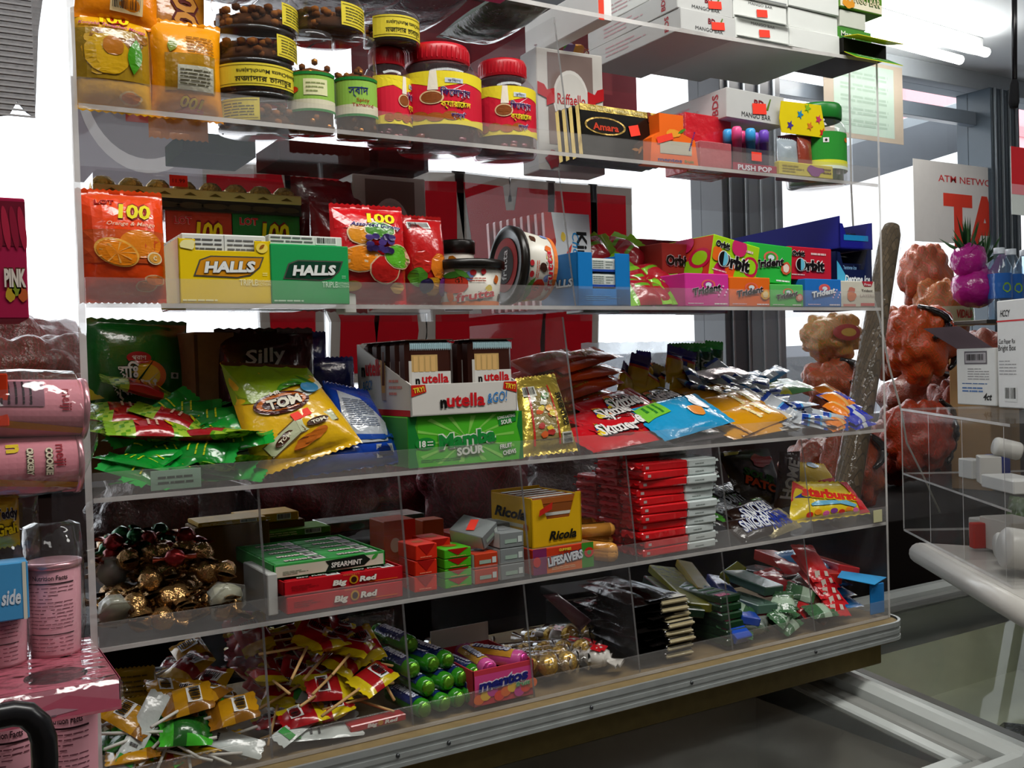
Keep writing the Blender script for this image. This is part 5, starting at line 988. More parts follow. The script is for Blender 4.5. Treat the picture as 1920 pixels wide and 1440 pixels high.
for s in (-1, 1):
    x = s*(W_/2-.001); P = [(-d/2, 0), (d/2, 0), (d/2, hb), (-d/2, H_)]; prism(m, [(x-.001, y, z) for y, z in P], (.002, 0, 0), wh)
S = front(W_, d, 1); m.text('n', S, -W_*.21, H_*.42, H_*.36, M('#16120f'), .0012, None, .05); m.text('utella', S, W_*.0, H_*.47, H_*.42, M('#c81a22'), .0012, W_*.36, .03); m.text('&GO!', S, W_*.3, H_*.5, H_*.34, M('#2a7ac0'), .0012, W_*.2, .01, .25, .1)
for s in (-1, 1): 
    q = [(s*W_*.5, H_*.72), (s*W_*.38, H_*.9), (s*W_*.42, H_*1.0), (s*W_*.5, H_*1.0)] ; q = [(s*W_*.495, H_*.62), (s*W_*.36, H_*.76), (s*W_*.37, H_*.995), (s*W_*.495, H_*.99)]; m.decal(q, S, M('#c8281c'), .0008); m.text('TRY!', S, s*W_*.43, H_*.84, H_*.16, M('#f0d83a'), .0014, W_*.1, .03, 0, -s*.15 if s < 0 else -.15)
L = left(W_, d, 1); m.text('n', L, -d*.38, .062, .018, M('#16120f'), .0008, None, .04); m.text('utella', L, -d*.16, .065, .022, M('#c81a22'), .0008, d*.34, .03); m.text('&GO!', L, -d*.3, .04, .014, M('#2a7ac0'), .0008, d*.2, .01, .25, .1); m.lines(d*.12, .025, d*.36, .05, 3, L, M('#d88a80'), .0006, .4); m.rect(-d*.49, 0, d*.49, .008, L, M('#c02a2a'), .0006); m.decal([(-d*.02, .02), (d*.06, .02), (d*.08, .06), (-d*.04, .06)], L, M('#b8a898'), .0008); m.decal([(-d*.01, .03), (d*.05, .03), (d*.07, .07), (-d*.03, .075)], L, M('#c89a5a'), .0012); m.decal([(d*.0, .04), (d*.05, .04), (d*.06, .085), (d*.02, .085)], L, M('#5a2a1a'), .0016); m.build('carton', T)
def ngo():
    t = thing('snack_cup', 'hazelnut dip cup with breadsticks, front left in the white tray', 'snack cup', (0, 0, 0), 0, 'hazelnut snack cups'); w, dd, h = .068, .026, .096
    m = MB(); m.box((0, 0, h/2), (w, dd, h), M('#3a1a12', 'plastic'), .006); S = frame((0, -dd/2, 0), (1, 0, 0), (0, 0, 1)); m.rect(-w*.5+.006, .02, w*.5-.004, h*.57, S, M('#d8d6d0'), .0006); m.text('n', S, -w*.28, h*.46, h*.1, M('#14100e'), .001, None, .05); m.text('utella', S, w*.1, h*.48, h*.12, M('#c81a22'), .001, w*.58, .03); m.text('&GO!', S, 0, h*.33, h*.11, M('#2a7ac0'), .001, w*.6, .01, .25, .12); m.rect(-w*.46, h*.2, -w*.4, h*.72, S, M('#c8c4bc'), .0008)
    m.rect(-w*.4, h*.57, w*.16, h*.8, S, M('#c8a468'), .0005)
    for k in range(4): m.rect(-w*.36+k*w*.125, h*.57, -w*.27+k*w*.125, h*.78, S, M('#dab070'), .0009)
    m.build('cup', t); m = MB(); m.box((w*.02, 0, h*.91), (w*.94, dd*1.02, h*.12), M('#9fc0c8', 'plastic'), .003)
    for k in range(22): m.box((-w*.42+k*w*.042, -dd*.52, h*.91), (w*.012, .001, h*.1), M('#b5d2d8', 'plastic'), .0002)
    m.build('cap', t); m = MB(); m.box((0, 0, h), (w*1.02, dd*1.1, .0015), M('#6a4a3a', 'foil'), .0004); m.build('foil_lid', t); return t
t0 = ngo(); yb = .012; i = 0
for k, (x, n) in enumerate(((-.045, 5), (.048, 2))):
    for r in range(n):
        loc = (cx+x, yb+.022+.0295*r, zt+.003)
        if i == 0: t0.location = loc; t0.rotation_euler = (0, 0, .02)
        else: dup(t0, loc, .02, 'hazelnut dip cup with breadsticks, %s in the %s column of the white tray' % (('front', 'second', 'third', 'fourth', 'rearmost')[r], ('left', 'right')[k]))
        i += 1
# gold bears bag
def d_gold(m, S, W, H):
    m.rect(-W*.3, H*.2, W*.12, H*.84, S, F('#8a7a4a', bump=1.0), .0006, .012); g = random.Random(3)
    for k in range(16): m.decal(blob(W*g.uniform(-.27, .1), H*g.uniform(.24, .8), W*.07, H*.04, 10, .3, k), S, F(('#c85a2a', '#d8c03a', '#4a7a3a', '#c8c8b8', '#a83028', '#e0a040')[k % 6]), .001+.0001*k)
    for u in (-.32, .14): m.rect(W*u-.0015, H*.12, W*u+.0015, H*.86, S, F('#b8241c'), .0014, .012)
    m.text('GOLD-BEARS', S, W*.33, H*.55, W*.13, M('#16140e'), .0012, H*.42, .04, 0, math.pi/2, maxlen=.01); m.bars(W*.2, H*.12, W*.42, H*.26, S, .001, 10, '#c8c8bc', True); m.bars(-W*.42, H*.74, -W*.16, H*.86, S, .0016, 10, '#c8c8bc')
quadbag('candy_bag', 'gold foil gummy bag lettered sideways, leaning beside the green chews carton', [(966, 712), (1040, 703), (1084, 848), (982, 860)], .075, .02, .03, M('#c8b04a', 'foil', bump=.8), d_gold, seed=66, nu=22)
# chocolate bars and candy bags lying across the right bay
def barkind(w, l, t, c, deco, paint, seed, seal=.08): return wrapper(w, l, t, c, deco, paint, seed, 12, 28, seal)
def put(P_, i, px, py, Y, yw, pt=0, rl=0, lab=None):
    p = onY(px, py, Y); o = P_ if i == 0 else dup(P_, (0, 0, 0), None, lab); me = P_.data; L_ = max(v.co.z for v in me.vertices)
    a = Matrix.Rotation(yw, 3, 'Z') @ Vector((0, 1, 0)); flat(o, p.x-a.x*L_/2, Y-a.y*L_/2, p.z, yw, pt, rl); return o
rc = F('#d04512'); P_ = barkind(.05, .15, .018, rc, lambda m, S, W, H: m.text("peanut butter", S, 0, H*.5, W*.3, M('#b8862a'), .001, H*.45, .02, .2, math.pi/2), None, 81).build('candy_bar'); tag(P_, 'dark orange peanut butter bar stacked at the back beside the gold bag', 'candy bar', 'dark orange bars')
i = 0
for (px, n, zb) in ((985, 6, 0), (1085, 8, 0)):
    for k in range(n): put(P_, i, px+(i % 3)*8, 800-22*k if px < 1000 else 790-17*k, .16+.010*k, math.radians(-82+(i*37) % 16), .0, 0); i += 1
sk = lambda c1: (lambda m, S, W, H: (m.decal(blob(0, H*.55, W*.3, H*.2, 18, .15, 2), S, F('#8a1218' if c1 else '#5a1a1a'), .0006, .012), m.text('Skittles', S, W*.02, H*.52, W*.34, M('#e8e4e0'), .0014, H*.5, .03, .2, math.pi/2, M('#1a1012'), .05, .012), [m.ell(W*(.1-.1*q), H*(.3+.03*q), W*.1, W*.1, S, M(('#e8c81c', '#2a6ac8', '#3aa83a', '#e87a1c')[q]), .001, 0, 10) for q in range(4)]))
P_ = barkind(.085, .145, .024, F('#c81420'), sk(1), None, 83).build('candy_pouch'); tag(P_, 'red fruit candy pouch lying in the stack right of the third shelf divider', 'pouch', 'red fruit candy pouches')
for i, (px, py, Y) in enumerate(((1150, 850, .05), (1165, 836, .05), (1150, 820, .06), (1166, 806, .07), (1145, 792, .09), (1160, 778, .12))): put(P_, i, px, py, Y, math.radians(-84+4*(i % 3)), .04)
P_ = barkind(.085, .13, .022, F('#1f7a2a'), sk(0), None, 84).build('candy_pouch'); tag(P_, 'green fruit candy pouch lying in the stack behind the red ones', 'pouch', 'green fruit candy pouches')
for i, (px, py, Y) in enumerate(((1160, 812, .13), (1120, 772, .16))): put(P_, i, px, py, Y, math.radians(-86+5*i), .04)
P_ = barkind(.085, .135, .024, F('#2a1414'), sk(0), None, 85).build('candy_pouch'); tag(P_, 'dark brown fruit candy pouch lying between the red pouches and purple bars', 'pouch', 'dark candy pouches')
for i, (px, py, Y) in enumerate(((1228, 790, .12), (1236, 766, .15))): put(P_, i, px, py, Y, math.radians(-76+6*i), .05)
def d_bl(m, S, W, H): m.rect(-W*.4, H*.06, -W*.02, H*.34, S, F('#7ac83a'), .0008, .012); m.lines(-W*.36, H*.1, -W*.06, H*.3, 3, S, M('#2a7a2a'), .0012, .4); m.decal(blob(W*.1, H*.62, W*.16, H*.1, 14, .1, 2), S, F('#e8902a'), .001); m.decal(blob(-W*.12, H*.8, W*.25, H*.12, 14, .2, 4), S, F('#d8dce0'), .001)
P_ = barkind(.09, .165, .028, F('#1a9ad0'), d_bl, None, 86).build('candy_pouch'); tag(P_, 'bright sky blue candy pouch lying at the front of the right third shelf bay', 'pouch'); put(P_, 0, 1280, 792, .05, math.radians(-80), .06, .12)
P_ = barkind(.085, .15, .02, F('#4a4448'), None, None, 90).build('candy_pouch'); tag(P_, 'dark grey silver pouch lying flat under the sky blue pouch', 'pouch')
put(P_, 0, 1290, 826, .06, math.radians(-84), 0)
P_ = barkind(.07, .135, .02, F('#d8950e'), lambda m, S, W, H: m.lines(-W*.3, H*.3, W*.3, H*.7, 2, S, M('#f0e0a0'), .001, .3), lambda u, v, s: F('#d8d0c0') if v > .86 else F('#d8950e'), 87).build('candy_bar'); tag(P_, 'golden yellow candy bar lying in the stack right of the sky blue pouch', 'candy bar', 'golden yellow bars')
for i, (px, py, Y) in enumerate(((1410, 812, .03), (1420, 803, .035), (1415, 790, .05), (1400, 776, .08), (1385, 764, .10), (1350, 750, .15), (1330, 742, .17))): put(P_, i, px, py, Y, math.radians(-84+5*(i % 3)), .03)
# upright yellow and purple ended bars
P_ = barkind(.04, .07, .02, F('#d8b01c'), None, lambda u, v, s: F('#2a1c7a') if v > .72 else (F('#c83a2a') if v > .66 else F('#d8b01c')), 88, .2).build('candy_bar'); tag(P_, 'yellow candy bar end with purple tip, bunched behind the dark pouches', 'candy bar', 'yellow and purple bars')
for i, (px, py) in enumerate(((1165, 718), (1190, 706), (1228, 700), (1255, 690), (1288, 695), (1300, 718), (1270, 716), (1212, 724), (1240, 722))):
    p = onY(px, py-6, .20+.01*(i % 2)); o = P_ if i == 0 else dup(P_, (0, 0, 0)); o.location = (p.x, .20+.012*(i % 3), p.z-.035); o.rotation_euler = (-.15, (.6, .3, .1, .25, .3, .5, .2, .5, .35)[i], (.3, -.2, .2, .1, -.1, .2, 0, .1, 0)[i])
m = MB(); m.box((0, 0, .035), (.2, .09, .07), M('#4a2418'), .002); solo(m, 'candy_carton', 'low brown carton behind the dark pouches holding up the purple tipped bars', 'carton', (onY(1225, 745, .24).x, .25, z3), .0)
P_ = barkind(.042, .11, .016, F('#1f6a24'), lambda m, S, W, H: m.text('HERSHEY', S, 0, H*.45, W*.4, M('#b8c8b0'), .001, H*.6, .04, 0, math.pi/2), lambda u, v, s: F('#2f9a34') if v > .84 else F('#16461c'), 89).build('candy_bar'); tag(P_, 'green topped bar standing upright at the back, beside the purple tipped bars', 'candy bar', 'green upright bars')
for i in range(4):
    p = onY(1278+20*i, 645, .25); o = P_ if i == 0 else dup(P_, (0, 0, 0)); o.location = (p.x, .255, p.z-.108+.004*(i == 3)); o.rotation_euler = (-.05, .03*i, -.1)
carton('candy_carton', 'dark brown carton at the back under the green upright bars', (1262, 730, 1360, 822), .235, .05, '#2a1a14', z3)
# silver blue wrappers
def sb(u, v, s): return F('#1c3f9a') if .25 < v < .42 or v > .9 else (F('#5aa8dc') if .42 < v < .5 else F('#b8bec4', bump=.5))
P_ = wrapper(.034, .062, .012, F('#b8bec4'), None, sb, 91, 8, 18, .16).build('foil_candy'); tag(P_, 'small silver and blue wrapped candy in the right hand pile', 'candy', 'silver and blue wrapped candies')
g = random.Random(9); i = 0
xa, xb = onY(1425, 800, .05).x, onY(1535, 800, .05).x
for lay in range(7):
    for k in range(8 if lay < 5 else 6):
        x = xa+(xb-xa)*g.uniform(.05, .95)-.008*lay; y = .012+g.uniform(0, .03)+.03*lay
        o = P_ if i == 0 else dup(P_, (0, 0, 0)); flat(o, x, y, z3+.010+.0150*min(lay, 5)+g.uniform(0, .004), g.uniform(-2.6, .4), g.uniform(-.25, .25), g.uniform(-.5, .5)); i += 1
P_ = wrapper(.03, .13, .014, F('#2a8ac8'), lambda m, S, W, H: m.rect(-W*.4, H*.3, W*.4, H*.6, S, F('#c8d4dc'), .0008, .02), None, 92, 8, 18, .1).build('candy_bar'); tag(P_, 'slim light blue bar lying slanted across the silver candies', 'candy bar', 'light blue bars')
for i, (px, py, Y, yw) in enumerate(((1400, 735, .17, -62), (1370, 745, .15, -70), (1440, 720, .20, -66), (1390, 718, .22, -80))): put(P_, i, px, py, Y, math.radians(yw), .05)
P_ = wrapper(.045, .05, .014, F('#e88a1c'), None, lambda u, v, s: F('#e8b060') if (v > .4 and v < .55) else F('#e8801c'), 93, 8, 12, .16).build('foil_candy'); tag(P_, 'orange wrapped candy in the column between silver and blue candies', 'candy', 'orange wrapped candies')
for i, (px, py, Y) in enumerate(((1565, 810, .02), (1566, 790, .025), (1572, 772, .045), (1570, 752, .06), (1578, 738, .09))): put(P_, i, px, py, Y, math.radians(-80+7*(i % 3)), .05, .08)
P_ = wrapper(.04, .062, .013, F('#1428b0'), None, lambda u, v, s: F('#c8ced4') if (.36 < v < .55) else F('#1428b0'), 94, 8, 16, .14).build('foil_candy'); tag(P_, 'royal blue wrapped candy with silver band at the right end of the shelf', 'candy', 'royal blue wrapped candies')
for i, (px, py, Y) in enumerate(((1615, 805, .02), (1618, 783, .03), (1622, 765, .05), (1608, 748, .07), (1628, 745, .075))): put(P_, i, px, py, Y, math.radians(-82+6*(i % 3)), .05, .05)
P_ = wrapper(.05, .14, .014, F('#7ab83a'), None, lambda u, v, s: F('#c8c81c') if v < .4 else F('#4a9a3a'), 95, 8, 16, .1).build('candy_bar'); tag(P_, 'green and yellow bar lying behind the orange and blue candies', 'candy bar', 'green and yellow bars')
for i, (px, py, Y, yw) in enumerate(((1560, 728, .15, -80), (1510, 722, .18, -84))): put(P_, i, px, py, Y, math.radians(yw), .0)
P_ = wrapper(.045, .12, .014, M('#c8b8b8', 'foil'), None, None, 96, 8, 16, .1).build('candy_bar'); tag(P_, 'silver pink foil bar lying at the back beside the green upright bars', 'candy bar'); put(P_, 0, 1352, 702, .2, math.radians(-80))
# ================================================================== fourth shelf, seven bays
z4 = SZ[4]+.0004; z5 = SZ[5]+.0004; BW = WID/7
def bx0(k): return BW*k+.006
GLD = M('#a07c4e', 'foil', bump=1.0, scale=90, rough=.16, metal=.8)
def twist(c, c2=None, r=.011, l=.05, seed=1):
    """a twist wrapped sweet: round middle and two crimped fans, lying along x"""
    m = MB(); n = 12; prof = [(-l/2, r*.95, .25), (-l*.36, r*.6, .3), (-l*.24, r*.22, 1), (-l*.17, r*.85, 1), (0, r*1.12, 1), (l*.17, r*.85, 1), (l*.24, r*.22, 1), (l*.36, r*.6, .3), (l/2, r*.95, .25)]; V = []; Fc = []; FM = []; g = random.Random(seed)
    for x, rr, sq in prof:
        for k in range(n): a = 2*math.pi*k/n; q = rr*(1+(.25 if sq < 1 else .06)*math.sin(k*5+x*300)); V.append((x, q*math.cos(a), q*sq*math.sin(a)))
    for i in range(len(prof)-1):
        for k in range(n): Fc.append((i*n+k, i*n+(k+1) % n, (i+1)*n+(k+1) % n, (i+1)*n+k)); FM.append((c2 or c) if i in (0, 1, 6, 7) else c)
    m.add(V, Fc, FM, True); return m
def heap(P_, n, x0, x1, y0, y1, z, lay, dz, seed, yaw=None, sc=(.9, 1.1), tilt=(-.4, .4), fr=1.0):
    g = random.Random(seed); per = -(-n//lay); res = []; me = [P_]
    for i in range(n):
        L_ = i//per; k = i % per; f = 1-.12*L_
        x = x0+(x1-x0)*((k+.5)/per*.97 + g.uniform(-.5, .5)/per); x = (x0+x1)/2+(x-(x0+x1)/2)*f; y = y0+(y1-y0)*(g.random()*.75+.25*L_/max(1, lay-1))
        o = P_ if i == 0 else dup(P_, (0, 0, 0)); o.location = (x, y, z+dz*L_); o.rotation_euler = (g.uniform(*tilt), g.uniform(*tilt), g.uniform(-3.1, 3.1) if yaw is None else yaw+g.uniform(-.25, .25)); s = g.uniform(*sc); o.scale = (s, s, s); settle(o); res.append(o)
    return res
# bay 1: gold twist sweets and jelly cups
P_ = twist(GLD, GLD, .0125, .056).build('toffee'); tag(P_, 'gold foil twist wrapped sweet in the heap at the left of the fourth shelf', 'candy', 'gold foil sweets')
heap(P_, 70, .012, .178, .015, .22, z4+.012, 4, .021, 3)
P_ = twist(M('#7a1414', 'foil'), M('#8a3018', 'foil'), .010, .048, 2).build('toffee'); tag(P_, 'dark red foil twist wrapped sweet among the gold ones on the fourth shelf', 'candy', 'dark red foil sweets'); heap(P_, 7, .03, .16, .03, .16, z4+.078, 2, .014, 8)
P_ = twist(M('#1c5a34', 'foil'), M('#1c5a34', 'foil'), .010, .046, 4).build('toffee'); tag(P_, 'dark green foil twist wrapped sweet among the gold ones on the fourth shelf', 'candy', 'dark green foil sweets'); heap(P_, 6, .03, .12, .08, .2, z4+.082, 2, .012, 18)
def jelly(lab, px, py, Y, s, fill, rot):
    t = thing('jelly_cup', lab, 'jelly cup', tuple(onY(px, py, Y)), rot); r = s/2; m = MB()
    m.lathe([(0, 0), (r*.62, 0), (r*.7, r*.1), (r*.9, r*.9), (r*1.05, r*.92), (r*1.05, r*.98), (r*.88, r*.98)], clear('jelly_plastic', (.85, .85, .82), .22, .8, (.72, .72, .66), .15), 6, smooth=False); m.build('cup', t)
    m = MB(); m.lathe([(0, .001), (r*.6, .002), (r*.84, r*.86), (0, r*.9)], M(fill, 'film'), 12); m.build('jelly', t); return t
jelly('translucent white jelly cup lying on the gold sweets, seen from its side', 408, 1112, .045, .05, '#b9b8a4', (1.9, .3, .4))
jelly('orange filled square jelly cup behind the gold sweets', 322, 1044, .16, .046, '#c87a1c', (1.3, 0, .3))
jelly('pale clear jelly cup at the far left behind the gold sweets', 214, 1064, .13, .044, '#8f9488', (1.7, 0, -.2))
jelly('flattened clear jelly cup low at the left in front of the gold sweets', 208, 1128, .045, .042, '#8a8a7a', (2.2, .1, .2))
# bay 2: gum cartons
x = bx0(1)
def d_br(m, w, d, h):
    S = front(w, d, h); m.text('Big', S, -w*.05, h*.5, h*.34, M('#ece6dc'), .0012, w*.12, .05, .15, 0, M('#5a0f10'), .04); m.ell(w*.07, h*.55, w*.038, h*.3, S, M('#c8901c'), .0012); m.ell(w*.07, h*.55, w*.024, h*.2, S, M('#3a1410'), .0016); m.text('Red', S, w*.19, h*.54, h*.34, M('#ece6dc'), .0012, w*.15, .05, .15, 0, M('#5a0f10'), .04)
    m.lines(-w*.44, h*.3, -w*.22, h*.7, 3, S, M('#7a1214'), .0006, .3); m.rect(w*.2, h*.22, w*.45, h*.27, S, M('#d86a1c'), .0008); m.text("WRIGLEY'S", S, w*.05, h*.92, h*.1, M('#d88a4a'), .0008, w*.14)
q1 = (535, 1095, 755, 1153)
W_, H_, cx, zz = fit((538, 1088, 755, 1154), .012, z4)
rd = M('#c01420', 'paper'); d = .15
T = carton('gum_carton', 'lower red cinnamon gum carton on the fourth shelf', (538, 1088, 755, 1154), .012, d, rd, z4, d_br, .0, group='red cinnamon gum cartons')
def opencarton(lab, q, Y, d, z, col, deco, packs, nm='gum_carton', lidcol=None, rot=0, grp=None):
    W_, H_, cx, zz = fit(q, Y, z); H_ = max(H_, .018); T = thing(nm, lab, 'carton', (cx, Y+d/2, z), rot, grp); m = MB(); c = M(col) if isinstance(col, str) else col
    for s in (-1, 1): m.box((s*(W_/2-.0008), 0, H_/2), (.0016, d, H_), c, .0003)
    m.box((0, -d/2+.0008, H_/2), (W_, .0016, H_), c, .0003); m.box((0, d/2-.0008, H_/2), (W_, .0016, H_), c, .0003); m.box((0, 0, .0008), (W_, d, .0016), c, .0003); deco(m, W_, d, H_); m.build('carton', T)
    packs(T, W_, d, H_); return T, H_
def packs(c, c2, txt, rows=5, cols=2):
    def f(T, W, d, H):
        for r in range(rows):
            for k in range(cols):
                w = W*.94/cols; dd = d*.94/rows; m = MB(); m.box((0, 0, H*.42), (w*.97, dd*.93, H*.8), M(c), .0012); S = top(w, dd, H*.82); m.text(txt, S, 0, 0, dd*.3, M('#e8e0d8'), .0004, w*.55, .03, .15, 0, M('#20160f'), .04); m.bars(w*.22, -dd*.4, w*.46, dd*.4, S, .0006, 10)
                S = front(w, dd*.93, H*.82); m.rect(-w*.45, H*.1, w*.45, H*.7, S, M(c2)); o = m.build('gum_pack', T); o.location = (-W*.47+w*(k+.5), -d*.47+dd*(r+.5), .002)
    return f
zz = z4+H_+.0006
T, h2 = opencarton('upper open red cinnamon gum carton, packs showing on top', (532, 1063, 755, 1098), .012, d, zz, rd, d_br, packs('#b81420', '#c82a2a', 'Big Red'), grp='red cinnamon gum cartons')
def d_sp(m, w, d, h):
    S = front(w, d, h); m.rect(-w*.48, h*.1, w*.48, h*.85, S, M('#c9c4b0'), .0004); m.decal([(-w*.05, h*.1), (-w*.02, h*.5), (-w*.05, h*.82), (w*.3, h*.95), (w*.36, h*.55), (w*.3, h*.2)], S, M('#161c16'), .0008); m.text('SPEARMINT', S, w*.14, h*.5, h*.34, M('#dcdcd4'), .0014, w*.28, .03, .1, .0); m.lines(-w*.42, h*.2, -w*.2, h*.5, 3, S, M('#4a6a4a'), .0008, .35); m.decal(leaf(w*.4, h*.7, w*.08, h*.25, .6), S, M('#3f9a3a'), .0008)
zs = zz+h2+.0006
T, h3 = opencarton('white and green spearmint gum carton stacked on the red cartons', (512, 1034, 722, 1072), .03, .16, zs, M('#3fa04a'), d_sp, packs('#2f9a44', '#c8cfc4', 'SPEARMINT', 5, 2))
for k, (q, y, z, c, lab) in enumerate((((495, 985, 620, 1012), .22, None, '#5a8a24', 'olive green gum pack carton behind the spearmint carton'), ((372, 968, 500, 990), .19, None, '#b8901c', 'mustard yellow gum carton in the first bay, behind the gold sweets'), ((455, 958, 560, 985), .24, None, '#c89a24', 'yellow open gum carton at the back of the second bay'))):
    W_, H_, cx, zz_ = fit(q, y); H_ = .018
    xx = cx
    carton('gum_carton', lab, q, y, .06, c, zz_, lambda m, w, d, h: (m.bars(w*.1, h*.15, w*.35, h*.9, front(w, d, h)), m.lines(-w*.45, h*.2, 0, h*.8, 2, front(w, d, h), M('#e8dca8'), .0006, .4)))
    m = MB(); m.box((0, 0, (zz_-z4)/2), (.10, .055, zz_-z4-.0006), M('#4a5a24' if k == 0 else '#6a4a14'), .001); solo(m, 'gum_carton', ('dark olive carton', 'brown carton in the first bay', 'brown carton at the back')[k]+' supporting the %s carton above' % ('olive green', 'mustard yellow', 'yellow open')[k], 'carton', (cx, y+.03, z4), 0)
carton('gum_carton', 'narrow white carton end against the divider left of the red gum cartons', (503, 1075, 520, 1150), .02, .10, '#b8b8b4', z4)
def d_dk(m, w, d, h): m.rect(w*.05, h*.1, w*.2, h*.7, front(w, d, h), M('#8a2a1c')); m.ell(-w*.2, h*.45, w*.08, h*.3, front(w, d, h), M('#2a5a3a'))
W_, H_, cx, zz_ = fit((607, 962, 795, 1003), .235)
carton('candy_carton', 'dark green glossy topped carton at the back above the spearmint carton', (612, 962, 795, 1003), .235, .06, M('#14301c', 'film', bump=.1), zz_, d_dk, faces={'+z': M('#c8ccc8', 'film')})
carton('candy_carton', 'dark carton supporting the dark green glossy carton at the back', (615, 1004, 790, 1100), .24, .05, '#1c1a14', z4).scale = (1, 1, 1)
# bay 3: mint boxes
x0 = bx0(2)
def cig(c, w=.033, d=.05, h=.018, white=False):
    m = MB(); m.box((0, 0, h/2), (w, d, h), M(c), .001, None, {'-x': M('#d0d0cc')} if white else None); S = front(w, d, h)
    if white: m.rect(-w*.3, h*.3, w*.2, h*.55, S, M('#9ab0a0')); m.rect(w*.25, h*.3, w*.42, h*.7, S, M('#c8d0cc'))
    else: m.decal([(-w*.4, h), (w*.4, h), (0, h*.3)], S, M('#a01410'), .0004); m.lines(-w*.3, h*.1, w*.3, h*.3, 1, S, M('#f08a6a'), .0006, .3)
    T_ = top(w, d, h); m.ell(0, 0, w*.25, w*.25, T_, M('#a8501c' if not white else '#8a8e90')); return m
P_ = cig('#d02a14', .032, .05, .020).build('mint_box'); tag(P_, 'red paper wrapped mint box stacked in the third bay of the fourth shelf', 'mint box', 'red wrapped mint boxes')
i = 0
for (px, n, Y) in ((800, 3, .02), (826, 3, .045), (856, 1, .05)):
    for k in range(n):
        p = onY(px, 1090, Y); o = P_ if i == 0 else dup(P_, (0, 0, 0)); o.location = (p.x, Y+.025, z4+k*.0206); o.rotation_euler = (0, 0, .05*(i % 3-1)); i += 1
carton('mint_carton', 'upright orange red mint packet standing at the left of the third bay', (722, 972, 778, 1072), .10, .05, '#b0401c', z4, lambda m, w, d, h: (m.rect(w*.1, 0, w*.5, h, front(w, d, h), M('#d8301c')), m.ell(-w*.15, h*.6, w*.16, h*.12, front(w, d, h), M('#c8a08a'))))
carton('mint_carton', 'small orange brown mint packet at the back of the third bay', (795, 972, 832, 1040), .13, .03, '#b8502a', z4, lambda m, w, d, h: m.rect(-w*.4, 0, w*.4, h*.4, front(w, d, h), M('#d83a24')))
P_ = cig('#4aa81c', .04, .05, .0125).build('mint_box'); tag(P_, 'bright green mint box in the short stack beside the red ones', 'mint box', 'green mint boxes')
for k in range(4): o = P_ if k == 0 else dup(P_, (0, 0, 0)); o.location = (onY(860, 1090, .015).x, .04, z4+.013*k)
for k in range(4): pass
P_ = cig('#b83a1c', .036, .055, .020, True).build('mint_box'); tag(P_, 'white and brick red mint box stacked between the green and silver ones', 'mint box', 'white and brick red mint boxes')
for k in range(2): o = P_ if k == 0 else dup(P_, (0, 0, 0)); o.location = (onY(913, 1080, .012).x, .04, z4+.0206*k)
P_ = cig('#7f8484', .038, .055, .021, True).build('mint_box'); tag(P_, 'silver grey mint box stacked at the right of the third bay', 'mint box', 'silver grey mint boxes'); i = 0
for (px, n, Y) in ((962, 3, .012), (945, 1, .075), (905, 2, .10)):
    for k in range(n): o = P_ if i == 0 else dup(P_, (0, 0, 0)); o.location = (onY(px, 1075, Y).x, Y+.028, z4+.0216*k+(.045 if n < 3 else 0)*(1 if n == 1 else 0)); i += 1
zq = z4+.0432
p = onY(905, 1030, .03); o = dup(P_, (p.x, .05, zq+.012), (.15, -.45, .4), 'silver grey mint box tipped over with an orange price tag on the stack'); m = MB(); sticker(m, top(.038, .055, .021), 0, 0, .024, .012, .3, ''); s = m.build('price_tag', o)
for k, (px, py, Y) in enumerate(((885, 1010, .14), (930, 1000, .14))): carton('mint_carton', ('dark red mint carton lying behind the green mint boxes', 'low silver mint carton behind the tipped mint box')[k], (px-35, py-18, px+35, py+18), Y, .05, ('#a02a1c', '#8f9292')[k], z4)
# bay 4: herb drops tray, ring sweets carton, butter sweets
W_, H_, cx, zz_ = fit((1000, 1015, 1112, 1079), .012, z4)
def d_ls(m, w, d, h):
    S = front(w, d, h); m.rect(-w*.5, 0, -w*.28, h, S, M('#7a2a5a'), .0004); m.rect(w*.3, 0, w*.5, h, S, M('#3f8a2a'), .0004); m.rect(-w*.28, 0, w*.3, h*.4, S, M('#d86a2a'), .0004); m.text('LIFESAVERS', S, w*.02, h*.52, h*.32, M('#d8dce4'), .0012, w*.58, .05, 0, .1, M('#1a2440'), .07); m.text('GUMMIES', S, w*.02, h*.86, h*.1, M('#e8d83a'), .0012, w*.2, .03); m.ell(w*.42, h*.6, w*.08, h*.2, S, M('#c8281c'), .001); m.ell(w*.42, h*.6, w*.035, h*.09, S, M('#3f8a2a'), .0014); m.ell(-w*.44, h*.5, w*.06, h*.2, S, M('#c82a2a'), .001); m.lines(-w*.2, h*.1, w*.2, h*.22, 2, S, M('#e8d0a0'), .0008, .3)
carton('candy_carton', 'red ring sweets carton with white lettering under the yellow herb drops tray', (1000, 1015, 1112, 1079), .012, .15, '#c83a1c', z4, d_ls, .0, faces={'+z': M('#8a6a4a')}); zt = z4+H_+.0006
q = (995, 921, 1088, 1006); W_, H_, cx, zz_ = fit(q, .02, zt); d = .105; T = thing('display_tray', 'yellow herb drops display tray with notched front, dark script on front and side', 'display tray', (cx, .02+d/2, zt), .03); yl = M('#d8a814', 'paper'); m = MB()
P = [(-W_/2, 0), (W_/2, 0), (W_/2, H_), (W_*.40, H_), (W_*.26, H_*.52), (-W_*.2, H_*.52), (-W_*.3, H_*.92), (-W_/2, H_*.92)]; prism(m, [(xx, -d/2, zz2) for xx, zz2 in P], (0, .002, 0), yl)
m.box((0, d/2, H_/2), (W_, .002, H_), yl, .0003); m.box((0, 0, .001), (W_, d, .002), yl, .0003)
for s in (-1, 1): m.box((s*(W_/2-.001), 0, H_*.48), (.002, d, H_*.96), yl, .0003)
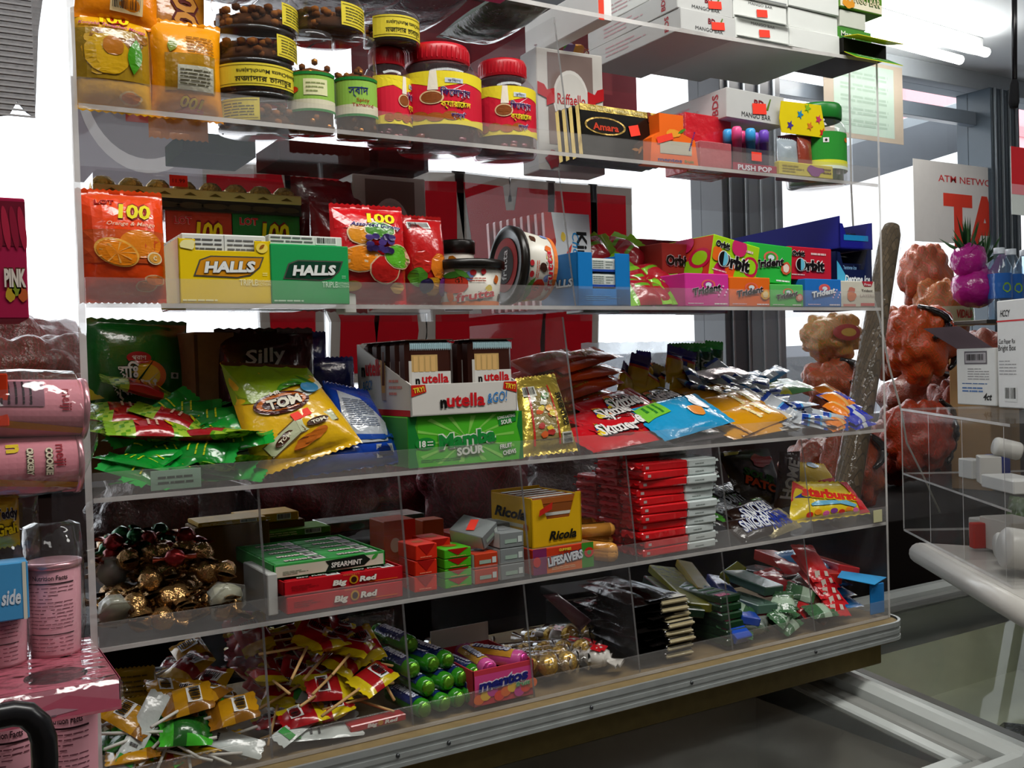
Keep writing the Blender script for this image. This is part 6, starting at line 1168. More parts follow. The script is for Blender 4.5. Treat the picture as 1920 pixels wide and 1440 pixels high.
S = front(W_, d, H_); m.text('Ricola', S, W_*.1, H_*.2, H_*.17, M('#1a1a14'), .0014, W_*.56, .04, .3); m.decal([(-W_*.38, H_*.6), (-W_*.12, H_*.72), (-W_*.1, H_*.86), (-W_*.36, H_*.72)], S, M('#c0281c'), .003); L = left(W_, d, H_); m.text('Ricola', L, -d*.02, H_*.62, H_*.2, M('#1a1a14'), .0008, d*.8, .04, .3); m.rect(-d*.4, H_*.36, d*.3, H_*.43, L, M('#c8c4a8')); m.decal(blob(d*.36, H_*.38, d*.06, H_*.08), L, M('#b86a2a')); m.build('carton', T)
for r in range(5):
    m = MB(); m.box((0, 0, H_*.47), (W_*.9, .016, H_*.9), M('#8a4a1c', 'film', bump=.15), .002); S = frame((0, -.008, 0), (1, 0, 0), (0, 0, 1)); m.rect(-W_*.4, H_*.56, W_*.4, H_*.62, S, M('#c8c8c0')); m.rect(-W_*.4, H_*.80, W_*.4, H_*.9, S, M('#a85a24')); S = top(W_, .016, H_*.92); m.rect(-W_*.4, -.004, W_*.4, .005, S, M('#c8ccc4')); o = m.build('drops_pack', T); o.location = (0, -.042+.0195*r, .002)
P_ = MB(); P_.tube([(-.036, 0, 0), (.036, 0, 0)], .0105, M('#c88a3a', 'film'), 12)
for s in (-1, 1): P_.ball((s*.036, 0, 0), .0103, M('#e0a04a', 'film'), seg=10)
P_.text("Werther's", cyl(.0106), 0, 0, .008, M('#3a1f14'), .0006, .0001) if False else None
P_.rect(-.03, -.006, .03, .006, lambda u, v, o_: Vector((u, v, .0106-abs(v)*.1+o_)), M('#e8cf9a', 'film')); P_.text("Werther's", lambda u, v, o_: Vector((u, v, .0106-abs(v)*.1+o_)), 0, 0, .0075, M('#3a1f14'), .0008, .05, .03, .2)
P_ = P_.build('candy_roll'); tag(P_, 'butter candy roll with dark script lying beside the herb drops tray', 'candy roll', 'butter candy rolls')
for i, (px, py, Y, yw) in enumerate(((1125, 1000, .03, -.25), (1140, 1018, .035, -.2), (1130, 1032, .02, -1.2), (1160, 1034, .02, -1.2), (1185, 1034, .02, -1.2), (1128, 985, .075, -.15))):
    p = onY(px, py, Y); o = P_ if i == 0 else dup(P_, (0, 0, 0)); o.location = (min(p.x, BW*4-.045), Y+.03, max(p.z, z4+.0112)); o.rotation_euler = (-.5, 0, yw)
# bay 5: red and white chocolate stacks
def d_kb(m, S, W, H):
    m.lines(-W*.2, H*.8, W*.2, H*.9, 1, S, M('#7a8a84'), .0006, .4); m.text('choco', S, -W*.02, H*.6, W*.2, M('#4a1410'), .0008, H*.22, .02, .2, math.pi/2)
m = MB(); Wh = F('#d0dad8'); Rd = F('#d4141c')
m.box((-.028, 0, .0062), (.088, .05, .0122), Rd, .002); m.box((.045, 0, .0062), (.058, .0502, .0123), Wh, .002)
for s, c in ((-1, Rd), (1, Wh)):
    V = []; n = 12
    for q in range(n+1): y = -.024+.048*q/n; V += [(s*.0725, y, .0062), (s*(.079+.0012*(q % 2)), y, .0062+.0035*math.sin(q*1.3))]
    m.add(V, [(2*q, 2*q+1, 2*q+3, 2*q+2) for q in range(n)]+[(2*q, 2*q+2, 2*q+3, 2*q+1) for q in range(n)], c)
T_ = top(0, 0, .0124); m.lines(.022, .0, .06, .014, 2, T_, M('#8a9490'), .0004, .3); m.text('choco', T_, -.02, 0, .014, M('#4a1410'), .0005, .05, .02, .2); S = frame((0, -.0251, 0), (1, 0, 0), (0, 0, 1)); m.rect(-.066, .004, -.060, .008, S, M('#b8a8a4'), .0004); m.lines(.03, .004, .05, .007, 1, S, M('#8a9490'), .0004, .5)
P_ = m.build('chocolate_bar'); tag(P_, 'red and white wrapped chocolate bar in the tall stack on the fourth shelf', 'chocolate bar', 'red and white chocolate bars')
g = random.Random(5); i = 0
for y0, n in ((.034, 11), (.092, 12), (.15, 9)):
    for q in range(n): o = P_ if i == 0 else dup(P_, (0, 0, 0)); o.location = (BW*4+.0915+g.uniform(-.003, .004), y0+g.uniform(-.002, .004), z4+.0006+.0127*q); o.rotation_euler = (g.uniform(-.02, .02) if q > 8 else 0, 0, g.uniform(-.05, .05)); i += 1
# bay 6 and 7: bars and sour candy bags
def d_sn(m, S, W, H): m.text('SNICKERS', S, 0, H*.5, W*.46, M('#d8dce0'), .0014, H*.66, .02, .2, math.pi/2, M('#1c2f8a'), .04); m.rect(-W*.45, H*.68, -W*.05, H*.92, S, F('#3fae2a'), .0008)
P_ = wrapper(.05, .115, .02, F('#24140f'), d_sn, None, 103, 14, 30, .08, wr=.001).build('candy_bar'); tag(P_, 'dark brown peanut bar with blue and white lettering in the sixth bay', 'candy bar', 'brown peanut bars')
for i, (px, py, Y) in enumerate(((1425, 1012, .02), (1418, 990, .03), (1412, 968, .06), (1420, 978, .045))): put(P_, i, px, py, Y, math.radians(-84+4*(i % 3)), .0, .15)
def d_bo(m, S, W, H): m.text('BOUNTY', S, 0, H*.5, W*.4, M('#a8b0b8'), .001, H*.5, .04, .2, math.pi/2); m.rect(-W*.4, H*.5, W*.4, H*.55, S, F('#5aa83a'), .0007)
P_ = wrapper(.05, .12, .018, F('#17120f'), d_bo, lambda u, v, s: F('#4a9a2a') if .1 < v < .2 else F('#17120f'), 104, 8, 18, .08).build('candy_bar'); tag(P_, 'near black coconut bar lying at the back of the sixth bay', 'candy bar', 'black coconut bars')
for i, (px, py, Y) in enumerate(((1370, 948, .12), (1385, 930, .14), (1352, 966, .09), (1300, 905, .2))): put(P_, i, px, py, Y, math.radians(-80+6*i), .02, .1)
P_ = wrapper(.04, .09, .018, M('#b8ac84', 'foil', bump=.6), lambda m, S, W, H: m.text('ALMOND', S, 0, H*.5, W*.5, M('#1c2f8a'), .001, H*.6, .04, .2, math.pi/2), None, 105, 8, 16, .1).build('candy_bar'); tag(P_, 'pale gold foil bar with blue letters right of the brown peanut bars', 'candy bar', 'pale gold bars')
for i, (px, py, Y) in enumerate(((1492, 985, .025), (1480, 972, .04), (1500, 1000, .02))): put(P_, i, px, py, Y, math.radians(-78), 0, .2)
def d_sour(m, S, W, H):
    m.decal([(-W*.5, H*.6), (-W*.1, H*.98), (-W*.4, H*.98)], S, F('#c8c01c'), .0008); m.text('SOUR', S, W*.02, H*.58, H*.11, M('#2a6a1c'), .0016, W*.6, .05, 0, -.5); m.text('PATCH', S, W*.04, H*.42, H*.12, M('#d8501c'), .0016, W*.75, .05, 0, -.5, M('#1a120c'), .05); m.decal(blob(W*.2, H*.8, W*.2, H*.1, 14, .3, 2), S, F('#b81c24'), .001); m.decal(blob(-W*.25, H*.2, W*.2, H*.1, 14, .3, 4), S, F('#7a9a1c'), .001)
quadbag('candy_bag', 'dark sour candy bag lettered in orange and green, back of the sixth bay', [(1345, 850), (1440, 842), (1478, 950), (1400, 975)], .17, .11, .03, '#2a1c0f', d_sour, seed=107)
def d_star(m, S, W, H):
    m.decal([(-W*.5, H*.5), (-W*.5, H*1.0), (-W*.3, H*.8)], S, F('#c8241c'), .0007); m.decal([(-W*.48, H*.6), (-W*.3, H*.8), (-W*.3, H*.6)], S, F('#2a3aa0'), .001); m.text('starburst', S, W*.0, H*.66, H*.22, M('#d8281c'), .0014, W*.8, .05, .1, -.12, M('#e8c81c'), .06)
    m.decal([(-W*.3, H*.45), (-W*.2, H*.52), (W*.2, H*.48), (W*.34, H*.32), (W*.3, H*.26), (W*.1, H*.4), (-W*.28, H*.4)], S, F('#6ab0d0'), .0012, .015); m.rect(W*.36, H*.03, W*.5, H*.97, S, F('#d01c24'), .001, .015)
    for k in range(7): m.ell(W*(-.3+.1*k), H*(.18+.05*(k % 2)), W*.045, H*.07, S, F(('#c8281c', '#e88a1c', '#d85a9a', '#7a3a8a')[k % 4]), .0012, 0, 12)
quadbag('candy_bag', 'yellow fruit chews bag with red lettering and red end, front of the seventh bay', [(1485, 905), (1585, 905), (1632, 965), (1480, 985)], .075, .03, .03, '#e0c41c', d_star, seed=108)
quadbag('candy_bag', 'second yellow fruit chews bag with red stripe behind the lettered one', [(1500, 868), (1545, 872), (1572, 915), (1500, 925)], .14, .09, .025, '#d8b41c', lambda m, S, W, H: (m.decal([(-W*.4, H*.1), (W*.4, H*.2), (W*.45, H*.42), (-W*.1, H*.34)], S, F('#b8202a'), .001), m.decal(blob(-W*.1, H*.9, W*.2, H*.1), S, F('#8ab0c8'), .001)), seed=109)
quadbag('candy_bag', 'brown candy strip with pale vertical letters between the sour bag and fruit chews', [(1462, 850), (1500, 848), (1500, 945), (1450, 960)], .13, .10, .012, '#3a1f18', lambda m, S, W, H: m.text('HOME', S, 0, H*.5, W*.5, M('#b8b4b0'), .001, H*.7, .04, 0, math.pi/2-.25), seed=110)
m = MB(); m.box((0, 0, .0115), (.022, .0008, .021), M('#c8c49a'), .0002); solo(m, 'shelf_tag', 'cream paper tag on the lip at the right end of the fourth shelf', 'tag', (onY(1649, 968, -.0045).x-.004, -.0042, z4+.001))
# ================================================================== fifth shelf on the counter
# bay 1: lollipops and yellow bags
def lolly(wr_, c2, stick, lab, grp, seed):
    t = thing('lollipop', lab, 'lollipop', (0, 0, 0), 0, grp); m = MB(); S = pillow(m, .042, .058, .02, wr_, nu=8, nv=12, seed=seed, seal=.12, wr=.004, paint=lambda u, v, s: c2 if (v < .24 or (u > .8 and v > .5)) else wr_)
    if seed % 2: m.bars(-.012, .03, .012, .046, S, .001, 8)
    m.build('wrapper', t); m = MB(); m.tube([(0, 0, .004), (0, 0, -.062)], .0019, M(stick), 6); m.build('stick', t); return t
def lheap(P_, n, x0, x1, y0, y1, z, lay, dz, seed):
    g = random.Random(seed); per = -(-n//lay)
    for i in range(n):
        L_ = i//per; k = i % per; o = P_ if i == 0 else dup(P_, (0, 0, 0)); x = x0+(x1-x0)*(k+.5+g.uniform(-.3, .3))/per; y = y0+(y1-y0)*g.random()
        flat(o, x, y, z+dz*L_, g.uniform(-1.9, 1.9), g.uniform(-.2, .3), g.uniform(-.3, .3), g.uniform(.15, .6))
yb_ = F('#c8981c'); rb_ = F('#a8141c'); yy_ = F('#d8c018')
P_ = lolly(F('#c08a14'), F('#8a5a14'), '#cfccc4', 'mustard wrapped lollipop in the heap in the left bottom bay', 'mustard lollipops', 3); lheap(P_, 20, .02, .17, .02, .2, z5+.012, 4, .019, 21)
P_ = lolly(rb_, yy_, '#c8a06a', 'red and yellow wrapped lollipop in the second bottom bay', 'red and yellow lollipops', 1); lheap(P_, 44, .20, .355, .02, .22, z5+.012, 6, .019, 22)
P_ = lolly(F('#1c5a1c'), F('#3fae2a'), '#d8d8d0', 'green wrapped lollipop low in the left bottom bay', 'green lollipops', 4); lheap(P_, 9, .02, .12, .02, .14, z5+.010, 3, .019, 23)
P_ = lolly(F('#8a1a1c'), F('#c89a1c'), '#d8d4cc', 'dark red wrapped lollipop in the left bottom bay', 'dark red lollipops', 5); lheap(P_, 10, .06, .165, .05, .22, z5+.03, 3, .02, 24)
P_ = wrapper(.024, .10, .007, F('#c4ccc8'), lambda m, S, W, H: (m.lines(-W*.2, H*.3, W*.2, H*.5, 2, S, M('#4a4a4a'), .0008, .3), m.rect(-W*.4, H*.12, W*.4, H*.22, S, F('#3f9a4a'), .0008)), None, 113, 6, 14, .08).build('gum_stick'); tag(P_, 'slim white packet lying across the candy in the bottom bays', 'packet', 'slim white packets')
for i, (px, py, Y, yw, tl) in enumerate(((268, 1405, .02, -35, 1.0), (400, 1348, .03, -128, .9), (600, 1268, .07, -130, .7), (620, 1312, .05, -60, .6), (560, 1385, .015, -60, .5), (610, 1375, .015, -100, .4), (470, 1350, .02, -120, .8))):
    p = onY(px, py, Y); o = P_ if i == 0 else dup(P_, (0, 0, 0)); a = Matrix.Rotation(math.radians(yw), 3, 'Z') @ Vector((0, 1, 0)); flat(o, p.x-a.x*.05, Y+.012-a.y*.05*.5, max(p.z-.02, z5+.012), math.radians(yw), 0, 0, tl)
quadbag('candy_pouch', 'yellow candy pouch with dark print low in the left bottom bay', [(320, 1392), (455, 1370), (440, 1405), (310, 1432)], .05, .02, .016, '#d8a818', lambda m, S, W, H: (m.lines(-W*.1, H*.4, W*.4, H*.7, 2, S, M('#3a2a14'), .001, .4), m.rect(-W*.5, 0, -W*.3, H, S, F('#c8401c'), .001)), cat='pouch', seed=115)
quadbag('candy_pouch', 'olive mustard candy pouch standing at the back of the left bottom bay', [(205, 1258), (290, 1250), (298, 1310), (205, 1320)], .13, .10, .016, '#9a7a14', lambda m, S, W, H: m.lines(-W*.3, H*.2, W*.3, H*.8, 4, S, M('#5a4a14'), .001, .3), cat='pouch', seed=116)
quadbag('candy_pouch', 'brass yellow candy pouch under the olive mustard one', [(208, 1318), (300, 1300), (304, 1345), (208, 1370)], .09, .07, .014, '#b08a1c', None, cat='pouch', seed=117)
carton('gum_pack', 'single red cinnamon gum pack lying against the bottom lip', (656, 1338, 762, 1366), .012, .02, M('#b8141c', 'film', bump=.1), z5+.004, lambda m, w, d, h: (m.text('Big', front(w, d, h), -w*.12, h*.55, h*.5, M('#e8e0d8'), .001, w*.18, .05, .15), m.ell(w*.03, h*.55, w*.05, h*.35, front(w, d, h), M('#c8801c')), m.text('Red', front(w, d, h), w*.22, h*.55, h*.5, M('#e8e0d8'), .001, w*.24, .05, .15)), .03, cat='gum pack')
bag('candy_bag', 'clear bag of silver wrapped candy at the back right of the second bottom bay', (640, 1150, 752, 1260), .19, .05, M('#7a7a80', 'foil', bump=1.0), onY(690, 1260, .19).z, None, seed=118)
carton('candy_carton', 'dark mint rolls carton under the silver candy bag', (655, 1225, 752, 1330), .19, .08, '#1c1418', z5, lambda m, w, d, h: m.text('ment', front(w, d, h), w*.1, h*.6, h*.2, M('#6a6a9a'), .001, w*.5, .04))
# bay 3: mint rolls
def roll(c, c2, r, l, txt, ends, lab, grp):
    m = MB(); m.lathe([(0, -l/2), (r*.75, -l/2), (r, -l/2+.004), (r, l/2-.004), (r*.75, l/2), (0, l/2)], M(c, 'film', bump=.2), 14, T=Matrix.Rotation(math.pi/2, 4, 'X'))
    S = lambda u, v, o_: Vector(((r+o_)*math.sin(v/r), -u, (r+o_)*math.cos(v/r)))
    m.rect(-l*.36, -r*1.2, l*.36, r*1.2, S, M(c2, 'film'), .0005, .004); m.text(txt, S, 0, 0, r*.9, M('#d8dcee'), .001, l*.6, .04, .1, 0, M('#1c2470'), .05, .004)
    for s in (-1, 1): m.ball((0, s*l/2, 0), r*.82, M(ends, 'foil', bump=.8), seg=10, sq=(1, .55, 1))
    o = m.build('mint_roll'); return tag(o, lab, 'mint roll', grp)
P_ = roll('#2f8a1c', '#1c2f6a', .0125, .085, 'mentos', '#6aa82a', 'green apple mint roll in the pile beside the pink mint carton', 'green mint rolls'); i = 0
xr = bx0(2)+.012
for lay, (n, y) in enumerate(((4, .055), (4, .068), (3, .085), (1, .12))):
    for k in range(n): o = P_ if i == 0 else dup(P_, (0, 0, 0)); o.location = (xr+.002+.0255*k+.0127*(lay % 2), y+.004*k, z5+.014+.0222*lay); o.rotation_euler = (.05, .4*(k % 2), .12+.06*((i*3) % 4)); i += 1
W_, H_, cx, zz_ = fit((889, 1236, 1000, 1326), .010, z5); d = .125
def d_me(m, w, d, h):
    S = front(w, d, h); m.rect(-w*.48, h*.4, w*.48, h*.86, S, M('#d84a8a'), .0004)
    for k in range(9): m.ell(w*(-.42+.11*k), h*(.2+.08*(k % 3)), w*.085, h*.14, S, M(('#e86a1c', '#e8b82a', '#c83a9a', '#e8402a')[k % 4]), .0006+.0001*k)
    m.text('mentos', S, -w*.02, h*.62, h*.28, M('#24287a'), .0016, w*.82, .05, .1, 0, M('#e8dce8'), .06, slope=.06); m.text('fruit', S, w*.3, h*.42, h*.12, M('#3f9a5a'), .0022, w*.24, .03, .1, 0, M('#d8e0c8'), .04)
    L = left(w, d, h); m.text('mentos', L, d*.02, h*.55, h*.36, M('#24287a'), .001, d*.7, .05, .1, 0, M('#d8d4e0'), .06)
T, h_ = opencarton('open pink and orange fruit mint carton with lettered front, rolls inside', (889, 1236, 1000, 1326), .010, d, z5, M('#c83a4a'), d_me, lambda *a: None, 'mint_carton', None, .0)
m = MB(); m.box((0, 0, 0), (W_, .0016, .03), M('#d8d4cc'), .0003); o = m.build('back_flap', T); o.location = (0, d/2, H_+.012)
P_ = roll('#d85aa0', '#d8a03a', .0125, .1, 'mentos', '#e04a9a', 'pink and orange fruit mint roll lying in the open mint carton', 'fruit mint rolls')
for i, (x, y, z, yw) in enumerate(((-.022, .0, .03, .0), (.006, .0, .032, .1), (-.01, .0, .055, -.1), (.018, -.002, .057, .5), (.03, .0, .03, 0))): o = P_ if i == 0 else dup(P_, (0, 0, 0)); o.location = (cx+x, .010+d/2+y, z5+z-.012); o.rotation_euler = (0, 0, yw)
# bay 4: tubes of gold balls, white and red twist sweets
def gtube(lab):
    t = thing('chocolate_tube', lab, 'chocolate pack', (0, 0, 0), 0, 'clear tubes of gold chocolates')
    for k in range(3): m = MB(); m.ball((0, 0, 0), .0155, M('#c8a03a', 'foil', bump=.9, scale=120), seg=12, fn=lambda d_: 1+.05*noise.noise(d_*6)); o = m.build('chocolate', t); o.location = (0, -.032+.032*k, 0)
    m = MB(); m.tube([(0, -.066, 0), (0, -.052, 0), (0, -.046, 0), (0, 0, 0), (0, .046, 0), (0, .052, 0), (0, .066, 0)], [.012, .004, .0165, .0172, .0165, .004, .012], WRAP, 12); m.build('clear_wrap', t); return t
P_ = gtube('clear wrapped tube of three gold chocolates in the fourth bottom bay'); i = 0
for (px, py, Y, yw) in ((1020, 1282, .03, .5), (1058, 1276, .03, .45), (1040, 1245, .06, .55), (1085, 1238, .07, .5), (1010, 1240, .09, .6), (970, 1205, .15, .6), (1060, 1205, .12, .55), (1098, 1205, .14, .5)):
    p = onY(px, py, Y); o = P_ if i == 0 else dup(P_, (0, 0, 0)); o.location = (max(p.x, BW*3+.03) if px > 1000 else min(p.x, BW*3-.02), Y+.04, max(p.z, z5+.019)); o.rotation_euler = (-.15, 0, yw); i += 1
P_ = twist(F('#d8d4cc'), F('#d0ccc4'), .014, .07, 6); P_.rect(-.008, -.01, .008, .01, lambda u, v, o_: Vector((u, v, .0178-abs(v)*.3+o_)), F('#c81c24')); P_ = P_.build('nougat'); tag(P_, 'white wrapped sweet with red mark at the right of the fourth bottom bay', 'candy', 'white and red sweets'); i = 0
for (px, py, Y, yw) in ((1140, 1258, .03, -.9), (1165, 1240, .03, -.9), (1150, 1225, .06, -.8), (1125, 1215, .09, -.7), (1170, 1215, .07, -.9), (1110, 1190, .13, -.7)):
    p = onY(px, py, Y); o = P_ if i == 0 else dup(P_, (0, 0, 0)); o.location = (min(p.x, BW*4-.03)-.012*(i % 2), Y+.02, max(p.z, z5+.018)); o.rotation_euler = (.1, .2, yw); settle(o); i += 1
quadbag('candy_bag', 'dusty pink paper roll bag slanting at the back of the fourth bottom bay', [(1018, 1118), (1045, 1115), (1110, 1165), (1088, 1185)], .17, .13, .02, '#8a6a70', None, seed=121)
# bay 5: dark wafer bars with cream ends
xa = onY(1282, 1235, .012).x; m = MB(); m.box((0, 0, .0055), (.052, .14, .011), M('#14100e', 'film', bump=.2), .002, None, {'-y': F('#c8bd9a')}); m.rect(-.025, -.07, .025, -.035, top(0, 0, .011), F('#c8bd9a')); m.text('HERSHEY', top(0, 0, .011), 0, -.045, .012, M('#17120f'), .0008, .046, .06); m.box((0, -.071, .0055), (.05, .006, .003), F('#b8ac88'), .0008)
P_ = m.build('chocolate_bar'); tag(P_, 'black wrapped bar with cream end in the stack in the fifth bottom bay', 'chocolate bar', 'black bars with cream ends')
g = random.Random(2)
for i in range(8): o = P_ if i == 0 else dup(P_, (0, 0, 0)); o.location = (xa+g.uniform(-.003, .003), .085+g.uniform(0, .006)+(.0 if i < 5 else .008), z5+.0004+.0115*i); o.rotation_euler = (0, 0, g.uniform(-.06, .06))
P_ = wrapper(.05, .15, .016, F('#100d0c'), None, None, 124, 8, 16, .06).build('chocolate_bar'); tag(P_, 'plain black wrapped bar in the dark pile at the left of the fifth bay', 'chocolate bar', 'plain black bars')
for i in range(14): o = P_ if i == 0 else dup(P_, (0, 0, 0)); flat(o, bx0(4)+.03+.05*(i % 2)*.6, .02+.005*(i % 3), z5+.009+.0135*(i//2)+.004*(i % 2), math.radians(5*((i % 5)-2)), 0, 0, .05)
carton('candy_carton', 'flat dark carton with pale edge at the back of the fifth bottom bay', (1062, 1093, 1198, 1118), .2, .08, M('#17130f'), onY(1130, 1118, .2).z, lambda m, w, d, h: m.rect(-w*.5, 0, w*.5, h*.25, front(w, d, h), M('#a8a08a')), -.1)
carton('candy_carton', 'tall black carton at the back holding up the flat pale edged one', (1075, 1119, 1190, 1235), .2, .08, M('#0f0d0c'), z5)
m = MB(); m.box((0, 0, .006), (.045, .13, .012), M('#0f3a1a', 'film', bump=.15), .002); m.rect(-.02, -.06, .005, -.045, top(0, 0, .012), F('#c02a6a')); m.lines(-.018, -.04, .018, .04, 4, top(0, 0, .012), M('#2f7a3a'), .0006, .3)
P_ = m.build('gum_pack'); tag(P_, 'dark green gum pack with pink mark stacked in the sixth bottom bay', 'gum pack', 'dark green gum packs'); xa = onY(1345, 1215, .012).x
for i in range(6): o = P_ if i == 0 else dup(P_, (0, 0, 0)); o.location = (max(xa-.003*(i % 2), 5*BW+.032), .082+.004*i, z5+.0004+.0125*i); o.rotation_euler = (0, 0, .04*((i % 3)-1))
def slant(nm, lab, cat, px0, py0, px1, py1, y0, y1, w, t, col, deco=None, grp=None, kind='box'):
    """a long bar from the near end (px0, py0, y0) to the far end"""
    a, b = onY(px0, py0, y0), onY(px1, py1, y1); d_ = b-a; L_ = d_.length; m = MB(); m.box((0, 0, L_/2), (w, t, L_), F(col, bump=.1) if isinstance(col, str) else col, .0015)
    if deco: deco(m, frame((0, -t/2, 0), (1, 0, 0), (0, 0, 1)), w, L_)
    zx = d_.normalized(); up = Vector((0, -.5, .9)); x_ = zx.cross(-up).normalized(); y_ = zx.cross(x_); R = Matrix((x_, y_, zx)).transposed()
    return solo(m, nm, lab, cat, a, tuple(R.to_euler()), grp)
for k, (a, b, y0, y1, w, c, lab) in enumerate((((1318, 1140), (1240, 1068), .06, .24, .05, '#8a8a1c', 'broad olive yellow gum bar slanting up to the back in the sixth bay'), ((1322, 1112), (1282, 1058), .10, .24, .03, '#a8941c', 'narrower mustard gum bar beside the broad olive yellow one'), ((1300, 1150), (1225, 1088), .05, .22, .04, '#12301c', 'dark bottle green gum bar left of the broad olive yellow one'), ((1408, 1165), (1340, 1085), .02, .2, .032, '#1c48b0', 'bright blue gum bar slanting across the seventh bay'), ((1395, 1200), (1352, 1150), .012, .06, .034, '#1f4fc0', 'blue gum pack standing at the lip of the seventh bay'))):
    slant('gum_bar', lab, 'gum bar', *a, *b, y0, y1, w, .014, c, lambda m, S, W, H: m.lines(-W*.35, H*.2, W*.35, H*.7, 2, S, M('#c8c89a' if k < 3 else '#8ab0e0'), .0006, .25))
def d_or(m, S, W, H): m.text('Orbit', S, 0, H*.38, W*.5, M('#c8d0c4'), .001, H*.45, .05, .1, math.pi/2, M('#1a1414'), .05); m.rect(-W*.5, H*.1, -W*.2, H*.9, S, F('#c8b81c'), .0008); m.rect(-W*.5, 0, W*.5, H*.16, S, F('#8a2a3a'), .0009)
for k, (a, b, y0, y1, lab) in enumerate((((1452, 1108), (1370, 1075), .06, .17, 'upper grey and yellow lettered gum pack in the seventh bay'), ((1440, 1142), (1368, 1118), .03, .13, 'lower grey and yellow lettered gum pack in the seventh bay'))): slant('gum_pack', lab, 'gum pack', *a, *b, y0, y1, .042, .016, '#4a6a5a', d_or)
slant('gum_bar', 'yellow gum bar with green mark tilted at the back of the seventh bay', 'gum bar', 1358, 1085, 1390, 1062, .16, .17, .022, .012, '#a8a81c')
bag('candy_bag', 'crumpled pale green clear bag at the lip of the sixth bottom bay', (1392, 1150, 1455, 1198), .02, .04, clear('green_wrap', (.8, .9, .82), .25, 2.0, (.7, .8, .72), .08, bump=.8), z5, None, seed=130, wr=.01)
slant('candy_bar', 'dark brown bar with blue and white end lying at the back of the seventh bay', 'candy bar', 1492, 1088, 1400, 1070, .1, .22, .045, .018, '#2a1a14', lambda m, S, W, H: (m.rect(-W*.5, 0, W*.5, H*.22, S, F('#1c4ac0'), .0008), m.rect(-W*.3, H*.03, W*.2, H*.12, S, F('#c8d0d4'), .0012)))
# red and blue boxes at the right end
P_ = wrapper(.055, .11, .02, F('#c8141c'), lambda m, S, W, H: (m.text('kit', S, W*.1, H*.4, W*.3, M('#e8c83a'), .001, H*.25, .04, .2, math.pi/2), m.rect(-W*.3, H*.06, -W*.1, H*.16, S, M('#d8ccc0'), .001), m.rect(W*.1, H*.08, W*.26, H*.16, S, M('#d8ccc0'), .001)), None, 131, 8, 16, .1).build('candy_pouch'); tag(P_, 'glossy red candy pouch stacked in the right bottom bay', 'pouch', 'red pouches at the right end')
for i, (px, py, Y) in enumerate(((1545, 1160, .012), (1550, 1145, .02), (1530, 1120, .04), (1548, 1100, .05), (1520, 1130, .03))):
    p = onY(px, py, Y); o = P_ if i == 0 else dup(P_, (0, 0, 0)); flat(o, p.x-.01, Y+.01, max(p.z-.02, z5+.012), math.radians(-12+8*(i % 3)), .0, 0, .5)
slant('candy_bar', 'long red and orange candy box slanting up to the back at the right end', 'candy bar', 1560, 1085, 1432, 1040, .05, .26, .045, .02, '#c0281c', lambda m, S, W, H: (m.rect(-W*.5, H*.2, 0, H, S, F('#d86a1c'), .0008), m.text('fruit', S, W*.15, H*.4, W*.4, M('#e8b02a'), .0012, H*.3, .04, .2, math.pi/2)))
slant('candy_bar', 'second red candy box with a yellow edge beside the blue packs', 'candy bar', 1592, 1072, 1500, 1042, .05, .24, .04, .02, '#b81c24', lambda m, S, W, H: m.rect(W*.3, 0, W*.5, H, S, F('#d8c01c'), .0008))
P_ = wrapper(.06, .12, .018, F('#1a7fc8'), lambda m, S, W, H: m.decal(blob(0, H*.4, W*.3, H*.2, 14, .1), S, F('#3aa0e0'), .0008), None, 133, 8, 16, .08).build('candy_pouch'); tag(P_, 'bright blue candy pouch stacked in the blue tray at the far right', 'pouch', 'blue pouches at the right end')
for i, (px, py) in enumerate(((1610, 1140), (1612, 1122), (1608, 1105), (1606, 1090))):
    p = onY(px, py, .02); o = P_ if i == 0 else dup(P_, (0, 0, 0)); flat(o, min(p.x, WID-.06), .03+.012*i, max(p.z, z5+.012), math.radians(-8+6*(i % 2)), .0, 0, .25)
W_, H_, cx, zz_ = fit((1640, 1085, 1662, 1152), .015, z5)
carton('display_tray', 'sky blue card tray side with open flap at the far right bottom corner', (1634, 1092, 1658, 1152), .014, .004, '#1f7ac0', z5, None, cat='tray')
m = MB(); A = [onY(1578, 1070, .05), onY(1662, 1082, .03), onY(1640, 1096, .005), onY(1570, 1082, .03)]; m.add(A+[p-Vector((0, 0, .001)) for p in A], [(0, 3, 2, 1), (4, 5, 6, 7), (0, 1, 5, 4), (1, 2, 6, 5), (2, 3, 7, 6), (3, 0, 4, 7)], M('#2f9ad8')); tag(m.build('tray_flap'), 'bright blue open card flap above the blue pouches', 'flap')

P_ = wrapper(.034, .06, .014, F('#5a8a5a', bump=.7), None, lambda u, v, s: F('#a8c0a8', bump=.7) if .3 < v < .6 else F('#3f6a44', bump=.7), 141, 8, 14, .16).build('foil_candy'); tag(P_, 'pale green foil candy at the lip of the sixth and seventh bottom bays', 'candy', 'pale green foil candies'); g = random.Random(14)
for i in range(14): o = P_ if i == 0 else dup(P_, (0, 0, 0)); flat(o, 5*BW+.05+.0145*i, .012+.03*g.random(), z5+.012+.012*(i % 3), g.uniform(-2, 2), 0, g.uniform(-.3, .3), .5)
P_ = wrapper(.036, .075, .014, F('#3a1c14'), None, lambda u, v, s: F('#b8b4ac') if v > .82 else F('#3a1c14'), 142, 8, 14, .12).build('candy_bar'); tag(P_, 'small brown bar with silver end low in the seventh bottom bay', 'candy bar', 'small brown bars')
for i in range(5): o = P_ if i == 0 else dup(P_, (0, 0, 0)); flat(o, 6*BW+.02+.006*i, .02+.012*i, z5+.012+.012*i, math.radians(-70+20*(i % 2)), 0, 0, .4)
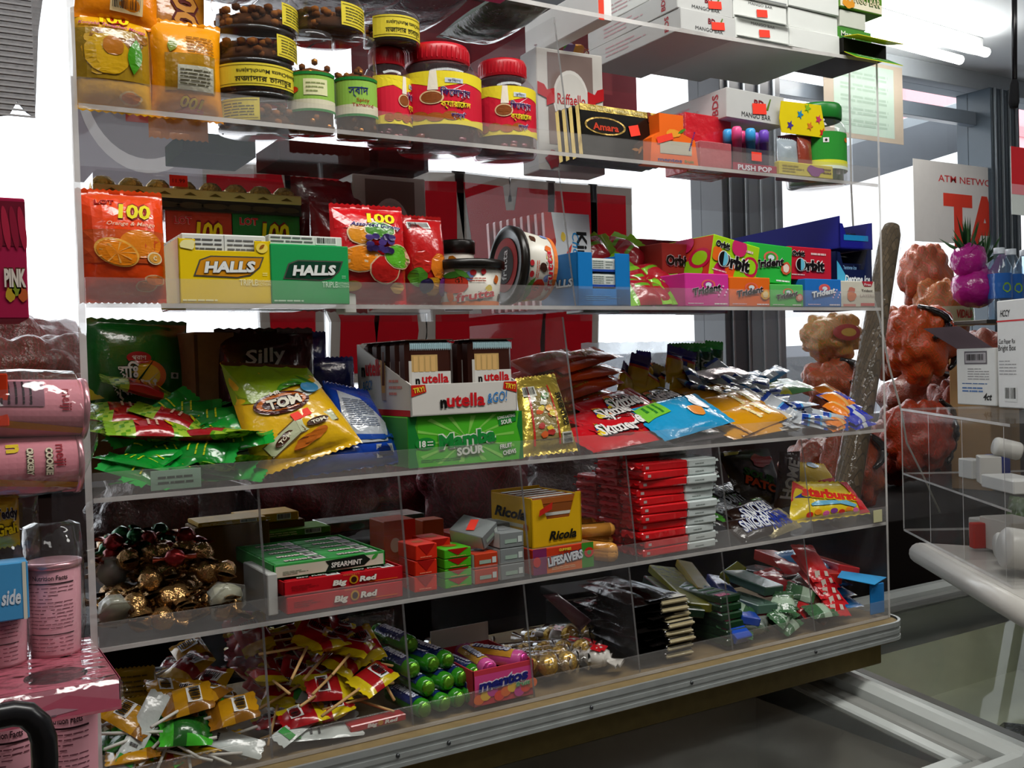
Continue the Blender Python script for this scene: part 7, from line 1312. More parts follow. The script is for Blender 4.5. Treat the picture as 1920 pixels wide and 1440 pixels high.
P_ = wrapper(.05, .085, .018, F('#d0161e'), lambda m, S, W, H: (m.rect(-W*.3, H*.1, -W*.1, H*.22, S, M('#d8ccc0'), .001), m.rect(W*.1, H*.12, W*.26, H*.22, S, M('#d8ccc0'), .001)), None, 143, 8, 14, .1).build('candy_pouch'); tag(P_, 'small glossy red pouch at the lip of the right bottom bay', 'pouch', 'small red pouches at the right lip')
for i in range(5): o = P_ if i == 0 else dup(P_, (0, 0, 0)); flat(o, 6*BW+.075+.008*(i % 2), .012+.008*i, z5+.012+.013*i, math.radians(-10+14*(i % 2)), 0, 0, .7)
# ================================================================== around the rack: sacks, roll, left stack, right hand side
def sack(lab, px, py, Y, rx, rz, col, strap=0, grp='onion sacks', seed=1, ry=None, label=None, name='onion_sack', bumps=5.0):
    p = onY(px, py, Y); b0 = max(p.z-rz, .882); T = thing(name, lab, 'sack', (p.x, Y, b0), 0, grp); m = MB(); ry = ry or rx*.7
    off = Vector((seed*1.7, seed*.9, seed*2.3))
    def fn(d):
        q = noise.voronoi(d*bumps*.46+off)[0][0]; f = .93+.34*max(-.25, .42-q*q*1.5)
        if d.z > .75: f *= 1-(d.z-.75)*.7
        return f
    V = m.ball((0, 0, rz), 1, col, seg=56, sq=(rx, ry, rz), fn=fn); m.build('net_bag', T)
    if label:
        m = MB(); S = lambda u, v, o: Vector((u, -ry*math.sqrt(max(.05, 1-(u/rx)**2-((v-rz)/rz)**2))*1.08-o, v)); label(m, S, rx, rz); m.build('paper_label', T)
    g = random.Random(seed)
    for k in range(strap):
        m = MB(); a = g.uniform(-.6, .5); z = rz*(1.45-.7*k); q = []
        for i in range(9): t = i/8; xx = rx*(a+.55*math.sin(t*3.1)); zz = z+rz*(.35-.75*t); yy = -ry*math.sqrt(max(.08, 1-(xx/rx)**2-((zz-rz)/rz)**2))*1.07; q.append((xx, yy, zz))
        m.tube(q, [.006+.007*math.sin(math.pi*i/8) for i in range(9)], M('#1a1412', 'film'), 7); m.build('black_strap', T)
    return T
def NET(c):
    key = ('net', c)
    if key in _mc: return _mc[key]
    m = M(c, 'film', scale=140, bump=.45, rough=.4).copy(); m.name = 'net_'+c[1:]; N = m.node_tree.nodes; L = m.node_tree.links; b = N['Principled BSDF']; col = b.inputs['Base Color'].default_value[:]
    tc = N.new('ShaderNodeTexCoord'); v = N.new('ShaderNodeTexNoise'); v.inputs['Scale'].default_value = 11; L.new(tc.outputs['Object'], v.inputs['Vector'])
    br = N.new('ShaderNodeTexBrick'); br.inputs['Scale'].default_value = 55; br.offset = 0; br.inputs['Mortar Size'].default_value = .03; mp = N.new('ShaderNodeMapping'); mp.inputs['Rotation'].default_value = (.6, .5, .8); L.new(tc.outputs['Object'], mp.inputs['Vector']); L.new(mp.outputs[0], br.inputs['Vector'])
    x = N.new('ShaderNodeMix'); x.data_type = 'RGBA'; x.inputs['A'].default_value = (col[0]*.45, col[1]*.4, col[2]*.3, 1); x.inputs['B'].default_value = (min(1, col[0]*1.15), min(1, col[1]*1.5), col[2]*.9, 1); L.new(v.outputs['Fac'], x.inputs['Factor'])
    br.inputs['Mortar'].default_value = (min(1, col[0]*1.3), col[1]*.8, col[2]*.7, 1); L.new(x.outputs['Result'], br.inputs['Color1']); L.new(x.outputs['Result'], br.inputs['Color2']); L.new(br.outputs['Color'], b.inputs['Base Color']); _mc[key] = m; return m
def glabel(m, S, rx, rz): m.rect(-rx*.7, rz*.85, rx*.75, rz*1.25, S, M('#b8b48a', 'film'), .002, .03); m.decal(blob(rx*.45, rz*1.15, rx*.25, rz*.3, 14, .2, 2), S, M('#5a8a2a', 'film'), .003, .03); m.text('VIDALIA', S, 0, rz*1.1, rz*.16, M('#a03028'), .004, rx*.7, .03, .2, 0, None, 0, .02)
sack('orange net onion sack with black strap, largest right of the rack at shelf height', 1725, 640, .72, .125, .125, NET('#c8501c'), 2, seed=1)
sack('orange red net onion sack with black ties, right of the rack below the upper one', 1722, 815, .68, .12, .12, NET('#b03a18'), 2, seed=2)
sack('darker red net onion sack lowest in the pile right of the rack', 1680, 960, .92, .13, .115, NET('#8a2a14'), 1, seed=3)
sack('net bag of onions with a green and cream paper label in the upper right pile', 1765, 600, .90, .115, .16, NET('#b86a3a'), 0, seed=4, label=glabel)
sack('pinkish red net bag of potatoes topping the pile right of the rack', 1735, 520, .98, .105, .13, NET('#b8604a'), 0, 'potato bags', 5, name='potato_bag')
sack('brown red onion net with dark ties right of the orange sacks, above the clear cabinet', 1790, 790, .90, .12, .17, NET('#8a3018'), 1, seed=6)
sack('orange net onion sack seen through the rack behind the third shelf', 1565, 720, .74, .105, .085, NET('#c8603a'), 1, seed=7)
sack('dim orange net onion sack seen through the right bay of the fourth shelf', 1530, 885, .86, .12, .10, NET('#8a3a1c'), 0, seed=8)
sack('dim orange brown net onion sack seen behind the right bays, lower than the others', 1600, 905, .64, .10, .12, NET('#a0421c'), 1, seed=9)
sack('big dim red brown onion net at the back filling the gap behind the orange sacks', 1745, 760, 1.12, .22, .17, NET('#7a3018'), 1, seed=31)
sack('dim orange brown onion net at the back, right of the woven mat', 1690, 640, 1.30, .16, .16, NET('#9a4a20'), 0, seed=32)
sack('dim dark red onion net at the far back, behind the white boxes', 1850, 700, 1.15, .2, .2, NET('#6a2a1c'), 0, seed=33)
def olab(m, S, rx, rz): m.ell(-rx*.2, rz*1.1, rx*.45, rz*.3, S, M('#b8403a', 'film'), .003, 0, 24, .02); m.ell(-rx*.2, rz*1.1, rx*.25, rz*.15, S, M('#d8a84a', 'film'), .004, 0, 24, .02)
sack('yellow orange printed produce bag with a red ring mark behind the third shelf', 1560, 630, .76, .10, .075, NET('#d0954a'), 0, 'produce bags', 10, label=olab, name='produce_bag')
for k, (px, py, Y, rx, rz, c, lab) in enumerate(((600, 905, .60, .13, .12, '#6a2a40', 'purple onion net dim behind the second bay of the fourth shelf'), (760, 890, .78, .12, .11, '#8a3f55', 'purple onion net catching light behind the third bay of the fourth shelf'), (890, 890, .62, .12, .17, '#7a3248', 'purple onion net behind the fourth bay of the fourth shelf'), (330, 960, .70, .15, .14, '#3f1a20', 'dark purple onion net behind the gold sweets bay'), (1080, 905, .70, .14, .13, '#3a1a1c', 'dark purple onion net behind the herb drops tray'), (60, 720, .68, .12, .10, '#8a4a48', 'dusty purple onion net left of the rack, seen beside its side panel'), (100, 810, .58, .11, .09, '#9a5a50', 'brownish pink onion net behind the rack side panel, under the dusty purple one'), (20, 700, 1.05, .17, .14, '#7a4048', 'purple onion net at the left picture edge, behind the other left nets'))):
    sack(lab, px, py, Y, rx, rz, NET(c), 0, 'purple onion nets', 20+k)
# support bench for the sacks, low and dark under the window
m = bxm(-1.4, 2.85, .50, 1.3, 0, .88, M('#17110f', 'matte')); solo(m, 'produce_bench', 'low dark bench under the window carrying the onion sacks', 'bench')
# woven roll in clear wrap leaning behind the right end
a, b = onY(1672, 425, .60), onY(1578, 985, .46); T = thing('woven_mat', 'tall rolled brown woven mat in clear wrap leaning behind the right end of the rack', 'rolled mat', tuple(b)); d_ = a-b; L_ = d_.length; R = d_.to_track_quat('Z', 'Y').to_matrix().to_4x4()
wm = M('#7d6848', 'matte'); wm = wm.copy(); N = wm.node_tree.nodes; Lk = wm.node_tree.links; ch = N.new('ShaderNodeTexBrick'); ch.inputs['Scale'].default_value = 35; ch.inputs['Color1'].default_value = (.20, .14, .08, 1); ch.inputs['Color2'].default_value = (.11, .08, .045, 1); ch.inputs['Mortar'].default_value = (.08, .06, .04, 1); tc = N.new('ShaderNodeTexCoord'); Lk.new(tc.outputs['Object'], ch.inputs['Vector']); Lk.new(ch.outputs['Color'], N['Principled BSDF'].inputs['Base Color'])
m = MB(); m.lathe([(0, 0), (.028, 0), (.031, .02), (.03, L_*.5), (.026, L_*.97), (.02, L_), (0, L_)], wm, 22, T=R); m.build('mat', T); m = MB(); m.lathe([(.033, -.005), (.035, .02), (.034, L_*.5), (.031, L_*.97), (.012, L_*1.03)], clear('mat_wrap', (.95, .95, .95), .02, .7, (.8, .8, .8), .1, bump=.8), 16, T=R); m.build('clear_wrap', T)
# clear plastic bag sheet by the window behind the third shelf
m = MB(); S = pillow(m, .42, .47, .05, clear('poly_bag', (.82, .84, .86), .34, 1.2, (.62, .64, .68), .12, bump=.7), seed=140, wr=.012); p = onY(1220, 735, .9); solo(m, 'poly_bag', 'crumpled clear grey plastic bag behind the third shelf, below the window', 'bag', (p.x+.02, .92, .882), (-.04, 0, 0))
# wire
m = MB(); q = [onY(*t, .34) for t in ((1592, -60), (1593, 200), (1596, 350), (1600, 430), (1650, 600), (1668, 690), (1690, 770), (1700, 830), (1730, 890), (1762, 960))]; m.tube(q, .0022, M('#b8b4ac', 'plastic'), 6); solo(m, 'wire', 'thin pale wire hanging down beside the right end of the rack', 'wire')
# ---- left of the rack
PK = M('#e07a90', 'paper'); PK2 = M('#c98090', 'paper')
def snackcup(lab, x, y, z, r, h, rot=(0, 0, 0), a0=0, deco=0):
    T = thing('biscuit_cup', lab, 'biscuit cup', (x, y, z), rot, 'pink biscuit stick cups'); m = MB(); rb = r*.9; m.lathe([(0, 0), (rb, 0), (rb, .003), (r, h-.004), (0, h-.004)], M('#d99aa6', 'paper'), 32)
    S = lambda u, v, o: Vector(((rb+(r-rb)*v/h+o)*math.sin(a0+u/r), -(rb+(r-rb)*v/h+o)*math.cos(a0+u/r), v))
    if deco == 0:
        m.text('Nutrition Facts', S, 0, h*.86, h*.05, M('#3a2028'), .0006, r*1.3, .02, maxlen=.006); m.rect(-r*.9, h*.79, r*.9, h*.805, S, M('#3a2028'), .0006, .006); m.lines(-r*.9, h*.3, r*.9, h*.77, 12, S, M('#8a5060'), .0006, .22, .1); m.rect(-r*.9, h*.24, r*.9, h*.252, S, M('#3a2028'), .0006, .006); m.lines(-r*.9, h*.05, r*.9, h*.22, 4, S, M('#8a5060'), .0006, .2)
    else:
        m.rect(-r*1.5, h*.02, r*1.5, h*.98, S, M('#dc8c98', 'paper'), .0003, .006); m.text('meiji', S, -r*.2, h*.83, r*.3, M('#a02434'), .001, r*.75, .02, 0, 0, None, 0, .006)
        for k in (0, 1):
            q = [(-r*1.2, h*(.42+.4*k)), (-r*1.2, h*(.3+.4*k)), (r*.2, h*(.62+.2*k)), (r*1.2, h*(.9+.0*k)), (r*1.2, h*(.98)), (r*.1, h*(.74+.14*k))]
        m.decal([(r*.45, h*.2), (r*.72, h*.2), (r*1.05, h*.95), (r*.8, h*.97)], S, M('#d8941c'), .001, .006); m.decal([(r*.2, h*.0), (r*.5, h*.0), (r*.75, h*.25), (r*.5, h*.28)], S, M('#c83a6a'), .0013, .006)
        m.decal(blob(r*.1, h*.12, r*.4, h*.13, 14, .15, 3), S, M('#b8142c'), .0008, .006)
        if deco == 1: m.rect(-r*1.0, h*.2, r*.05, h*.66, S, M('#8f6270'), .0012, .006); m.lines(-r*.95, h*.22, r*.0, h*.64, 8, S, M('#2a1820'), .0018, .3, .1)
        else: m.text('COOKIE', S, r*.0, h*.74, r*.2, M('#e8dcc0'), .0014, r*.9, .05, 0, 0, M('#5a5a3a'), .06, .006); m.text('CRACKERY', S, -r*.02, h*.6, r*.18, M('#e8dcc0'), .0014, r*.9, .05, 0, 0, M('#5a5a3a'), .06, .006); m.text('n', S, -r*.5, h*.5, r*.5, M('#e8c81c'), .0014, None, .05)
    m.build('cup', T); m = MB(); m.lathe([(r*.98, h-.006), (r*1.05, h-.005), (r*1.05, h), (r*.9, h+.001), (0, h-.001)], M('#d8a0a8', 'foil', bump=.1), 32); m.build('foil_lid', T); return T
cz = UZ
r_ = .0275; hc = .112
p1 = onY(126, 1345, -.12); zt = p1.z
for k, (px, Y, lab) in enumerate(((132, -.035, 'pink biscuit cup under the pink tray, beside the rack'), (20, -.045, 'pink biscuit cup under the pink tray at the left picture edge'))): snackcup(lab, onY(px, 1400, Y).x, Y+.0, cz+.001, r_, zt-cz-.003, a0=-.3)
# pink carrier tray with round holes
x0, x1 = -.19, onY(197, 1270, -.03).x; zt2 = onY(197, 1268, -.11).z; yf, yb2 = -.125, .06
T = thing('cup_carrier', 'pink card cup carrier with round holes on the cups left of the rack', 'carrier', ((x0+x1)/2, (yf+yb2)/2, zt)); w, d, h = x1-x0, yb2-yf, zt2-zt; m = MB()
m.box((0, -d/2+.001, h/2), (w, .002, h), PK, .0004); m.box((0, d/2-.001, h/2), (w, .002, h), PK, .0004)
for s in (-1, 1): m.box((s*(w/2-.001), 0, h/2), (.002, d, h), PK, .0004)
S = frame((0, -d/2, 0), (1, 0, 0), (0, 0, 1)); m.decal([(-w*.1, 0), (w*.5, 0), (w*.5, h*.3), (w*.25, h*.75)], S, M('#d85a78'), .0005); m.decal([(w*.05, h*.1), (w*.3, h*.25), (w*.2, h*.4), (-w*.05, h*.3)], S, M('#d8a0b0'), .0008); m.lines(-w*.1, h*.12, w*.2, h*.24, 1, S, M('#8a6a78'), .001, .4)
holes = [(x1-.052-(x0+x1)/2, -.045, .03), (x1-.13-(x0+x1)/2, -.047, .03)]
n = 32; V = []; Fc = []
xs = [-w/2, (holes[0][0]+holes[1][0])/2, w/2]
for j, (hx, hy, hr) in enumerate(((holes[1][0], holes[1][1], .029), (holes[0][0], holes[0][1], .029))):
    lo, hi = xs[j], xs[j+1]; o = len(V); ring = []
    for k in range(n):
        a = 2*math.pi*k/n; c, s = math.cos(a), math.sin(a); V.append((hx+hr*c, hy+hr*s, h)); t = min((hi-hx)/c if c > 1e-6 else ((lo-hx)/c if c < -1e-6 else 9), (d/2-hy)/s if s > 1e-6 else ((-d/2-hy)/s if s < -1e-6 else 9)); V.append((hx+t*c, hy+t*s, h))
    Fc += [(o+2*k, o+2*k+1, o+2*((k+1) % n)+1, o+2*((k+1) % n)) for k in range(n)]
    for cx_, cy_ in ((lo, -d/2), (hi, -d/2), (hi, d/2), (lo, d/2)):
        best = sorted(range(n), key=lambda k: (V[o+2*k+1][0]-cx_)**2+(V[o+2*k+1][1]-cy_)**2); k0 = best[0]; k1 = (k0+1) % n if best[1] == (k0+1) % n else (k0-1) % n
        V.append((cx_, cy_, h)); Fc.append((o+2*k0+1, len(V)-1, o+2*k1+1))
m.add(V, Fc, M('#d8687e')); m.build('card', T)
cl = MB(); cl.box((0, -.002, h/2), (w+.004, d+.004, h*1.02), WRAP, .004); cl.build('shrink_wrap', T)
zt3 = zt2+.0006
for k, (px, py, Y, lab) in enumerate(((108, 1200, .0, 'upright pink biscuit cup with nutrition panel standing on the pink carrier'), (2, 1200, -.01, 'upright pink biscuit cup on the pink carrier at the left picture edge'))):
    T = snackcup(lab, onY(px, py, Y).x, Y+.015, zt3, r_, onY(105, 1052, .01).z-zt3, a0=-.25)
    m = MB(); m.lathe([(r_*.95, .0), (r_*1.12, .03), (r_*1.12, .10), (r_*1.02, .135), (r_*.6, .14)], WRAP, 22); m.build('shrink_wrap', T)
W_ = .12; zb = onY(50, 1128, -.03).z
carton('candy_carton', 'bright blue carton with white edge resting on the left biscuit cup', (-90, 1052, 52, 1130), -.045, .03, '#4a9ad0', onY(105, 1052, .01).z-.045, lambda m, w, d, h: (m.text('side', front(w, d, h), w*.26, h*.42, h*.26, M('#dce8f2'), .0006, w*.26, .03, .2), m.rect(w*.42, 0, w*.47, h, front(w, d, h), M('#dcdccc'))))
quadbag('candy_bag', 'yellow biscuit bag with dark lettering at the left picture edge, under the lying cups', [(-60, 918), (34, 925), (38, 1025), (-60, 1045)], -.02, -.02, .03, '#e0b41c', lambda m, S, W, H: (m.text('Teddy', S, W*.22, H*.62, H*.16, M('#2a2430'), .001, W*.4, .04, 0, .1, M('#e8e0d0'), .04), m.text('Grah', S, W*.22, H*.36, H*.18, M('#e8c81c'), .001, W*.4, .04, 0, .1, M('#3a2a1c'), .06), m.rect(-W*.5, H*.85, W*.5, H, S, F('#b8281c'), .0006)), seed=151)
bag('clear_bag', 'crumpled clear plastic wrap beside the yellow biscuit bag', (28, 925, 74, 1052), -.02, .03, WRAP, onY(50, 1052, -.02).z, None, seed=152, wr=.012)
for k, (py, deco, lab) in enumerate(((755, 1, 'upper pink biscuit cup lying on its side, nutrition panel showing'), (862, 2, 'lower pink biscuit cup lying on its side with yellow lettering'))):
    p = onY((158, 148)[k], py, -.03); T = snackcup(lab, p.x-.125, -.035, p.z, .0305, .125, (0, math.radians(93-k*2), math.radians(4)), -.15, deco)
    if k == 0: P0 = p
m = MB(); m.lathe([(.02, 0), (.034, .01), (.036, .12), (.034, .17), (.01, .19)], WRAP, 20, T=Matrix.Translation((P0.x-.18, -.035, P0.z-.028)) @ Matrix.Rotation(math.radians(90), 4, 'Y') @ Matrix.Scale(1.8, 4, (1, 0, 0))); solo(m, 'shrink_wrap', 'clear shrink wrap around the two lying biscuit cups', 'plastic wrap')
carton('candy_carton', 'red orange carton edge at the left picture edge beside the lying cups', (-80, 700, 14, 800), -.06, .03, '#e0401c', onY(10, 800, -.06).z)
# pink hanging display box at the left edge
def d_pk(m, w, d, h):
    S = front(w, d, h); m.rect(w*.02, h*.6, w*.5, h*.97, S, M('#6a1428')); 
    for k in range(5): m.ell(w*(.1+.09*k), h*.75, w*.04, h*.18, S, M(('#a8243f', '#8a1a34')[k % 2]), .001, .1)
    m.text('PINK', S, w*.36, h*.34, h*.14, M('#d8ccc0'), .001, w*.24, .05, 0, 0, M('#5a2a1a'), .06)
    for k in range(3): m.decal(blob(w*(.3+.07*k), h*(.2+.05*(k % 2)), w*.05, h*.06), S, M(('#b8962a', '#7a8a2a', '#b8562a')[k]), .001)
carton('candy_display_box', 'magenta pink candy display box cut by the left picture edge', (-120, 372, 46, 598), -.10, .10, '#a01c44', None, d_pk, cat='display box')
carton('candy_display_box', 'plain stacked shelf boxes left of the picture carrying the magenta box', (-420, 600, 20, 690), -.10, .10, '#8a5a3a', None, None, cat='display box').location.x -= .11
# grey woven blind, upper left window
m = MB(); S = None; a, b = onY(-60, 228, .55), onY(84, -30, .55); pm = M('#8d8c8e', 'matte', scale=120, vary=.35)
P = [onY(*t, .55) for t in ((-120, -60), (88, -60), (72, 60), (66, 220), (50, 210), (32, 190), (18, 215), (-120, 228))]; prism(m, [tuple(q) for q in P], (0, .006, 0), pm)
for k in range(26):
    z = P[3].z+(P[1].z-P[3].z)*k/26; m.box(((P[0].x+P[2].x)/2-.004, P[0].y-.001, z), ((P[2].x-P[0].x)*.93, .002, .003), M('#a5a4a6', 'matte'), .0003)
tag(m.build('window_blind'), 'grey woven blind with ragged lower edge at the upper left window', 'blind')
# black handle at the lower left
m = MB(); q = [onY(*t, -.42) for t in ((-60, 1352), (-10, 1345), (25, 1338), (50, 1340), (72, 1358), (82, 1385), (84, 1420), (84, 1500), (84, 1640))]; m.tube(q, .0085, M('#17171a', 'plastic', rough=.25), 14); solo(m, 'cart_handle', 'glossy black bent tube handle in the lower left corner', 'handle')
# ---- right hand side: clear cabinet on a white counter slab
A = Vector((1.715, .30, 0)); B = Vector((1.385, -.165, 0)); u_ = (B-A).normalized(); n_ = Vector((-u_.y, u_.x, 0)); n_ = n_ if n_.x > 0 else -n_; Lc = (B-A).length; dc = .34
T = thing('clear_cabinet', 'scratched clear acrylic cabinet with small shelves on the white counter at right', 'cabinet', (A.x, A.y, .905)); ang = math.atan2(u_.y, u_.x); T.rotation_euler = (0, 0, ang)
cc = clear('cabinet_acrylic', (.95, .95, .95), .014, .25, (.6, .6, .6), .05); hC = 1.179-.905
def pane(nm, x0, x1, y0, y1, z0, z1): bxm(x0, x1, y0, y1, z0, z1, cc, .0005, None, {k: EDGE for k in {'side': ('-x',), 'divider': ('-y',), 'back': ('-y',)}.get(nm, ('-y', '-x'))}).build(nm, T)
sgn = 1 if (Matrix.Rotation(ang, 3, 'Z') @ Vector((0, 1, 0))).dot(n_) > 0 else -1
ys = (0, dc) if sgn > 0 else (-dc, 0)
pane('top_panel', 0, Lc, ys[0], ys[1], hC-.006, hC); pane('bottom_panel', 0, Lc, ys[0], ys[1], 0, .006); pane('shelf', 0, Lc, ys[0], ys[1], hC*.46, hC*.46+.005)
pane('side', 0, Lc, -.002, .002, 0.006, hC-.006); pane('back', -.004, 0, ys[0], ys[1], 0, hC)
for k in (.30, .62, .95): pane('divider', Lc*k, Lc*k+.004, ys[0], ys[1], .006, hC-.006)
def cabpt(x, y, z): return T.location + (Matrix.Rotation(ang, 3, 'Z') @ Vector((x, y*sgn, z)))
m = MB(); e0, e1 = A+u_*.137-n_*.012, B+u_*.30-n_*.012
pts = [e0, e1, e1+n_*1.0, e0+n_*1.0+u_*.5]; prism(m, [(q.x, q.y, .8615) for q in pts], (0, 0, .043), M('#c9c6bf', 'plastic')); m.tube([(q.x, q.y, .883) for q in pts[:2]], .0215, M('#cfccc5', 'plastic'), 14); m.tube([(q.x, q.y, .883) for q in (pts[0], pts[3])], .0215, M('#cfccc5', 'plastic'), 14)
solo(m, 'counter_slab', 'white rounded counter slab under the clear cabinet at right', 'counter')
g = random.Random(3); wcol = ('#d5d3cc', '#c8c6c0', '#d8d6d0')
for k, (x, y, z, w, d, h, c, rz, lab) in enumerate(((.16, .12, .0065, .06, .05, .045, '#cfcdc6', .3, 'small white carton on the cabinet floor near its left end'), (.27, .12, .0065, .10, .07, .062, '#cfc9c0', .2, 'cream white open carton on the cabinet floor'), (.24, .07, .0065, .02, .03, .05, '#b8281c', .1, 'small red and black carton between the white cartons'), (.13, .10, hC*.46+.0055, .05, .03, .04, '#d8d8d4', .2, 'small white packet on the cabinet shelf near the wire'), (.22, .10, hC*.46+.0055, .045, .04, .055, '#d0cec8', -.2, 'white upright carton on the cabinet shelf'), (.16, .14, hC*.46+.0055, .05, .03, .05, '#24348a', .1, 'dark blue carton behind the white packets'), (.33, .10, hC*.46+.0055, .12, .06, .025, '#d5d5d2', .1, 'flat white carton on the cabinet shelf with blue end'))):
    m = MB(); m.box((0, 0, h/2), (w, d, h), M(c), .002); solo(m, 'small_carton', lab, 'carton', cabpt(x, y, z), ang+rz)
for k, (x, y, z, r, l, rx, lab) in enumerate(((.235, .13, hC*.46+.075, .018, .05, 1.3, 'white rolled paper lying on the upright carton in the cabinet'), (.38, .08, .035, .026, .06, 1.57, 'white paper roll on the cabinet floor at right'), (.47, .06, .045, .036, .07, 1.4, 'round white tub lying at the right edge in the cabinet'))):
    m = MB(); m.lathe([(0, -l/2), (r*.9, -l/2), (r, -l/2+.004), (r, l/2-.004), (r*.9, l/2), (0, l/2)], M('#dcdad4', 'plastic'), 20, T=Matrix.Rotation(rx, 4, 'X')); solo(m, 'paper_roll', lab, 'roll', cabpt(x, y, z), ang)
for k, (x, y, z, c, lab) in enumerate(((.30, .2, .0065, '#a8a040', 'olive yellow crumpled packet at the back of the cabinet floor'), (.12, .2, .0065, '#5a7a3a', 'greenish crumpled packet low at the cabinet left end'), (.40, .22, .0065, '#8a7a4a', 'dull brown crumpled packet at the cabinet back right'))):
    m = MB(); pillow(m, .10, .08, .03, F(c), seed=160+k, wr=.012); solo(m, 'crumpled_packet', lab, 'packet', cabpt(x, y, z), (-.2, 0, ang+.3*k))
# boxes and bottles on the cabinet
def d_w1(m, w, d, h):
    S = front(w, d, h); m.rect(-w*.28, h*.72, w*.3, h*.95, S, M('#6a6468')); m.rect(-w*.25, h*.75, w*.27, h*.92, S, M('#c9c7c4'), .0008); m.bars(-w*.24, h*.76, w*.26, h*.91, S, .001, 14, '#a8a2a4'); m.lines(-w*.2, h*.44, w*.35, h*.66, 5, S, M('#8a8888'), .0006, .3); m.lines(-w*.35, h*.36, w*.3, h*.4, 1, S, M('#4a6a9a'), .0006, .4); m.lines(-w*.35, h*.22, w*.2, h*.33, 2, S, M('#5a7aaa'), .0006, .5); m.text('4ct', S, w*.3, h*.16, h*.12, M('#33312f'), .0008, w*.22, .03, .3)
za = 1.1795; p = onZ(1795, 758, za); q2 = onZ(1868, 762, za); wd = (q2-p).length; hz = .127
m = MB(); m.box((0, .06, hz/2), (wd, .12, hz), M('#dcdbd6'), .002); d_w1(m, wd, 0, hz); yw = math.atan2((q2-p).y, (q2-p).x)
T = thing('shipping_box', 'open white shipping box with barcode label and raised flap on the clear cabinet', 'box', tuple((p+q2)/2), yw); m.build('carton', T)
m = MB(); m.add([(-wd/2, .002, hz), (wd/2-.01, .002, hz), (wd/2-.05, -.05, hz+.05), (-wd/2-.05, -.05, hz+.05)], [(0, 1, 2, 3), (3, 2, 1, 0)], M('#9a8a90')); fl = m.build('flap', T)
p = onZ(1872, 764, za); q2 = p+Vector((math.cos(yw), math.sin(yw), 0))*.16; hz = .225
def d_w2(m, w, d, h):
    S = frame((-w/2, 0, 0), (1, 0, 0), (0, 0, 1)); m.text('HCCY', S, .028, h*.88, .014, M('#2a2828'), .0006, .032, .02, .3); m.rect(.0, h*.80, w, h*.815, S, M('#c8383a')); m.text('Cut Paper Rx', S, .032, h*.62, .010, M('#4a4848'), .0006, .052, .01); m.text('Bright Box', S, .032, h*.56, .012, M('#3a3838'), .0006, .055, .01); m.lines(.006, h*.3, .06, h*.45, 5, S, M('#9a9898'), .0006, .3); m.bars(.022, h*.06, .06, h*.2, S, .0008, 9, '#d8d8d4')
m = MB(); m.box((0, .05, hz/2), (.16, .10, hz), M('#dad9d6'), .002); d_w2(m, .16, 0, hz); solo(m, 'shipping_box', 'tall white lettered carton at the right picture edge on the clear cabinet', 'box', tuple((p+q2)/2), yw)
m = MB(); m.box((0, 0, (za-.882)/2+.05), (.22, .12, za-.882+.10), M('#a8865a', 'matte'), .002); p = onY(1850, 655, .32); solo(m, 'cardboard_box', 'brown cardboard box behind the open white shipping box', 'box', (2.68, .74, .882), .2)
bz = onY(1880, 618, .40).z
P_ = None
def bottle():
    t = thing('water_bottle', 'blue capped water bottle standing behind the white boxes at right', 'bottle', (0, 0, 0), 0, 'water bottles'); m = MB(); m.lathe([(0, 0), (.03, 0), (.032, .01), (.031, .05), (.032, .12), (.03, .15), (.014, .185), (.013, .19), (0, .19)], clear('bottle_blue', (.75, .86, .95), .12, 1.2, (.6, .75, .9), .05), 20); m.build('bottle', t)
    m = MB(); m.lathe([(.0325, .06), (.0328, .13)], M('#2a6ac0', 'film'), 20); m.decal(blob(0, .09, .012, .014), cyl(.033, 0, -.4), M('#8ab83a'), .0006); m.build('label', t); m = MB(); m.lathe([(.0145, .186), (.0145, .203), (0, .203)], M('#d5dde5', 'plastic'), 14); m.build('cap', t); return t
t0 = bottle(); pb = onY(1880, 600, .55)
za2 = za
m = bxm(2.335, 2.7, .50, .60, pb.z-.012, pb.z-.001, M('#55524e', 'metal'), .001)
for x, y in ((2.68, .51), (2.68, .59)): bxm(x-.01, x+.01, y-.01, y+.01, .8812, pb.z-.012, M('#3f3c3a', 'metal'), .001, m)
solo(m, 'wire_shelf', 'thin metal stock shelf behind the white boxes carrying the water bottles', 'shelf')
for k, (dx, dy, dz) in enumerate(((0, 0, 0), (.07, .01, 0), (.14, .01, 0))):
    o = t0 if k == 0 else dup(t0, (0, 0, 0)); o.location = (pb.x+dx-.01, .55+dy, pb.z+dz)
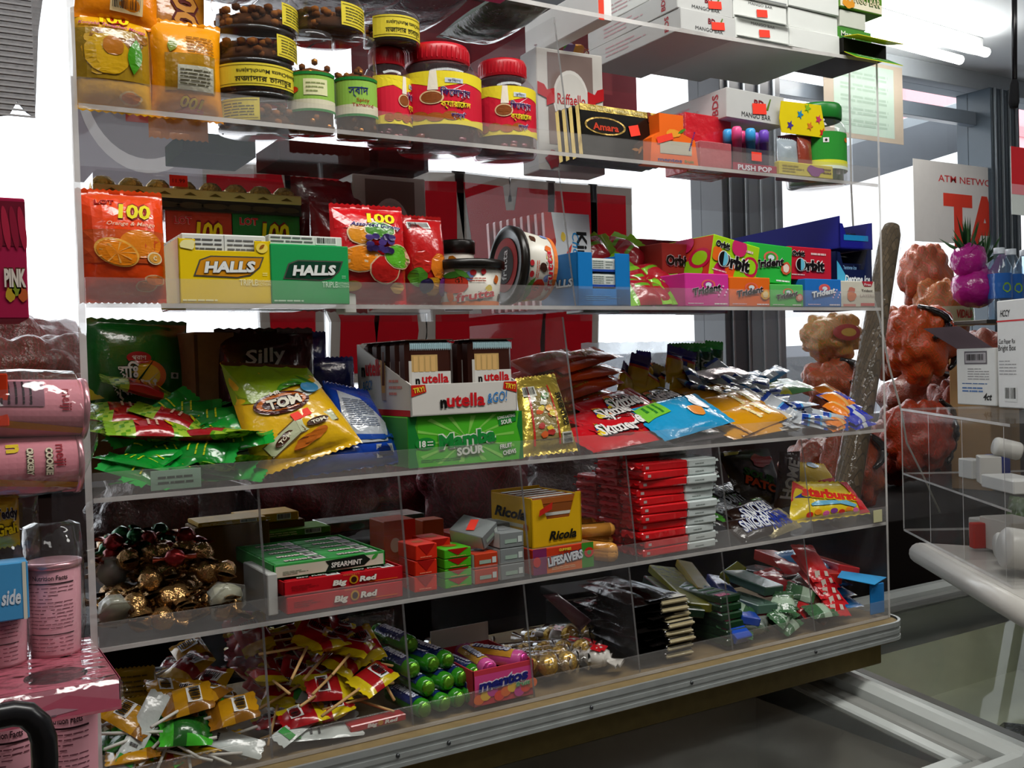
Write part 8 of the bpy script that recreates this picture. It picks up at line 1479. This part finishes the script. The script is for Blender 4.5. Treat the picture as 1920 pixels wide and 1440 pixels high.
# pink netted pineapple bag
p = onY(1830, 575, .62); T = thing('fruit_bag', 'magenta tied plastic bag of pineapples with leaves sticking out, upper right', 'fruit bag', (p.x, .62, p.z)); m = MB(); mg = M('#b01c84', 'film', bump=.7)
m.ball((0, 0, .055), 1, mg, seg=30, sq=(.075, .06, .058), fn=lambda d: 1+.1*noise.noise(d*3.1)); m.ball((-.03, 0, .13), 1, mg, seg=22, sq=(.055, .045, .05), fn=lambda d: 1+.16*noise.noise(d*4+Vector((3, 1, 2))))
for s in (-1, 1): m.add([(.02, -.03, .1), (.06*s+.02, -.035, .17), (.09*s+.02, -.03, .15), (.03*s+.02, -.035, .09)], [(0, 1, 2, 3), (3, 2, 1, 0)], mg)
m.build('bag', T); g = random.Random(6); m = MB()
for c in ((-.03, 0, .15), (.075, .02, .13)):
    for k in range(26):
        a = g.uniform(0, 6.28); e = g.uniform(.2, 1.2); L2 = g.uniform(.06, .12); d_ = Vector((math.cos(a)*math.sin(e), math.sin(a)*math.sin(e)*.6, math.cos(e))); b0 = Vector(c); t_ = d_.cross(Vector((0, 1, .2))).normalized()*.007
        m.add([b0-t_, b0+t_, b0+d_*L2*.6+t_*.7+Vector((0, 0, -.004)), b0+d_*L2, b0+d_*L2*.6-t_*.7+Vector((0, 0, -.004))], [(0, 1, 2, 3, 4), (4, 3, 2, 1, 0)], M(('#2f5a2a', '#3f6a38', '#24482a')[k % 3], 'plastic'))
m.build('pineapple_leaves', T)
# black hanging rod, red and white card at the right edge
m = MB(); a, b = onY(1902, -60, .1), onY(1902, 150, .1); m.tube([a, b], .0055, M('#17171a', 'plastic', rough=.25), 12); c = onY(1901, 202, .1); m.tube([b, b+(c-b)*.15, b+(c-b)*.8, c], [.006, .0085, .0105, .008], M('#1c1c1e', 'matte'), 14)
m.tube([a, Vector((a.x, a.y, 2.42))], .004, M('#17171a', 'plastic'), 8); solo(m, 'hanging_rod', 'black rod with rubber tip hanging at the upper right edge', 'rod')
def ex(m, S, W_, H_): m.rect(-W_*.5, H_*.45, W_*.5, H_, S, M('#d83038'), .0004); m.rect(-W_*.5, H_*.3, W_*.5, H_*.45, S, M('#e89098'), .0004)
flatposter('price_card', 'red and white card hanging at the right picture edge', (1897, 288, 1990, 402), .25, M('#d8e0dc'), ex, 'card')
m = MB(); a = onY(1945, 288, .25); m.tube([a, Vector((a.x, a.y, 2.42))], .0012, M('#888888', 'plastic'), 5); tag(m.build('twine'), 'thin cord holding the red and white card', 'cord')
# things lying in the freezers
def fz(lab, x, y, w, d, h, c, rz):
    m = MB(); m.box((0, 0, h/2), (w, d, h), F(c, bump=.6), .008); solo(m, 'frozen_pack', lab, 'frozen food', (x, y, .4415 if x < 1.3 else .4615), rz)
fz('dull pink frozen food pack on the floor of the white freezer', .98, .06, .16, .10, .08, '#8a3a50', .3)
fz('grey brown frozen food pack beside the dull pink one', 1.09, -.03, .10, .1, .06, '#8a8478', -.2)
fz('dark grey frozen carton at the left of the white freezer', .66, .04, .34, .2, .12, '#3f3c38', .1)
fz('plum red frozen pack right of the dark carton', .87, -.06, .09, .12, .06, '#6a2438', .25)
fz('small dark pack in the pale green freezer', 1.80, .10, .10, .06, .04, '#2a2a30', .6)
fz('orange red frozen pack at the right of the pale green freezer', 1.98, -.05, .16, .12, .06, '#b8502a', .2)
